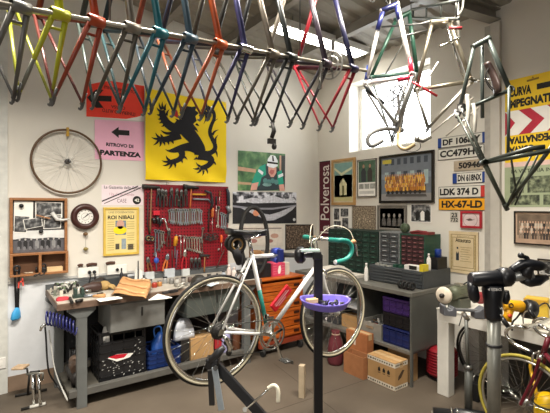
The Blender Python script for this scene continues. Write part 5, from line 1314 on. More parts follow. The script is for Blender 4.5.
# tan paper bag / leather apron lying folded
pk_ = onb(133,292.5); t_ = thing('folded_apron', 'folded tan leather apron lying on the bench', 'apron', pk_)
LT = mat('#B8895A', .8, 0, .12, 12)
mb = MB(); n_ = 16
a0, a1, a2, a3 = onb(111,296.5), onb(146,299.5), onb(152,290), onb(121,286.5)
vs = []
for i in range(n_+1):
    for j in range(n_+1):
        s, q = i/n_, j/n_; p = (a0*(1-s)+a1*s)*(1-q)+(a3*(1-s)+a2*s)*q
        h = .03+.075*q*(1-.25*s)+.008*math.sin(5*s+3*q)+.005*math.sin(9*s-6*q); 
        vs.append(p+Vector((0,0,max(.004,h*(1 if 0<i<n_ else .45)))))
mb.add(vs, [(i*(n_+1)+j,(i+1)*(n_+1)+j,(i+1)*(n_+1)+j+1,i*(n_+1)+j+1) for i in range(n_) for j in range(n_)], True)
o = mb.build('apron_sheet', LT, t_); sd_ = o.modifiers.new('thickness','SOLIDIFY'); sd_.thickness = .008
for k, (s0, q0, s1, q1) in enumerate(((.05,.2,.95,.12),(.1,.55,.97,.5),(.2,.9,.95,.88))):
    pts = []
    for i in range(9):
        s = s0+(s1-s0)*i/8; q = q0+(q1-q0)*i/8; p = (a0*(1-s)+a1*s)*(1-q)+(a3*(1-s)+a2*s)*q; h = .03+.075*q*(1-.25*s)+.008*math.sin(5*s+3*q)+.005*math.sin(9*s-6*q); pts.append(p+Vector((0,0,h+.006)))
    MB().tube(pts, .012, 8).build('fold', mat('#C69A6C', .8, 0, .1, 12), t_)
MB().tube([a0+Vector((-.05,0,.012)), a0+Vector((-.14,.05,.012))], [.022,.012], 8).build('strap_end', LT, t_)
# papers
for i, (q, lb) in enumerate(((((96,299.5),(118,296.5),(123,298.5),(100,302)),'white sheet of paper in front of the tan apron'),(((148,300.5),(158,294),(172.5,297.8),(164,299.2)),'white sheet of paper in the middle of the bench'),(((206,285.5),(213,283),(218,284),(211,286.6)),'pale blue sheet seen through the top of the rear wheel'))):
    mb = MB(); vs = [onb(*p)+Vector((0,0,.0012)) for p in q]; mb.add(vs+[v+Vector((0,0,.0015)) for v in vs], [(0,3,2,1),(4,5,6,7),(0,1,5,4),(1,2,6,5),(2,3,7,6),(3,0,4,7)])
    mb.build('paper_sheet', PAPER if i < 2 else mat('#BFD0DC', .8), tag=(lb, 'paper'))
p = onb(92,299); MB().tube([onb(84,298)+Vector((0,0,.015)), onb(97,296.5)+Vector((0,0,.015))], [.012,.014], 8).build('steel_tube', mat('#8E949C', .3, .7), tag=('short steel tube lying before the leather saddle', 'tube'))
MB().tube([onb(97.5,296.3)+Vector((0,0,.015)), onb(102.5,295)+Vector((0,0,.015))], [.014,.012], 8).build('black_grip', BLACK, tag=('black grip lying at the end of the steel tube', 'grip'))
# back row of jars, cans and boxes below the tool board
items = [(144,286,.030,.07,'#6E4A32','brown jar'),(150,285.5,.026,.055,'#8E8C88','grey tin'),(154.5,287.5,.028,.05,'#A03A2A','red-brown pot'),(159.5,286.2,.026,.05,'#B07A46','amber jar'),
 (165,283.4,.026,.06,'#9A9A98','silver cup'),(171.5,283.5,.028,.055,'#7E7C78','grey cup'),(177,283.8,.026,.05,'#B4B2AC','pale pot'),(183.5,283.2,.028,.055,'#8A8680','dull tin'),(190,282.6,.026,.06,'#5A4A42','dark brown jar'),(196.5,282.4,.028,.06,'#3A3634','black jar'),(209,281.6,.024,.07,'#2C2A2A','black pot')]
for i, (x, y, r, h, c, nm) in enumerate(items):
    jar('%s in the back row on the bench, %s from the left' % (nm, ORD[i]), x, y, r, h, mat(c, .3, .2), (STEEL, BLACK, None)[i % 3], group=None)
# clear plastic boxes (pale) and white bottle shapes standing behind
for i, (x, y, w_, h, c, lb) in enumerate(((158,283.2,.10,.085,'#BFC4C6','pale translucent box at the foot of the tool board, left one'),(180,281.4,.12,.10,'#B9BEC4','pale translucent box at the foot of the tool board, middle one'),(199,280.2,.09,.08,'#C9CCCC','pale translucent box at the foot of the tool board, right one'))):
    p = onb(x, y); MB().bx(p.x-w_/2, 4.405, BT+.0006, p.x+w_/2, 4.446, BT+h).build('clear_box', mat(c, .2), tag=(lb, 'box'), bevel=.004)
p = onb(145.5,284); mb = MB(); mb.prism([(-.04,0),(.05,0),(.04,.10),(-.01,.15),(-.03,.12)], (p.x,4.43,BT+.001), (1,0,0), (0,0,1), (0,1,0), .012); mb.build('white_card', PAPER, tag=('white cut card leaning on the wall right of the tan apron', 'card'))
p = onb(141,282.5); MB().cyl((p.x,4.40,BT),(p.x,4.40,BT+.22),.007,n=8).build('dark_rod', IRON, tag=('dark rod standing upright behind the tan apron', 'rod'))
# low dark and steel parts in the front middle
lst = [(166,293.5,.07,.04,.02,'#3E3C3C','flat dark metal plate on the bench, left of the bright clamp'),(173,292.5,.09,.05,.025,'#2E2D2E','black flat tin on the bench left of the wheel'),(193,286.5,.05,.04,.03,'#4A4846','grey block on the bench left of the black helmet-like pot')]
for x, y, a, b, h, c, lb in lst: p = onb(x, y); MB().box(p+Vector((0,0,h/2)), (a,b,h), Matrix.Rotation(.3,3,'Z')).build('metal_block', mat(c, .45, .3), tag=(lb, 'block'), bevel=.004)
a, b = onb(176,286.8)+Vector((0,0,.03)), onb(193,285.4)+Vector((0,0,.03))
t_ = thing('bench_clamp', 'long steel bar clamp lying along the middle of the bench', 'clamp', onb(184,287))
MB().tube([a, b], .007, 8).build('bar', STEEL, t_)
for p in (a, a*.45+b*.55): MB().box(p+Vector((0,0,-.012)), (.03,.05,.034)).build('jaw', mat('#8E8C86', .4, .5), t_, bevel=.004)
p = onb(181,289); mb = MB(); 
for k in range(5): mb.ring(p+Vector((.02*(k % 3)-.02,.015*(k//2),.012+.006*k)), (.2*k-.3,.4,1), .022, .006, 14, 6)
mb.build('ring_pile', mat('#B4B0A6', .35, .5), tag=('pile of pale rings left of the rear wheel top', 'rings'))
p = onb(199,286); MB().lathe([(0,0),(.075,0),(.085,.03),(.07,.08),(.035,.11),(0,.115)], p, n=18).build('black_dome', mat('#26241F', .5), tag=('black dome-shaped cover on the bench behind the rear wheel', 'cover'))
p = onb(214,284); MB().ring(p+Vector((0,0,.008)), (0,0,1), .05, .007, 24, 6).build('white_hoop', PAPER, tag=('thin white hoop on the bench seen through the rear wheel', 'hoop'))
# right end of bench: bottles by the wheel top
for i, (x, y, r, h, c, cc_, lb) in enumerate(((223.5,280.6,.030,.11,'#9AA0A6','#3A3C40','grey bottle on the bench right of the rear wheel top'),(229.2,277.8,.028,.15,'#D8C8C0','#E8DED8','pale pink-white bottle under the saddle'),(234.3,279.2,.028,.13,'#D9CEC6','#C9B9AE','cream bottle right of the pale pink-white bottle'),(230.5,281.5,.022,.07,'#8A3A34','#5A2A28','small red-brown bottle in front of the cream bottles'),(239.5,280.5,.028,.09,'#5E3A2E','#2A2A2A','brown jar at the right of the cream bottles'),(217,281.8,.022,.09,'#2C2E34','#1A1A1C','small black bottle left of the grey bottle'))):
    p = onb(x, y); bottle(lb, p.x, p.y, BT, r, h, mat(c, .4), mat(cc_, .4), .45)
# squeezed tyre standing at the back of the bench right end
cx = at_y(254.5, 240, 3.95).x
pts = [Vector((cx+.185*math.cos(2*PI*i/60)*(1+.06*math.sin(2*PI*i/60)), 3.95+.03*math.sin(2*PI*i/60), BT+.405+.39*math.sin(2*PI*i/60))) for i in range(60)]
ty = thing('loose_tyre', 'black tyre squeezed into a tall loop standing on the bench behind the saddle', 'tyre', (cx,3.95,BT))
MB().tube(pts, .025, 10, closed=True).build('tyre_casing', RUBBER, ty)
# stacked dark box with small box, black parts under the saddle
p = onb(245,279); MB().bx(p.x-.09,p.y-.05,BT,p.x+.10,p.y+.06,BT+.10).build('storage_box', mat('#191A1D', .5), tag=('black box on the bench end inside the tyre loop', 'box'), bevel=.004)
MB().tube([(p.x-.05,p.y-.02,BT+.115),(p.x+.06,p.y+.0,BT+.115)], .015, 8).build('steel_tube', STEEL, tag=('steel tube on the black box inside the tyre loop', 'tube'))
# ================================================================ THE WHITE ROAD BICYCLE IN THE STAND
BY = 2.20
WF = mat('#E8E7E4', .25, 0, .02); TEAL = mat('#1E7F72', .45, 0, .06); CREAM = mat('#D6CDB8', .5)
def wheel(parent, c, ax, name, tyre_m, wall_m, rim_m, r=.335, n=32, spoke_m=None, ph=0.0, cassette=False, tr=.0115, lab=None):
    c = Vector(c); ax = Vector(ax).normalized()
    rim = MB().ring(c, ax, r-.036, .009, 64, 8, .011).build(name, rim_m, parent, label=lab)
    MB().ring(c, ax, r-tr, tr, 64, 10).build('tyre', tyre_m, rim)
    if wall_m:
        for s in (-1, 1): MB().ring(c+ax*(s*.0078), ax, r-.0195, .0080, 64, 6, .0050).build('sidewall', wall_m, rim)
    spoke_set(rim, c, ax, r-.044, .02, .03, n, .0011, spoke_m or CHROME, ph)
    MB().lathe([(.005,-.055),(.005,-.045),(.012,-.043),(.022,-.034),(.022,-.029),(.011,-.025),(.011,.025),(.022,.029),(.022,.034),(.012,.043),(.005,.045),(.005,.055)], c, ax, 16).build('hub', STEEL, rim)
    if cassette:
        mb = MB()
        for k in range(6):
            rr = .052-.0052*k; mb.lathe([(.012,0),(rr,0),(rr-.002,.0022),(.012,.0022)], c+ax*(.034+.0042*k)*1, ax, 26, False)
        mb.build('cassette', IRON, rim)
    return rim
bk = thing('road_bicycle', 'white and teal road bicycle clamped in the black repair stand', 'bicycle', (1.6, BY, .6))
def P(x, z, y=0): return Vector((x, BY+y, z))
RH, FH, BB, SL = P(1.155,.972), P(2.15,.925), P(1.542,.881), P(1.415,1.41)
HT, HB = P(1.942,1.405), P(1.978,1.275)
TYW = mat('#CFC6AC', .7, 0, .05)
wheel(bk, RH, (0,-1,0), 'rear_wheel', RUBBER, TYW, CHROME, ph=.03, cassette=True)
wheel(bk, FH, (0,-1,0), 'front_wheel', RUBBER, TYW, CHROME, ph=.12)
def tb(name, a, b, r, m, par=bk, label=None, n=12): return MB().tube([a, b], r, n).build(name, m, par, label=label)
st = tb('seat_tube', BB, SL, .0145, WF, label='white seat tube with teal panel')
d = (SL-BB); MB().tube([BB+d*.10, BB+d*.56], .0152, 12).build('teal_panel', TEAL, st)
tb('top_tube', SL+Vector((0,0,-.012)), HT+Vector((.006,0,-.022)), .0135, WF)
dt = tb('down_tube', BB, HB+Vector((-.004,0,.02)), .0155, WF)
tb('head_tube', HT, HB, .018, WF)
MB().cyl(BB+Vector((0,-.036,0)), BB+Vector((0,.036,0)), .02, n=16).build('bottom_bracket', WF, bk)
for s in (-1, 1):
    tb('chainstay', BB+Vector((-.01,s*.025,0)), RH+Vector((.02,s*.062,-.004)), [.012,.0085], WF)
    tb('seatstay', SL+Vector((-.012,s*.016,-.02)), RH+Vector((.012,s*.062,.014)), [.0085,.0070], WF)
    MB().prism([(-.02,-.02),(.025,-.018),(.03,0),(.02,.022),(0,.02),(-.012,.012)], RH+Vector((0,s*.062-.003,0)), (1,0,0), (0,0,1), (0,1,0), .006).build('dropout', CHROME, bk)
    fk = smooth([HB+Vector((.012,s*.045,-.03)), HB+Vector((.05,s*.05,-.18)), FH+Vector((-.03,s*.052,.08)), FH+Vector((0,s*.052,.0))], 2)
    MB().tube(fk, [.013-.006*i/(len(fk)-1) for i in range(len(fk))], 10, flat=.8).build('fork_blade', WF, bk)
MB().tube([HB+Vector((.012,-.05,-.028)), HB+Vector((.01,0,-.018)), HB+Vector((.012,.05,-.028))], .014, 10).build('fork_crown', CHROME, bk)
hax = (HT-HB).normalized()
MB().lathe([(.019,-.015),(.022,-.008),(.022,.004),(.015,.016),(.013,.05),(.013,.055)], HT, hax, 16).build('headset', CHROME, bk)
MB().lathe([(.02,-.018),(.023,-.01),(.019,.004)], HB, hax, 16).build('headset', CHROME, bk)
HBc = P(2.005,1.485)
MB().tube(smooth([HT+hax*.04, HT+hax*.075, HBc+Vector((-.012,0,0))],1), .0125, 10).build('stem', CHROME, bk)
MB().cyl(HBc+Vector((0,-.03,0)), HBc+Vector((0,.03,0)), .0165).build('stem_clamp', CHROME, bk)
MB().cyl(HBc+Vector((0,-.11,0)), HBc+Vector((0,.11,0)), .0128).build('handlebar', STEEL, bk)
for s in (-1, 1):
    y = s*.2
    pts = smooth([HBc+Vector((0,s*.10,0)), HBc+Vector((0,s*.185,0)), HBc+Vector((.03,y,.002)), HBc+Vector((.085,s*.205,-.01)), HBc+Vector((.115,s*.21,-.05)), HBc+Vector((.10,s*.21,-.11)), HBc+Vector((.04,s*.21,-.138)), HBc+Vector((-.05,s*.21,-.145))], 3)
    hb = MB().tube(pts, .0165, 12).build('bar_drop', TEAL, bk, label='teal taped handlebar drop')
    MB().cyl(pts[-1], pts[-1]+Vector((-.006,0,0)), .0168, .014).build('bar_end_plug', WHITE, hb)
    h0 = HBc+Vector((.10,s*.208,-.02))
    hd = MB().tube([h0, h0+Vector((.03,0,.008)), h0+Vector((.045,0,-.0))], [.014,.017,.012], 10).build('brake_hood', mat('#B98A62', .7), bk, label='tan brake hood')
    MB().tube(smooth([h0+Vector((.04,0,.005)), h0+Vector((.058,0,-.03)), h0+Vector((.06,0,-.07)), h0+Vector((.072,0,-.10))],2), [.007]*12+[.004]*20 if False else .0055, 8).build('brake_lever', CHROME, hd)
    MB().tube(smooth([h0+Vector((.035,0,.01)), h0+Vector((.02,-s*.03,.10)), HBc+Vector((-.0,s*.10,.11)), HT+Vector((-.02,s*.02,.05))],3), .0028, 6).build('brake_cable', CREAM, bk)
# saddle, post, spare tubular
SP = SL+(SL-BB).normalized()*.105
tb('seat_post', SL, SP, .0132, CHROME)
MB().cyl(SP+Vector((-.02,-.02,.005)), SP+Vector((-.02,.02,.005)), .014).build('saddle_clamp', STEEL, bk)
mb = MB(); nU, nV = 16, 10; vs = []
for i in range(nU+1):
    t_ = i/nU; x = 1.525-.28*t_; wd = .018+.052*max(0, min(1, (t_-.28)/.5))**1.3 - (.012 if t_ > .95 else 0); z = SP.z+.045+.016*t_*t_-.012*math.sin(PI*t_)*.6
    for j in range(nV):
        a = 2*PI*j/nV; vs.append((x, BY+wd*math.cos(a), z+(.014*math.sin(a) if math.sin(a) > 0 else .046*math.sin(a)*(.5+.5*abs(math.cos(a))))))
mb.add(vs, [(i*nV+j, i*nV+(j+1)%nV, (i+1)*nV+(j+1)%nV, (i+1)*nV+j) for i in range(nU) for j in range(nV)]+[tuple(range(nV)), tuple(range(nU*nV,(nU+1)*nV))], True)
mb.build('saddle', mat('#1A1A1C', .3), bk)
for s in (-1, 1): MB().tube(smooth([(1.47,BY+s*.02,SP.z+.03),(1.42,BY+s*.022,SP.z+.008),(1.34,BY+s*.022,SP.z+.008),(1.27,BY+s*.035,SP.z+.04)],2), .0035, 6).build('saddle_rail', CHROME, bk)
sb = MB(); c0 = P(1.283,1.485)
for k, (dx, dz, rr) in enumerate(((0,0,.05),(.012,-.006,.044),(-.01,.008,.038),(.004,-.01,.03))): sb.ring(c0+Vector((dx,-.035+.025*k,dz)), (.2,1,.1*k), rr, .011, 22, 8)
sbo = sb.build('spare_tyre', mat('#211E1A', .6), bk, label='folded spare tyre strapped under the saddle')
MB().ring(c0+Vector((0,-.04,0)), (.2,1,0), .034, .006, 20, 6).build('tan_strip', mat('#8A6A3C', .6), sbo)
MB().tube(smooth([c0+Vector((.03,-.05,.05)), c0+Vector((.05,-.055,0)), c0+Vector((.03,-.05,-.05)), c0+Vector((.02,.0,-.055))],2), .007, 6).build('strap', BLACK, sbo)
MB().tube([P(1.27,1.46,-.03),P(1.295,1.41,-.025),P(1.31,1.36,-.02)], [.026,.03,.02], 10).build('tool_roll', mat('#1C1B1E', .7), bk)
# drivetrain on the near side
cr = BB+Vector((0,-.048,0)); cs = thing
mb = MB()
for rr, off, w_ in ((.100,0,.008),(.080,.008,.007)):
    mb.ring(cr+Vector((0,off,0)), (0,1,0), rr-.006, .0055, 44, 6, .0022)
for k in range(44):
    a = 2*PI*k/44; mb.box(cr+Vector((.1005*math.cos(a),0,.1005*math.sin(a))), (.005,.003,.005), Matrix.Rotation(-a,3,'Y'))
cro = mb.build('chainring', STEEL, bk)
mb = MB()
for k in range(5):
    a = 2*PI*k/5+.3; mb.bar(cr+Vector((0,-.004,0)), cr+Vector((.086*math.cos(a),-.002,.086*math.sin(a))), .016, .006, (0,1,0))
mb.cyl(cr+Vector((0,-.014,0)), cr+Vector((0,.02,0)), .02); mb.build('spider', CHROME, cro)
for s, a in ((-1, R(128)), (1, R(-52))):
    c = BB+Vector((0,s*.066,0)); e = c+Vector((.168*math.cos(a)*(1),s*.01,.168*math.sin(a)))
    if s < 0: e = c+Vector((.05,-.012,-.155))
    else: e = c+Vector((-.05,.012,.155))
    ca = MB().bar(c, e, .011, .022, (0,1,0)).build('crank_arm', CHROME, bk, bevel=.004)
    mb = MB(); mb.cyl(e, e+Vector((0,s*.09,0)), .007); mb.bar(e+Vector((-.032,s*.05,0)), e+Vector((.032,s*.05,0)), .07, .006); mb.bar(e+Vector((.03,s*.018,-.01)), e+Vector((.03,s*.085,-.01)), .008, .02); mb.build('pedal', DKSTEEL, ca)
fd = MB(); fd.box(BB+Vector((-.012,-.043,.105)), (.05,.010,.030)); fd.box(BB+Vector((-.03,-.02,.12)), (.02,.05,.03)); fd.build('front_derailleur', CHROME, bk, bevel=.003)
jw1, jw2 = P(1.20,.90,-.052), P(1.215,.835,-.052)
mb = MB(); mb.tube([RH+Vector((.012,-.066,-.02)), P(1.19,.925,-.075), P(1.215,.875,-.075), P(1.205,.85,-.07)], [.012,.014,.016,.010], 8); mb.build('rear_derailleur', CHROME, bk)
mb = MB(); mb.bar(jw1+Vector((0,-.008,0)), jw2+Vector((0,-.008,0)), .004, .022, (1,0,0)); mb.build('derailleur_cage', DKSTEEL, bk)
for j in (jw1, jw2): MB().lathe([(0,-.004),(.02,-.003),(.02,.003),(0,.004)], j, (0,1,0), 12).build('jockey_wheel', IRON, bk)
mb = MB(); c1 = RH+Vector((0,-.048,0))
ch_pts = [cr+Vector((-.0,0,.101)), c1+Vector((.01,0,.036))] + arc(c1, (1,0,0), (0,0,1), .036, 90, 230, 6) + [jw1+Vector((-.015,0,-.0)), jw2+Vector((.016,0,.01)), jw2+Vector((.005,0,-.021)), cr+Vector((-.02,0,-.1))] + arc(cr, (1,0,0), (0,0,1), .1, -100, 90, 12)
mb.tube(ch_pts, .0038, 6, closed=True, flat=.7); mb.build('chain', IRON, bk)
for hb_, wl_ in ((P(1.995,1.275,-.0), FH),):
    mb = MB()
    for s in (-1, 1): mb.tube(smooth([HB+Vector((.035,s*.01,-.02)), HB+Vector((.05,s*.04,-.02)), HB+Vector((.06,s*.036,-.075))],2), .008, 8)
    mb.build('front_brake', CHROME, bk)
mb = MB()
for s in (-1, 1): mb.tube(smooth([SL+Vector((-.075,s*.01,-.115)), SL+Vector((-.09,s*.04,-.11)), SL+Vector((-.105,s*.034,-.16))],2), .008, 8)
mb.build('rear_brake', CHROME, bk)
# second bottle-like shape on the down tube: red sleeve
dv = (HB-BB).normalized(); nv = Vector((-dv.z,0,dv.x))
c = at_y(281, 298, BY-.03)
rc = thing('red_pouch', 'bright red sleeve with white print hanging against the down tube', 'sleeve', c)
Q = Matrix((dv, Vector((0,1,0)).cross(dv)*-1 if False else Vector((0,1,0)), dv.cross(Vector((0,1,0))))).transposed()
MB().box(c, (.19,.022,.062), Q).build('sleeve_body', mat('#D4182C', .5), rc, bevel=.006)
Fl = Flat(c+Vector((0,-.0118,0)), dv, Vector((0,0,1))*dv.x-Vector((1,0,0))*dv.z, (0,-1,0)); 
for q in ((-.07,.010,.06,.014),(-.07,-.004,.075,.002),(-.05,-.018,.03,-.013)): Fl.rect(*q, mat('#EFCFD0', .5), 0)
Fl.build('white_print', None, rc)
# ---------------------------------------------------------------- repair stand holding it
RS = (1.765, 1.955)
rs = thing('repair_stand', 'black square-post repair stand clamping the white bicycle', 'repair stand', (RS[0], RS[1], 0))
MB().box((RS[0],RS[1],.71), (.055,.055,1.40), Matrix.Rotation(R(-36),3,'Z')).build('post', mat('#0E0F14', .45), rs, bevel=.004)
MB().box((RS[0]-.012,RS[1]-.0,1.405), (.055,.065,.05), Matrix.Rotation(R(-36),3,'Z')).build('head', BLKPL, rs, bevel=.006)
ja = P(1.60,1.395); hp = Vector((RS[0],RS[1],1.405))
dr_ = (ja-hp).normalized()
cap_c = hp+Vector((0,0,.032))
cp = MB().box(cap_c+dr_*.03-Vector((.03,0,0)), (.12,.05,.018), Matrix.Rotation(R(-36),3,'Z')).build('head_cap', mat('#CFE6DE', .4), rs, label='white and teal cap plate', bevel=.004)
MB().cyl(hp+dr_*.02, ja-dr_*.05, .017).build('arm', DKSTEEL, rs)
mb = MB(); kn = hp+dr_*.12
mb.lathe([(0,-.03),(.04,-.03),(.056,-.014),(.056,.014),(.04,.03),(0,.03)], kn, dr_, 14); mb.build('clamp_knob', BLKPL, rs)
for s in (-1, 1):
    mb = MB(); mb.tube([ja+Vector((-.0,-.035,s*.03)), ja+Vector((0,.03,s*.024))], [.026,.024], 10, flat=.6); mb.build('jaw', mat('#2B3E9A', .45), rs, label='blue clamp jaw')
MB().box(ja+Vector((.008,-.05,0)), (.035,.03,.085)).build('clamp_body', mat('#1E2A6A', .45), rs, bevel=.005)
for a in (20, 140, 260):
    MB().bar((RS[0],RS[1],.03),(RS[0]+.42*math.cos(R(a)),RS[1]+.42*math.sin(R(a)),.02),.045,.03).build('foot', BLKPL, rs)
# purple tray
tr_c = at_d(326, 302, 2.52); 
tw = thing('parts_tray', 'purple plastic tray of small parts fixed to the black repair stand', 'tray', tr_c)
U = RW; N_ = -VW
outl = [(-.135,.15),(-.15,.06),(-.135,-.03),(-.05,-.13),(.03,-.14),(.10,-.09),(.15,.02),(.145,.10),(.10,.16)]
outl = [(p.x, p.y) for p in smooth([(a, b, 0) for a, b in outl], 2, True)]
def TP(a, b, h, k=1.0): return tr_c + U*(a*k) + VW*(b*k) + Vector((0,0,h))
mb = MB(); n = len(outl)
lv = ((-.026,.90),(.008,1.0),(.011,1.03),(.011,1.08),(.004,1.08),(-.032,.93))
vs = [TP(a,b,h,k) for h, k in lv for a, b in outl]
fs = [(i*n+j, i*n+(j+1)%n, (i+1)*n+(j+1)%n, (i+1)*n+j) for i in range(len(lv)-1) for j in range(n)] + [tuple(range(n)), tuple(range((len(lv)-1)*n, len(lv)*n))]
mb.add(vs, fs, False); mb.build('tray_body', mat('#7A6CCB', .45, 0, .05), tw)
MB().bar(tr_c+Vector((0,0,-.01)), Vector((RS[0],RS[1],tr_c.z-.01)), .03, .012).build('bracket', BLKPL, tw)
MB().box(TP(-.085,.03,.0), (.075,.035,.03), Matrix.Rotation(YAW-R(60),3,'Z')).build('wooden_block', mat('#D8BC80', .7), tag=('small yellow wooden block in the purple tray', 'block'), bevel=.004)
rnd = random.Random(9)
for i in range(14):
    a, b = -.03+.14*rnd.random(), -.05+.085*rnd.random()
    MB().ring(TP(a,b,-.014+.010*(i%3)), (rnd.random()-.5,rnd.random()-.5,rnd.random()), .012+.006*rnd.random(), .0035, 12, 6).build('metal_ring', (IRON, DKSTEEL, BLACK)[i%3], tag=('small dark metal ring in the heap in the purple tray', 'ring'), group='metal rings heaped in the purple tray')
# ---------------------------------------------------------------- lower stand with lever in the left foreground
ls = thing('tripod_stand', 'black and steel tripod stand in the foreground under the rear wheel', 'stand', at_d(235,470,2.15))
D_ = 2.15
def gnd(px0, py0, px1, py1, d0, d1):
    a, b = at_d(px0,py0,d0), at_d(px1,py1,d1); k = a.z/(a.z-b.z); return a, a+(b-a)*(k*.985)
a, b = gnd(214,363,259,413,D_,D_-.03); MB().box((b.x,b.y,.0125), (.5,.05,.025), Matrix.Rotation(.5,3,'Z')).build('floor_bar', BLKPL, ls, bevel=.004); MB().bar(a, b+Vector((0,0,.012)), .050, .03, -VW).build('beam', mat('#1C1D20', .4), ls, bevel=.004)
a, b = at_d(214.5,367,D_-.05), at_d(221.5,410,D_-.07); MB().bar(a, b, .016, .03, RW).build('steel_arm', mat('#9AA3AA', .35, .25), ls, label='bare steel arm', bevel=.002)
a, b = at_d(210.5,370,D_+.04), at_d(212,405,D_+.06); MB().bar(a, b, .016, .03, RW).build('black_arm', mat('#2A2B2E', .4), ls, bevel=.002)
mb = MB(); mb.box(at_d(213,362,D_), (.07,.07,.055), Matrix.Rotation(YAW,3,'Z')); mb.build('joint', BLKPL, ls, bevel=.008)
MB().cyl(at_d(215.5,368,D_-.06), at_d(215.5,368,D_-.03), .013).build('bolt', CHROME, ls)
MB().tube([at_d(210,362,D_-.02), at_d(219,352,D_-.02), at_d(224,347,D_-.02)], [.02,.022,.014], 10).build('axle_holder', mat('#2A2A2C', .4), ls)
a = at_d(246,409,D_-.05); lv_ = MB().tube([a, at_d(272,386,D_-.08)], .006, 8).build('lever', CHROME, ls)
MB().tube(smooth([at_d(268,388.5,D_-.08), at_d(274,384.5,D_-.08), at_d(278.5,389,D_-.09), at_d(278,402,D_-.10)],2), .0105, 10).build('lever_grip', mat('#D9D3BF', .5), lv_, label='cream lever grip')
MB().cyl(at_d(245,409.5,D_-.02), at_d(245,409.5,D_-.07), .012).build('pivot', STEEL, ls)
# ================================================================ FRAMES THREADED ON THE ROD
def frame(name, label, J, sv, cols, r=1.0, drop=True, group=None, crank=False, extra=None, seat_tube=True):
    """J: dict of joints BB SL HT HB DO; sv: side vector; cols: main, seat, top, chain, stay colours"""
    J = {k: Vector(v) for k, v in J.items()}; sv = Vector(sv).normalized()
    t_ = thing(name, label, 'bicycle frame', J['BB'], group=group)
    cm, cst, ct, cc, cs_ = cols
    def tube(n, a, b, rr, m): return MB().tube([a, b], [x*r for x in rr] if isinstance(rr, (list,tuple)) else rr*r, 10).build(n, m, t_)
    MB().tube([J['BB']-sv*.034, J['BB']-sv*.032, J['BB']+sv*.032, J['BB']+sv*.034], [.019*r,.0222*r,.0222*r,.019*r], 14, cap=False).build('bottom_bracket', cm, t_)
    MB().tube([J['HT']+(J['HT']-J['HB']).normalized()*.012, J['HT'], J['HB'], J['HB']-(J['HT']-J['HB']).normalized()*.012], [.021*r,.018*r,.018*r,.021*r], 12).build('head_tube', cm, t_)
    tube('down_tube', J['BB'], J['HB'], .0158, cm)
    tube('seat_tube', J['BB'], J['SL'], .0145, cst)
    tube('top_tube', J['SL'], J['HT'], .0138, ct)
    MB().cyl(J['SL']-(J['BB']-J['SL']).normalized()*.02, J['SL']+(J['BB']-J['SL']).normalized()*.03, .0172*r, n=12).build('seat_lug', ct, t_)
    if 'DO' in J:
        back = (J['DO']-J['BB']).normalized()
        for s in (-1, 1):
            e = J['DO']+sv*(s*.063)
            c_ = tube('chainstay', J['BB']+sv*(s*.024)+back*.01, e, [.0118,.0065], cc)
            MB().cyl(e-back*.05, e+back*.004, .0072*r, n=8).build('stay_tip', DKSTEEL, c_)
            tube('seatstay', J['SL']+sv*(s*.014), e, [.0075,.0058], cs_)
            up_ = sv.cross(back); o_ = e+back*.008-sv*.003
            MB().prism([(-.022,-.012),(.010,-.014),(.026,-.004),(.028,.012),(.02,.014),(.016,.002),(.004,.003),(.002,.014),(-.016,.012)], o_, back, up_, sv, .006).build('dropout', DKSTEEL, t_)
        k = J['BB']+(J['DO']-J['BB'])*.16; MB().tube([k-sv*.03, k+sv*.03], .006, 8).build('stay_bridge', cc, t_)
        k = J['SL']+(J['DO']-J['SL'])*.20; MB().tube([k-sv*.024, k+sv*.024], .005, 8).build('stay_bridge', cs_, t_)
    return t_
RP1, RP2 = at_d(60, 14.5, 1.56), at_d(353, 68.5, 2.45)
rd = (RP2-RP1).normalized(); rn = Vector((-rd.y, rd.x, 0)).normalized()
def rod_at(px):
    r = ray(px, 0); nn = Vector((-r.y, r.x, 0)); return RP1 + rd*(nn.dot(CO-RP1)/nn.dot(rd))
ra, rb_ = rod_at(-20), rod_at(366)
ROD = thing('hanging_rod', 'long steel rod carrying a row of old bicycle frames above the workshop', 'rod', ra)
MB().cyl(ra, rb_, .0098, n=12).build('rod_bar', mat('#8F897C', .35, .7), ROD)
for px in (110, 300):
    p = rod_at(px); MB().cyl(p+Vector((0,0,.012)), Vector((p.x,p.y,CEIL(p.x)-.002)), .004, n=6).build('hanger_wire', DKSTEEL, ROD)
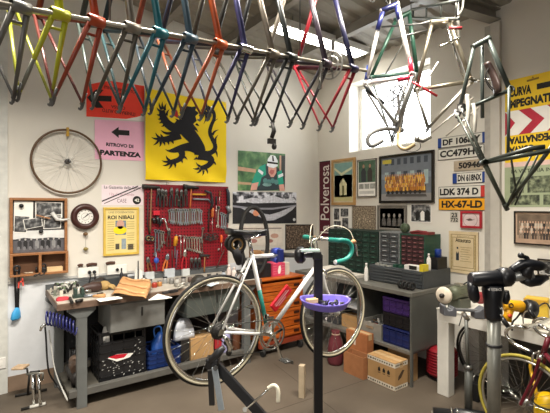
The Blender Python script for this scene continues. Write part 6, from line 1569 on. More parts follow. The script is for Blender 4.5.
rows = [
 (21, 'GREY', ('#7C7B76','#85847E','#6C6B68','#706E69','#6E6C68'), 34, 2, 'grey steel frame at the left end of the rod'),
 (60, 'LIME', ('#BFC21E','#B4B722','#B4B722','#B9BC20','#A9AC2A'), 37, -1, 'bright yellow-green frame on the rod'),
 (96, 'RUST', ('#B4441E','#8A3420','#6A2A1E','#9A3A20','#6A2C22'), 35, 3, 'rust-orange frame on the rod next to the yellow-green one'),
 (132,'BRWN', ('#8F877A','#3F4A48','#4A4F4A','#5F594E','#4A5650'), 36, -2, 'grey-brown frame on the rod with a pale down tube'),
 (160,'TEAL', ('#1C7480','#20303A','#20303A','#1C6470','#2A4A4E'), 35, 1, 'teal frame on the rod'),
 (190,'NAVY', ('#4A6474','#A04A2A','#8A4630','#2A3E4C','#2E3C44'), 37, -1, 'steel-blue frame on the rod between the teal and orange ones'),
 (220,'ORNG', ('#CC5A24','#2E3444','#30364A','#B4552A','#8A4426'), 35, 2, 'bright orange frame on the rod'),
 (245,'PURP', ('#4A4A7C','#5C554A','#5A564E','#38365C','#3E4250'), 36, -3, 'purple-blue frame on the rod with a chrome bracket'),
 (273,'CHMP', ('#8E8474','#3C3A38','#3A3834','#6E675A','#5C584E'), 34, 2, 'champagne grey frame on the rod'),
 (291,'BLCK', ('#2E3230','#5A564C','#2A2C2C','#2C302E','#34382F'), 35, -2, 'black frame on the rod beside the champagne grey one'),
 (326,'VIOL', ('#4A3E4C','#2C2830','#B9AFA0','#2C2830','#3A3438'), 36, 2, 'violet and silver frame on the rod carrying a crankset'),
 (353,'RDBL', ('#24264A','#3E1A26','#A41E2C','#A81E2C','#9A2430'), 35, -2, 'dark blue and red frame at the right end of the rod'),
]
for i, (px, key, cl, lean, yaw, lab) in enumerate(rows):
    c = rod_at(px); yaw = yaw + 20 - .9*i; lean = lean + 1 - .3*i; sv = Matrix.Rotation(R(yaw),3,'Z') @ rd; n2 = Matrix.Rotation(R(yaw),3,'Z') @ rn
    def D(angle, L): return n2*(math.sin(R(angle))*L) + Vector((0,0,-math.cos(R(angle))*L))
    sd, dd = lean+72, lean+72+59
    BBp = c.copy(); SLp = BBp+D(sd,.50); HBp = BBp+D(dd,.58)
    hd_ = D(sd+1,1).normalized()
    HTp = HBp + hd_*.12
    J = dict(BB=BBp, SL=SLp, HB=HBp, HT=HTp, DO=BBp+D(lean,.352+.003*i))
    dk = lambda h: '#%02X%02X%02X' % tuple(int(int(h[k:k+2],16)*.84) for k in (1,3,5))
    ms = [mat(dk(h), .35, .35 if key in ('GREY','BRWN','CHMP','PURP') else .05, .12, 20) for h in cl]
    if key == 'RDBL': ms[4] = mat('#8E1C2A', .35)
    t_ = frame('bicycle_frameset', lab, J, sv, ms, group=None)
    if key == 'PURP': MB().tube([BBp-sv*.0345, BBp+sv*.0345], .0229, 14, cap=False).build('bracket_sleeve', CHROME, t_, label='chrome bracket sleeve')
    if key == 'LIME': 
        for s in (-1,1): e = J['DO']+sv*(s*.063); b_ = BBp+sv*(s*.024); MB().tube([b_+(e-b_)*.55, b_+(e-b_)*.93], [.0092,.0078], 10).build('worn_sleeve', mat('#6E6E62', .4, .3), t_) if s < 0 else None
    if key == 'VIOL':
        e = BBp+sv*.05
        mb = MB(); mb.ring(e, sv, .078, .006, 40, 6, .003); mb.ring(e, sv, .05, .004, 30, 6)
        for k in range(5):
            a = 2*PI*k/5; u_ = sv.orthogonal().normalized(); w_ = sv.cross(u_); mb.bar(e, e+(u_*math.cos(a)+w_*math.sin(a))*.076, .012, .005, sv)
        mb.build('chainring', STEEL, t_)
        up_ = Vector((.1,.1,1)).normalized(); MB().bar(e+sv*.015-up_*.0, e+sv*.02+up_*.165, .02, .012, sv).build('crank_arm', CHROME, t_, bevel=.003)
        MB().bar(BBp-sv*.05, BBp-sv*.055-up_*.165, .02, .012, sv).build('crank_arm', CHROME, t_, bevel=.003)
    if key == 'BLCK':
        e = J['DO']+sv*.063; mb = MB(); mb.tube([e, e+Vector((.01,0,-.05)), e+Vector((.0,.01,-.09))], [.009,.014,.012], 8); mb.box(e+Vector((0,.01,-.11)), (.05,.02,.03)); mb.lathe([(0,-.005),(.018,-.004),(.018,.004),(0,.005)], e+Vector((.015,.005,-.14)), sv, 12); mb.build('rear_derailleur', IRON, t_)
# ================================================================ CLUSTER OF FRAMES ON THE RIGHT
def pn(px, py, d): return at_d(px, py, d)
def cframe(label, d, joints, sv, cols, r=1.0, do=None):
    J = {k: pn(v[0], v[1], d+(v[2] if len(v) > 2 else 0)) for k, v in joints.items()}
    if do: J['DO'] = pn(do[0], do[1], d+(do[2] if len(do) > 2 else 0))
    return frame('bicycle_frameset', label, J, sv, [mat(h, .32, m_, .08, 20) for h, m_ in cols], r)
# A: white with blue and red ends, head tube up
A_ = cframe('white frame with dark blue head and red bottom bracket hanging in the window cluster', 3.0, dict(HT=(382,11),HB=(397,4.5),SL=(366,83,.05),BB=(412.5,76,0)), (VW*.8+RW*.3), [('#D4CEC8',.0),('#C2B8B6',.0),('#CFCBC8',.0),('#8A8A88',.6),('#8A8A88',.6)], 1.05, (397,127,.1))
ja_ = {k: None for k in ()}
for (a, b, m_, nm) in (((398,80),(412,76.3),'#B4203A','red_paint'),((382.5,12),(377.5,30),'#23285E','blue_paint'),((396.5,6),(399,20),'#23285E','blue_paint'),((409,58),(412,74),'#B4203A','red_paint'),((369,66),(366.5,80),'#28449A','blue_paint')):
    MB().tube([pn(*a,3.0+(.05 if a[0] < 380 and a[1] > 50 else 0)), pn(*b,3.0+(.05 if a[0] < 380 and a[1] > 50 else 0))], .0178, 10).build(nm, mat(m_, .3), A_)
MB().tube([pn(381,11.5,3.0), pn(398,4,3.0)], .021, 12).build('blue_head', mat('#22264E', .3), A_)
G_ = cframe('dark green frame hanging behind the white one before the window', 3.35, dict(HT=(396,20),HB=(409,13),SL=(371,77,.0),BB=(417,73,.05)), (VW*.8+RW*.3), [('#2E5444',.1),('#3E5A50',.1),('#2E5444',.1),('#6E7672',.5),('#6E7672',.5)], 1.05, (392,140,-.05))
C_ = cframe('bare steel frame with a long fork hanging right of the green one', 3.15, dict(HT=(432,22.5),HB=(449,21),SL=(416,90,.1),BB=(471,81,0)), (VW*.8+RW*.25), [('#9A927F',.7),('#8C8574',.7),('#7A7364',.7),('#8E8A80',.7),('#8E8A80',.7)], 1.15, (428,128,.1))
MB().tube([pn(446,24,3.12), pn(464,80,3.12)], .008, 8).build('pump', CHROME, C_)
fb = smooth([pn(450,22,3.15), pn(459,16,3.1), pn(460.5,2,3.1), pn(461,-22,3.05)], 2)
for s in (-.05, .05): MB().tube([p+RW*s*0+VW*s for p in fb], .0085, 8).build('fork_blade', mat('#B9B6AC', .3, .5), C_)
MB().tube(smooth([pn(460,38,3.1), pn(454,40,3.1), pn(446,44,3.08), pn(440,46.5,3.08)],2), .009, 8).build('stem', CHROME, C_)
MB().tube([pn(457,2,3.12), pn(459,38,3.12)], .012, 8).build('fork_steerer', mat('#CFCCC4', .3, .3), C_)
D2 = cframe('dark grey frame hanging from the ceiling near the steel column', 2.75, dict(HT=(474,46.5),HB=(488,39),SL=(459,112,.15),BB=(510,90,0)), (VW*.8+RW*.3), [('#4C544F',.2),('#444C48',.2),('#4A524D',.2),('#4A524D',.2),('#4A524D',.2)], 1.0)
MB().tube([pn(482,44,2.78), pn(482.5,118,2.78)], .0125, 10).build('steering_tube', mat('#4E5652', .35, .3), D2)
# saddle hanging on the dark grey frame
def saddle(label, p0, p1, d, m):
    a, b = pn(*p0, d), pn(*p1, d); L = (b-a).length; ax = (b-a).normalized(); u = RW*1.0-VW*.35; u = (u-ax*u.dot(ax)).normalized(); v = ax.cross(u)
    t_ = thing('saddle', label, 'saddle', b); mb = MB(); vs = []; nU, nV = 14, 10
    for i in range(nU+1):
        t = i/nU; wd = .02+.05*max(0, min(1, (t-.3)/.5))**1.2-(.015 if i == nU else 0); of = .012*math.sin(PI*t)
        for j in range(nV):
            q = 2*PI*j/nV; vs.append(a+ax*(L*t)+v*(wd*math.cos(q))+u*(of+(.014*math.sin(q) if math.sin(q) > 0 else .034*math.sin(q)*abs(math.sin(q)))))
    mb.add(vs, [(i*nV+j, i*nV+(j+1)%nV, (i+1)*nV+(j+1)%nV, (i+1)*nV+j) for i in range(nU) for j in range(nV)]+[tuple(range(nV)), tuple(range(nU*nV,(nU+1)*nV))], True)
    mb.build('shell', m, t_)
    for s in (-1, 1): MB().tube(smooth([a+ax*L*.15-u*.005+v*s*.012, a+ax*L*.35-u*.045+v*s*.02, a+ax*L*.65-u*.045+v*s*.02, a+ax*L*.9-u*.02+v*s*.03],2), .0035, 6).build('rail', IRON, t_)
saddle('worn dark brown leather saddle hanging beside the steel column', (488,62), (499,93), 2.72, mat('#3A2C28', .35))
MB().tube([pn(471,81,3.15), pn(492,80,2.95)], .0132, 10).build('seat_post', CHROME, tag=('chrome seat post reaching from the steel frame towards the leather saddle', 'seat post'))
# white curved stays / mudguard stays
for i, (a, b, c_) in enumerate((((467,95),(469,112),(466.5,128)),((473,104),(475.5,118),(474,132)))):
    MB().tube(smooth([pn(*a,2.62), pn(*b,2.6), pn(*c_,2.62)],2), .0135, 8).build('fork_blade', mat('#D3CFC4', .35), tag=('curved white fork blade hanging over the number plates, %s of two' % ('left' if i == 0 else 'right'), 'fork blade'))
# E: grey-green lower frame in the right foreground, level
E_ = cframe('dark olive frame hanging level before the yellow poster and number plates', 2.35, dict(BB=(484,162.5),SL=(506,207,.10),HT=(556,141,-.25),HB=(553,150,-.25)), (VW*.9+RW*.2), [('#3A4038',.3),('#4A4E42',.3),('#454A40',.3),('#4A4F48',.3),('#4A4F48',.3)], .85, (459,112,.2))
MB().tube([pn(545,147,2.15), pn(530,148.5,2.18), pn(484,162.5,2.35)], .0145, 10).build('cross_tube', mat('#2E322C', .35, .3), E_)
for q in (((511,157),(517,198)),((533,152),(508,203)),((540,150),(515,205))): MB().tube([pn(*q[0],2.25), pn(*q[1],2.4)], .006, 8).build('rear_stay', mat('#444A40', .35, .3), E_)
MB().tube([pn(509,88,2.5), pn(508,160,2.5)], .010, 8).build('vertical_tube', mat('#3F4842', .35, .3), D2)
MB().tube([pn(510,90,2.74), pn(482,102,2.76), pn(459,112,2.9)], .011, 8).build('cross_tube', mat('#3A423E', .35, .3), D2)
# handlebars at the bottom of the cluster
h1 = thing('drop_handlebar', 'grey taped drop handlebar hanging before the window', 'handlebar', pn(380,140,3.1))
pts = smooth([pn(399,131,3.3), pn(391,128.5,3.15), pn(381,129,3.05), pn(370,133,3.0), pn(366.5,141,3.0), pn(371,147.5,3.0), pn(383,140.5,3.0)], 3)
MB().tube(pts, .0155, 10).build('bar', mat('#5C5B58', .5), h1)
MB().cyl(pn(399,131,3.3), pn(402,130,3.34), .02).build('clamp', DKSTEEL, h1)
h2 = thing('drop_handlebar', 'tan and steel drop handlebar with hub hanging below the window sill', 'handlebar', pn(410,145,3.0))
pts = smooth([pn(399,128,3.2), pn(398,136,3.15), pn(397.5,143,3.05), pn(401,148.5,3.0), pn(407,149.5,2.98), pn(415,144,2.95)], 3)
MB().tube(pts, .014, 10).build('bar', mat('#8C7A58', .5), h2)
mb = MB(); mb.ball(pn(417,139,2.95), .022); mb.tube([pn(415,139,2.95), pn(423,141,2.95), pn(431,137,2.95)], [.02,.016,.012], 10); mb.build('brake_body', mat('#77756E', .35, .7), h2)
MB().tube(smooth([pn(420,143,2.94), pn(421,148,2.94), pn(415,152,2.95), pn(406,151.5,2.97), pn(402,148,3.0)],2), .003, 6).build('cable', BLACK, h2)
# tangled thin rods of the cluster: axles, pump, seat posts
rods = (((366,89),(384,104),3.1,.014,'#2C2E32','black pump end pointing left in the window cluster','pump'),
 ((405,78),(437,96),3.2,.010,'#B4303A','slim red rod across the window cluster','rod'),
 ((385,75),(414,24),3.5,.006,'#6A6A64','thin grey spoke-like rod rising behind the green frame','rod'),
 ((438,62),(417,95),3.0,.006,'#C4BDB4','thin pale rod slanting down to the steel frame','rod'))
for a, b, d, r_, m_, lb, nm in rods: MB().tube([pn(*a,d), pn(*b,d)], r_, 8).build(nm, mat(m_, .35, .4), tag=(lb, nm))
for i, (a, b) in enumerate((((470,84),(432,122)),((473,98),(431,133)),((478,108),(446,136)))):
    MB().tube([pn(*a,2.95), pn(*b,2.95)], .006, 8).build('slim_tube', mat('#A9A396', .3, .6), tag=('slim steel tube slanting left over the number plates, %s from the top' % ORD[i], 'tube'), group='slim steel tubes over the number plates')
# bare forks in the window cluster
for lb, cr_, t1, t2, hd_, d in (('grey fork with crossed blades at the left of the window cluster',(369,91),(397,124),(388,127),(364,84),3.2),('steel fork pointing down between the drop handlebars',(408,86),(400,128),(393,126),(411,74),3.3)):
    t_ = thing('bicycle_fork', lb, 'fork', pn(*cr_, d))
    c = pn(*cr_, d)
    for k, q in enumerate((t1, t2)): MB().tube(smooth([c+RW*(.02-.04*k), c+(pn(*q,d)-c)*.5+RW*(.03-.06*k)*.3, pn(*q,d)],2), .0095, 8).build('fork_blade', mat('#77756F', .35, .5), t_)
    MB().tube([c, pn(*hd_, d)], .0135, 10).build('steerer', DKSTEEL, t_)
# cluster drivetrain: crankset with chain
cs_ = thing('crankset', 'old crankset with a loop of chain hanging in the window cluster', 'crankset', pn(398,96,3.25))
mb = MB(); e = pn(398,96,3.25); axv = (VW*.85+RW*.5).normalized()
mb.ring(e, axv, .085, .005, 36, 6); mb.ring(e, axv, .055, .004, 30, 6)
u_ = axv.orthogonal().normalized(); w_ = axv.cross(u_)
for k in range(5): mb.bar(e, e+(u_*math.cos(2*PI*k/5)+w_*math.sin(2*PI*k/5))*.083, .012, .005, axv)
mb.build('chainring', DKSTEEL, cs_); MB().bar(e, e+Vector((.02,0,-.17)), .02, .012, axv).build('crank_arm', STEEL, cs_)
MB().tube(smooth([pn(394,84,3.2), pn(393,105,3.2), pn(397,125,3.2), pn(402,130,3.2), pn(404,110,3.2), pn(403,88,3.2)],3,True), .005, 6, closed=True).build('chain', IRON, cs_)
tq = thing('derailleur', 'small grey derailleur hanging near the white fork blades', 'derailleur', pn(459,112,2.85))
mb = MB(); mb.tube([pn(463,104,2.85), pn(459,112,2.85), pn(457,118,2.85)], [.012,.02,.014], 8); mb.box(pn(462,107,2.85), (.05,.04,.04)); mb.build('body', IRON, tq); 
for q in ((456,112),(460,120)): MB().lathe([(0,-.004),(.018,-.003),(.018,.003),(0,.004)], pn(*q,2.83), VW, 12).build('jockey_wheel', DKSTEEL, tq)
# ladder rack under the ceiling
lr = thing('ladder_rack', 'steel ladder rack hanging under the ceiling above the frames', 'rack', pn(435,10,3.25))
q0, q1, q2, q3 = pn(411,10,3.5), pn(460,0,3.0), pn(411,18,3.5), pn(459,19,3.05)
for a, b in ((q0,q1),(q2,q3)): MB().tube([a, b], .012, 8).build('rail', mat('#5C605C', .4, .4), lr)
for k in (.05,.35,.65,.95): MB().tube([q0+(q1-q0)*k, q2+(q3-q2)*k], .008, 8).build('rung', mat('#5C605C', .4, .4), lr)
for a in (q0, q1): MB().cyl(a, Vector((a.x,a.y,CEIL(a.x)-.001)), .005, n=6).build('hanger', DKSTEEL, lr)
for i, (px, py, d) in enumerate(((388,2,3.0),(372,0,3.1))):
    p = pn(px,py,d); MB().tube(smooth([Vector((p.x,p.y,CEIL(p.x))), p+Vector((0,0,.06)), p+Vector((.03,0,0)), p+Vector((0,0,-.02)), p+Vector((-.03,0,.01))],2), .005, 6).build('ceiling_hook', DKSTEEL, tag=('bent steel hook under the ceiling, %s' % ('above the white frame with blue head' if i == 0 else 'left of the white frame with blue head'), 'hook'))
pts = [pn(381,27,3.2), pn(420,24,3.2), pn(430,21.5,3.15)]; MB().tube(pts, .008, 8).build('axle_rod', DKSTEEL, tag=('upper thin threaded rod through the hanging frames', 'rod'))
pts = [pn(390,39.5,3.2), pn(428,30,3.2)]; MB().tube(pts, .008, 8).build('axle_rod', DKSTEEL, tag=('lower thin threaded rod through the hanging frames', 'rod'))
p = pn(458,28,3.0); mb = MB(); mb.tube([pn(449,28,3.02), pn(462,28,3.0)], .012, 8); mb.build('red_grip', mat('#7A2024', .5), tag=('short dark red grip on the upper end of the steel fork', 'grip'))
# ================================================================ WHITE TABLE, GRINDER AND THE RIGHT FOREGROUND
WT = mat('#D8D5CC', .5, 0, .04)
TZ = .785
wt = thing('white_table', 'white painted steel table against the right wall', 'table', (3.72, 1.4, 0))
MB().bx(3.40, .55, TZ-.012, XR-.01, 2.15, TZ).build('table_top', mat('#E0DDD4', .45, 0, .04), wt, bevel=.003)
mb = MB(); mb.bx(3.405, .56, TZ-.11, 3.435, 2.145, TZ-.0125); mb.bx(3.435, 2.115, TZ-.11, XR-.02, 2.145, TZ-.0125); mb.build('apron', WT, wt, bevel=.002)
for x, y in ((3.402,2.03),(3.94,2.03),(3.402,.57),(3.94,.57)): MB().bx(x, y, 0, x+.10, y+.11, TZ-.111).build('leg', WT, wt, bevel=.004)
# polishing motor
gx, gy, gz = 3.53, 2.02, .935
gm = thing('polishing_motor', 'green polishing motor with a white buffing wheel on the white table', 'polisher', (gx, gy, TZ))
GM = mat('#5E6350', .5, .2, .12)
MB().lathe([(0,-.13),(.04,-.13),(.055,-.12),(.062,-.10),(.062,.09),(.055,.11),(.03,.125),(0,.125)], (gx+.03,gy,gz), (-1,0,0), 22).build('motor_body', GM, gm)
for k in range(10):
    a = 2*PI*k/10; MB().bar((gx+.11,gy+.063*math.cos(a),gz+.063*math.sin(a)),(gx-.04,gy+.063*math.cos(a),gz+.063*math.sin(a)),.006,.006).build('cooling_fin', GM, gm)
MB().bx(gx-.06,gy-.06,TZ,gx+.13,gy+.06,TZ+.10).build('pedestal', mat('#4C5044', .5), gm, bevel=.006)
MB().cyl((gx-.09,gy,gz),(gx-.25,gy,gz),.011).build('spindle', STEEL, gm)
MB().lathe([(.012,-.022),(.06,-.022),(.072,-.012),(.075,0),(.072,.012),(.06,.022),(.012,.022)], (gx-.215,gy,gz), (-1,0,0), 26).build('buffing_wheel', mat('#D9CDBA', .9), gm, label='white buffing wheel')
MB().lathe([(0,0),(.020,0),(.018,.025),(0,.03)], (gx-.238,gy,gz), (-1,0,0), 14).build('spindle_nut', IRON, gm)
MB().bx(gx,gy-.03,gz+.058,gx+.06,gy+.03,gz+.078).build('junction_box', STEEL, gm)
MB().lathe([(0,-.02),(.05,-.02),(.055,0),(.05,.02),(0,.02)], (gx+.10,gy-.16,.90), (-.6,-1,0), 20).build('red_flange', mat('#8A2C30', .5), gm, label='dark red wheel guard')
MB().tube(smooth([(gx+.05,gy-.03,gz+.07),(gx+.08,gy-.1,1.06),(gx+.12,gy-.22,1.04),(gx+.2,gy-.28,.9),(gx+.25,gy-.30,TZ+.006)],3), .006, 6).build('power_cable', BLACK, gm)
# cradle stand
bp = at_d(468.5, 410, 3.28); bx0, by0 = bp.x, bp.y
cs = thing('cradle_stand', 'grey cradle on a thin steel pole before the white table', 'stand', (bx0, by0, 0))
d3 = dep((bx0,by0,0))
zt = at_d(466,318,d3).z
MB().cyl((bx0,by0,.05),(bx0,by0,.42),.030).build('lower_pole', mat('#5E605C', .4, .4), cs)
MB().cyl((bx0-.01,by0,.40),at_d(466,316,d3),.014).build('upper_pole', mat('#6E706C', .4, .4), cs)
MB().lathe([(.03,0),(.036,.005),(.036,.03),(.016,.04)], (bx0,by0,.40)).build('pole_collar', DKSTEEL, cs)
a, b = at_d(448,309,d3), at_d(483,311,d3)
mb = MB(); mb.bar(a, b, .05, .018); mb.build('cross_bar', mat('#5E6062', .45), cs, bevel=.004)
CG2 = mat('#5C5E63', .5)
for px, s in ((448,-1),(479,1)):
    p = at_d(px, 310, d3); mb = MB(); mb.prism([(-.05,-.035),(.05,-.045),(.055,.015),(.03,.035),(.018,.01),(-.018,.005),(-.035,.045),(-.055,.045)] if s < 0 else [(-.05,-.06),(.03,-.065),(.055,-.01),(.05,.02),(.02,.03),(-.02,.0),(-.05,-.005)], p-VW*.045, RW, (0,0,1), VW, .09); mb.build('cradle_pad', CG2, cs, bevel=.006)
MB().cyl(at_d(463,313,d3), at_d(468,320,d3), .02).build('pivot', STEEL, cs)
MB().tube([at_d(462,316,d3-.02), at_d(459,326,d3-.02)], .004, 6).build('lock_lever', IRON, cs)
q0, q1 = at_d(433,408,d3+.03), at_d(505,410,d3-.10)
q0.z = .05; q1.z = .05
MB().tube([q0, q0+(q1-q0)*.3, q0+(q1-q0)*.32, q1], [.028,.03,.042,.042], 14).build('base_tube', mat('#1F2022', .35), cs)
for k in (.26, .34): c = q0+(q1-q0)*k; MB().ring(c, q1-q0, .036, .008, 18, 6).build('base_clamp', CHROME, cs)
mb = MB(); c = q0+(q1-q0)*.5; mb.box((c.x,c.y,.009), ((q1-q0).length*1.02,.14,.018), Matrix.Rotation(math.atan2((q1-q0).y,(q1-q0).x),3,'Z')); mb.build('base_plate', mat('#8E8A80', .5), cs)
# yellow power tool and yellow case on the table
YT = mat('#E5A80E', .45)
yt = thing('angle_grinder', 'yellow and black power tool lying on the white table', 'power tool', (3.58,1.50,TZ))
p = at_d(513,306,3.12); 
mb = MB(); mb.tube([at_d(503,306,3.12), at_d(508,305,3.12), at_d(521,306.5,3.12), at_d(524,307,3.12)], [.03,.042,.046,.03], 12); mb.build('tool_body', YT, yt)
MB().tube([at_d(523,307,3.12), at_d(526,308.5,3.12), at_d(533,310,3.12), at_d(535,310.5,3.12)], [.05,.075,.072,.05], 16).build('motor_housing', BLKPL, yt)
MB().tube([at_d(509,309,3.12), at_d(508,315,3.12), at_d(506,320.5,3.12)], [.036,.03,.04], 12).build('handle', YT, yt)
MB().lathe([(0,-.006),(.016,-.006),(.016,.006),(0,.006)], at_d(510,316,3.07), VW, 12).build('button', mat('#C84A28', .5), yt)
MB().ring(at_d(511,305.5,3.08), VW, .016, .004, 14, 6).build('logo_ring', BLACK, yt)
MB().tube(smooth([at_d(523,309,3.12), at_d(517,318,3.1), at_d(512,322,3.1), at_d(512,330,2.95)],2), .007, 6).build('cord', BLACK, yt)
yc = thing('yellow_case', 'yellow plastic case standing behind the power tool', 'case', at_d(537,320,3.42))
cc = at_d(537,306,3.42)
MB().box((cc.x,cc.y,(TZ+cc.z+.075)/2), (.10,.17,cc.z+.075-TZ), Matrix.Rotation(R(15),3,'Z')).build('case_body', mat('#D8B53A', .5), yc, bevel=.012)
MB().box((cc.x-.055,cc.y-.01,cc.z+.05), (.02,.17,.03), Matrix.Rotation(R(15),3,'Z')).build('lid_rim', mat('#C89A2A', .5), yc)
MB().tube(smooth([at_d(529,300,3.2), at_d(533,303,3.2), at_d(527,318,3.2), at_d(545,300,3.2), at_d(551,310,3.2)],2), .006, 6).build('power_cord', BLACK, tag=('looping black cord in front of the yellow case', 'cord'))
# red racing bicycle parked against the table
rbk = thing('road_bicycle', 'dark red road bicycle with yellow tyres at the right edge', 'bicycle', (3.1,.8,0))
fa = Vector((-.9987,.05,0)); fwd = Vector((.05,.9987,0))
FHb = Vector((3.095,1.275,.338))
DRED = mat('#5E1220', .3, 0, .1)
wheel(rbk, FHb, fa, 'front_wheel', mat('#A89A3E', .6), None, STEEL, ph=.2, n=32, lab='front wheel with dull yellow tyre')
def B(f, z, s=0): return FHb + fwd*f + Vector((0,0,z)) + fa*s
wheel(rbk, B(-.99,0), fa, 'rear_wheel', mat('#A89A3E', .6), None, STEEL, ph=.2, n=32, lab='rear wheel with dull yellow tyre')
HBb, HTb, BBb, SLb = B(-.12,.38), B(-.155,.50), B(-.585,-.065), B(-.75,.48)
for s in (-1, 1):
    pts = smooth([HBb+fa*(s*.045)+Vector((0,0,-.02)), B(-.085,.22,s*.05), B(-.03,.08,s*.05), B(0,0,s*.052)],2)
    MB().tube(pts, .011, 10).build('fork_blade', DRED, rbk)
    MB().tube([BBb+fa*s*.025, B(-.99,0,s*.062)], [.011,.008], 8).build('chainstay', DRED, rbk); MB().tube([SLb+fa*s*.015, B(-.99,0,s*.062)], .007, 8).build('seatstay', DRED, rbk)
MB().tube([HBb+fa*.05+Vector((0,0,-.02)), HBb+Vector((0,0,-.008)), HBb-fa*.05+Vector((0,0,-.02))], .014, 10).build('fork_crown', CHROME, rbk)
for nm, a, b, r_ in (('head_tube',HTb,HBb,.018),('down_tube',BBb,HBb+Vector((0,0,.02)),.0158),('top_tube',SLb,HTb-Vector((0,0,.02)),.0138),('seat_tube',BBb,SLb,.0145)): MB().tube([a,b], r_, 12).build(nm, DRED, rbk)
MB().cyl(BBb-fa*.035, BBb+fa*.035, .02).build('bottom_bracket', DRED, rbk)
mb = MB(); 
for s in (-1, 1): mb.tube(smooth([HBb+fwd*.03+fa*s*.01+Vector((0,0,0)), HBb+fwd*.045+fa*s*.045, HBb+fwd*.05+fa*s*.034+Vector((0,0,-.06))],2), .009, 8)
mb.build('front_brake', CHROME, rbk)
SB = HTb+fwd*.07+Vector((0,0,.075))
MB().tube([HTb, HTb+Vector((0,0,.05))-fwd*.012, SB], .0125, 10).build('stem', CHROME, rbk)
for s in (-1, 1):
    pts = smooth([SB, SB+fa*s*.10, SB+fa*s*.175+Vector((0,0,.004)), SB+fa*s*.185+fwd*.05+Vector((0,0,.0)), SB+fa*s*.19+fwd*.105+Vector((0,0,-.02)), SB+fa*s*.19+fwd*.115+Vector((0,0,-.075)), SB+fa*s*.19+fwd*.065+Vector((0,0,-.12)), SB+fa*s*.19-fwd*.05+Vector((0,0,-.14))],3)
    hb = MB().tube(pts, .0125, 10).build('bar_drop', CHROME, rbk, label='bare silver drop bar')
    h0 = SB+fa*s*.19+fwd*.10+Vector((0,0,-.01))
    MB().tube([h0, h0+fwd*.025+Vector((0,0,.03)), h0+fwd*.045+Vector((0,0,.06))], [.016,.018,.012], 8).build('brake_hood', BLKPL, hb)
    MB().tube(smooth([h0+fwd*.035+Vector((0,0,.045)), h0+fwd*.075+Vector((0,0,.03)), h0+fwd*.085+Vector((0,0,-.02)), h0+fwd*.08+Vector((0,0,-.06))],2), .005, 8).build('brake_lever', STEEL, hb)
    MB().tube([pts[-1]+fwd*.03, pts[-1]-fwd*.004], .0142, 10).build('bar_tape', BLACK, hb)
MB().tube([SLb, SLb+Vector((0,0,.12))-fwd*.03], .0132, 10).build('seat_post', CHROME, rbk)
mb = MB(); sc_ = SLb+Vector((0,0,.14))-fwd*.04; mb.tube([sc_+fwd*.15, sc_+fwd*.05, sc_-fwd*.05, sc_-fwd*.12], [.02,.03,.06,.055], 10, flat=.4); mb.build('saddle', BLKPL, rbk)
mb = MB(); mb.ring(BBb-fa*.045, fa, .09, .005, 36, 6); mb.build('chainring', STEEL, rbk); MB().bar(BBb+fa*.06, BBb+fa*.065+Vector((0,0,-.17)), .02, .012, fa).build('crank_arm', CHROME, rbk); MB().bar(BBb-fa*.06, BBb-fa*.065+Vector((0,0,.17)), .02, .012, fa).build('crank_arm', CHROME, rbk)
# yellow floor canister with bent handle
yp = at_z(545, 412, 0); yx, yy = 3.29, 1.20
yb = thing('yellow_canister', 'yellow canister with a bent yellow handle behind the red bicycle fork', 'canister', (yx,yy,0))
MB().lathe([(0,0),(.075,0),(.085,.02),(.085,.30),(.07,.36),(.03,.38),(0,.38)], (yx,yy,0), n=22).build('canister_body', mat('#E3B70C', .4), yb)
ht = at_d(533,393,3.02)
MB().tube(smooth([(yx-.05,yy+.05,.33), (yx-.055,yy+.06,.42), at_d(531.5,374,3.02), at_d(530,364,3.02), at_d(533,361.5,3.02), at_d(537,362,3.02)],2), .012, 10).build('handle', mat('#D8A820', .4), yb)
MB().ring((yx,yy,.30),(0,0,1),.086,.006,22,6).build('band', BLACK, yb)
# spare wheel and dark panel leaning under the table
swl = thing('spare_wheel', 'dark bicycle wheel leaning on the wall under the white table', 'wheel', (3.86,1.86,0))
sc0 = Vector((3.78,1.84,.338)); 
wheel(swl, sc0, (-.985,.02,-.17), 'rim', mat('#2A2826', .7), None, DKSTEEL, n=28, ph=.1)
MB().box((3.97,1.45,.28), (.05,.62,.56)).build('grey_panel', mat('#4E4A44', .7), tag=('dark grey board standing on the floor under the white table', 'board'), bevel=.004)
bxx = thing('toolbox', 'black toolbox on the floor under the white table', 'toolbox', (3.62,1.72,0))
MB().bx(3.52,1.82,0,3.72,1.95,.16).build('body', BLACK, bxx, bevel=.008); MB().tube(smooth([(3.56,1.885,.16),(3.56,1.885,.21),(3.68,1.885,.21),(3.68,1.885,.16)],1), .007, 6).build('handle', STEEL, bxx)
# ---------------------------------------------------------------- second repair stand, right foreground
D4 = 1.72
q = at_d(494, 340, D4); px_, py_ = q.x, q.y
s2 = thing('repair_stand', 'grey round-post repair stand with black clamp head in the right foreground', 'repair stand', (px_,py_,0))
zt = at_d(494,312,D4).z
MB().cyl((px_,py_,.06),(px_,py_,.80),.030,n=20).build('lower_post', mat('#7C7C74', .35, .4), s2)
MB().cyl((px_,py_,.79),(px_,py_,zt),.0265,n=20).build('upper_post', mat('#85857D', .35, .4), s2)
zc = at_d(494,345,D4).z
MB().lathe([(.028,-.006),(.032,-.004),(.032,.004),(.028,.006)], (px_,py_,zc)).build('post_ring', BLACK, s2)
HBk = mat('#15171C', .35)
def hp_(px, py, d=D4): return at_d(px, py, d)
mb = MB(); mb.tube([hp_(493.5,319), hp_(493.5,316), hp_(493,300), hp_(493,290), hp_(493,285)], [.034,.035,.037,.044,.040], 14); mb.build('clamp_head', HBk, s2)
mb = MB(); mb.tube([hp_(470,279.5), hp_(472,279.5), hp_(498,278), hp_(501,278)], [.026,.031,.034,.030], 16); mb.build('arm_sleeve', HBk, s2)
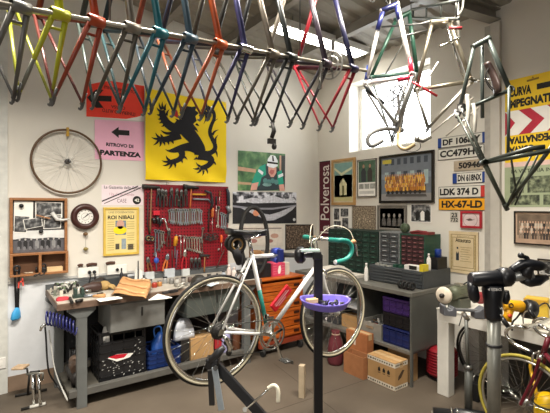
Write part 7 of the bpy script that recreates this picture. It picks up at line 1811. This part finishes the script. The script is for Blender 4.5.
MB().tube([hp_(498.5,277.5), hp_(503.5,277), hp_(509,277), hp_(512,276.8)], [.036,.042,.040,.03], 18).build('collar', BLKPL, s2)
MB().tube([hp_(508,277), hp_(532,276)], .0205, 16).build('arm_tube', mat('#9A9C9A', .3, .6), s2)
mb = MB(); mb.tube([hp_(472,282), hp_(473,290), hp_(474.5,298), hp_(476,302)], [.02,.022,.022,.012], 10); mb.build('release_lever', HBk, s2)
mb = MB(); mb.tube([hp_(505,291), hp_(506,298), hp_(506,304)], [.016,.018,.010], 8); mb.build('tension_knob', BLKPL, s2)
up = MB(); up.tube(smooth([hp_(510,270), hp_(514,267.5), hp_(522,263.5), hp_(531,263.5), hp_(540,265), hp_(546,266)],1), [.02]*2+[.026]*8, 10, flat=.8) if False else up.tube([hp_(510,270), hp_(514,268.5), hp_(522,264.5), hp_(531,264.5), hp_(540,266), hp_(546,266.5)], [.012,.017,.022,.024,.022,.013], 12)
up.build('upper_jaw', HBk, s2)
mb = MB(); mb.tube([hp_(522,279), hp_(530,281), hp_(538,280), hp_(547,277)], [.018,.026,.024,.012], 12); mb.build('lower_jaw', HBk, s2)
MB().tube([hp_(524,277), hp_(527,270), hp_(529,264)], [.03,.026,.022], 10).build('jaw_link', BLKPL, s2)
MB().tube(smooth([hp_(527,263), hp_(528,258), hp_(524.5,257), hp_(521,255.5)],2), .009, 8).build('cam_lever', HBk, s2)
MB().ball(hp_(521,255.5), .013).build('cam_knob', BLKPL, s2)
F = Flat(hp_(496.5,289.5,D4-.061), RW, (0,0,1), -VW); F.text('FEEDBACK', -.022, -.006, .022, .006, WHITE, 0, bold=.02); F.build('lettering', None, s2); F = Flat(hp_(496.5,289.5,D4-.061), RW, (0,0,1), -VW); F.poly([(-.036,0),(-.028,.006),(-.028,-.006)], WHITE, 0); F.build('emblem', None, s2)
for pyy in ((504,308.5),(504.5,315)): MB().ball(hp_(501,pyy[1],D4-.036), .006).build('bolt', CHROME, s2)
for a in (100, 200, 320): MB().bar((px_,py_,.06),(px_+.5*math.cos(R(a)),py_+.5*math.sin(R(a)),.02),.04,.03).build('foot', BLKPL, s2)
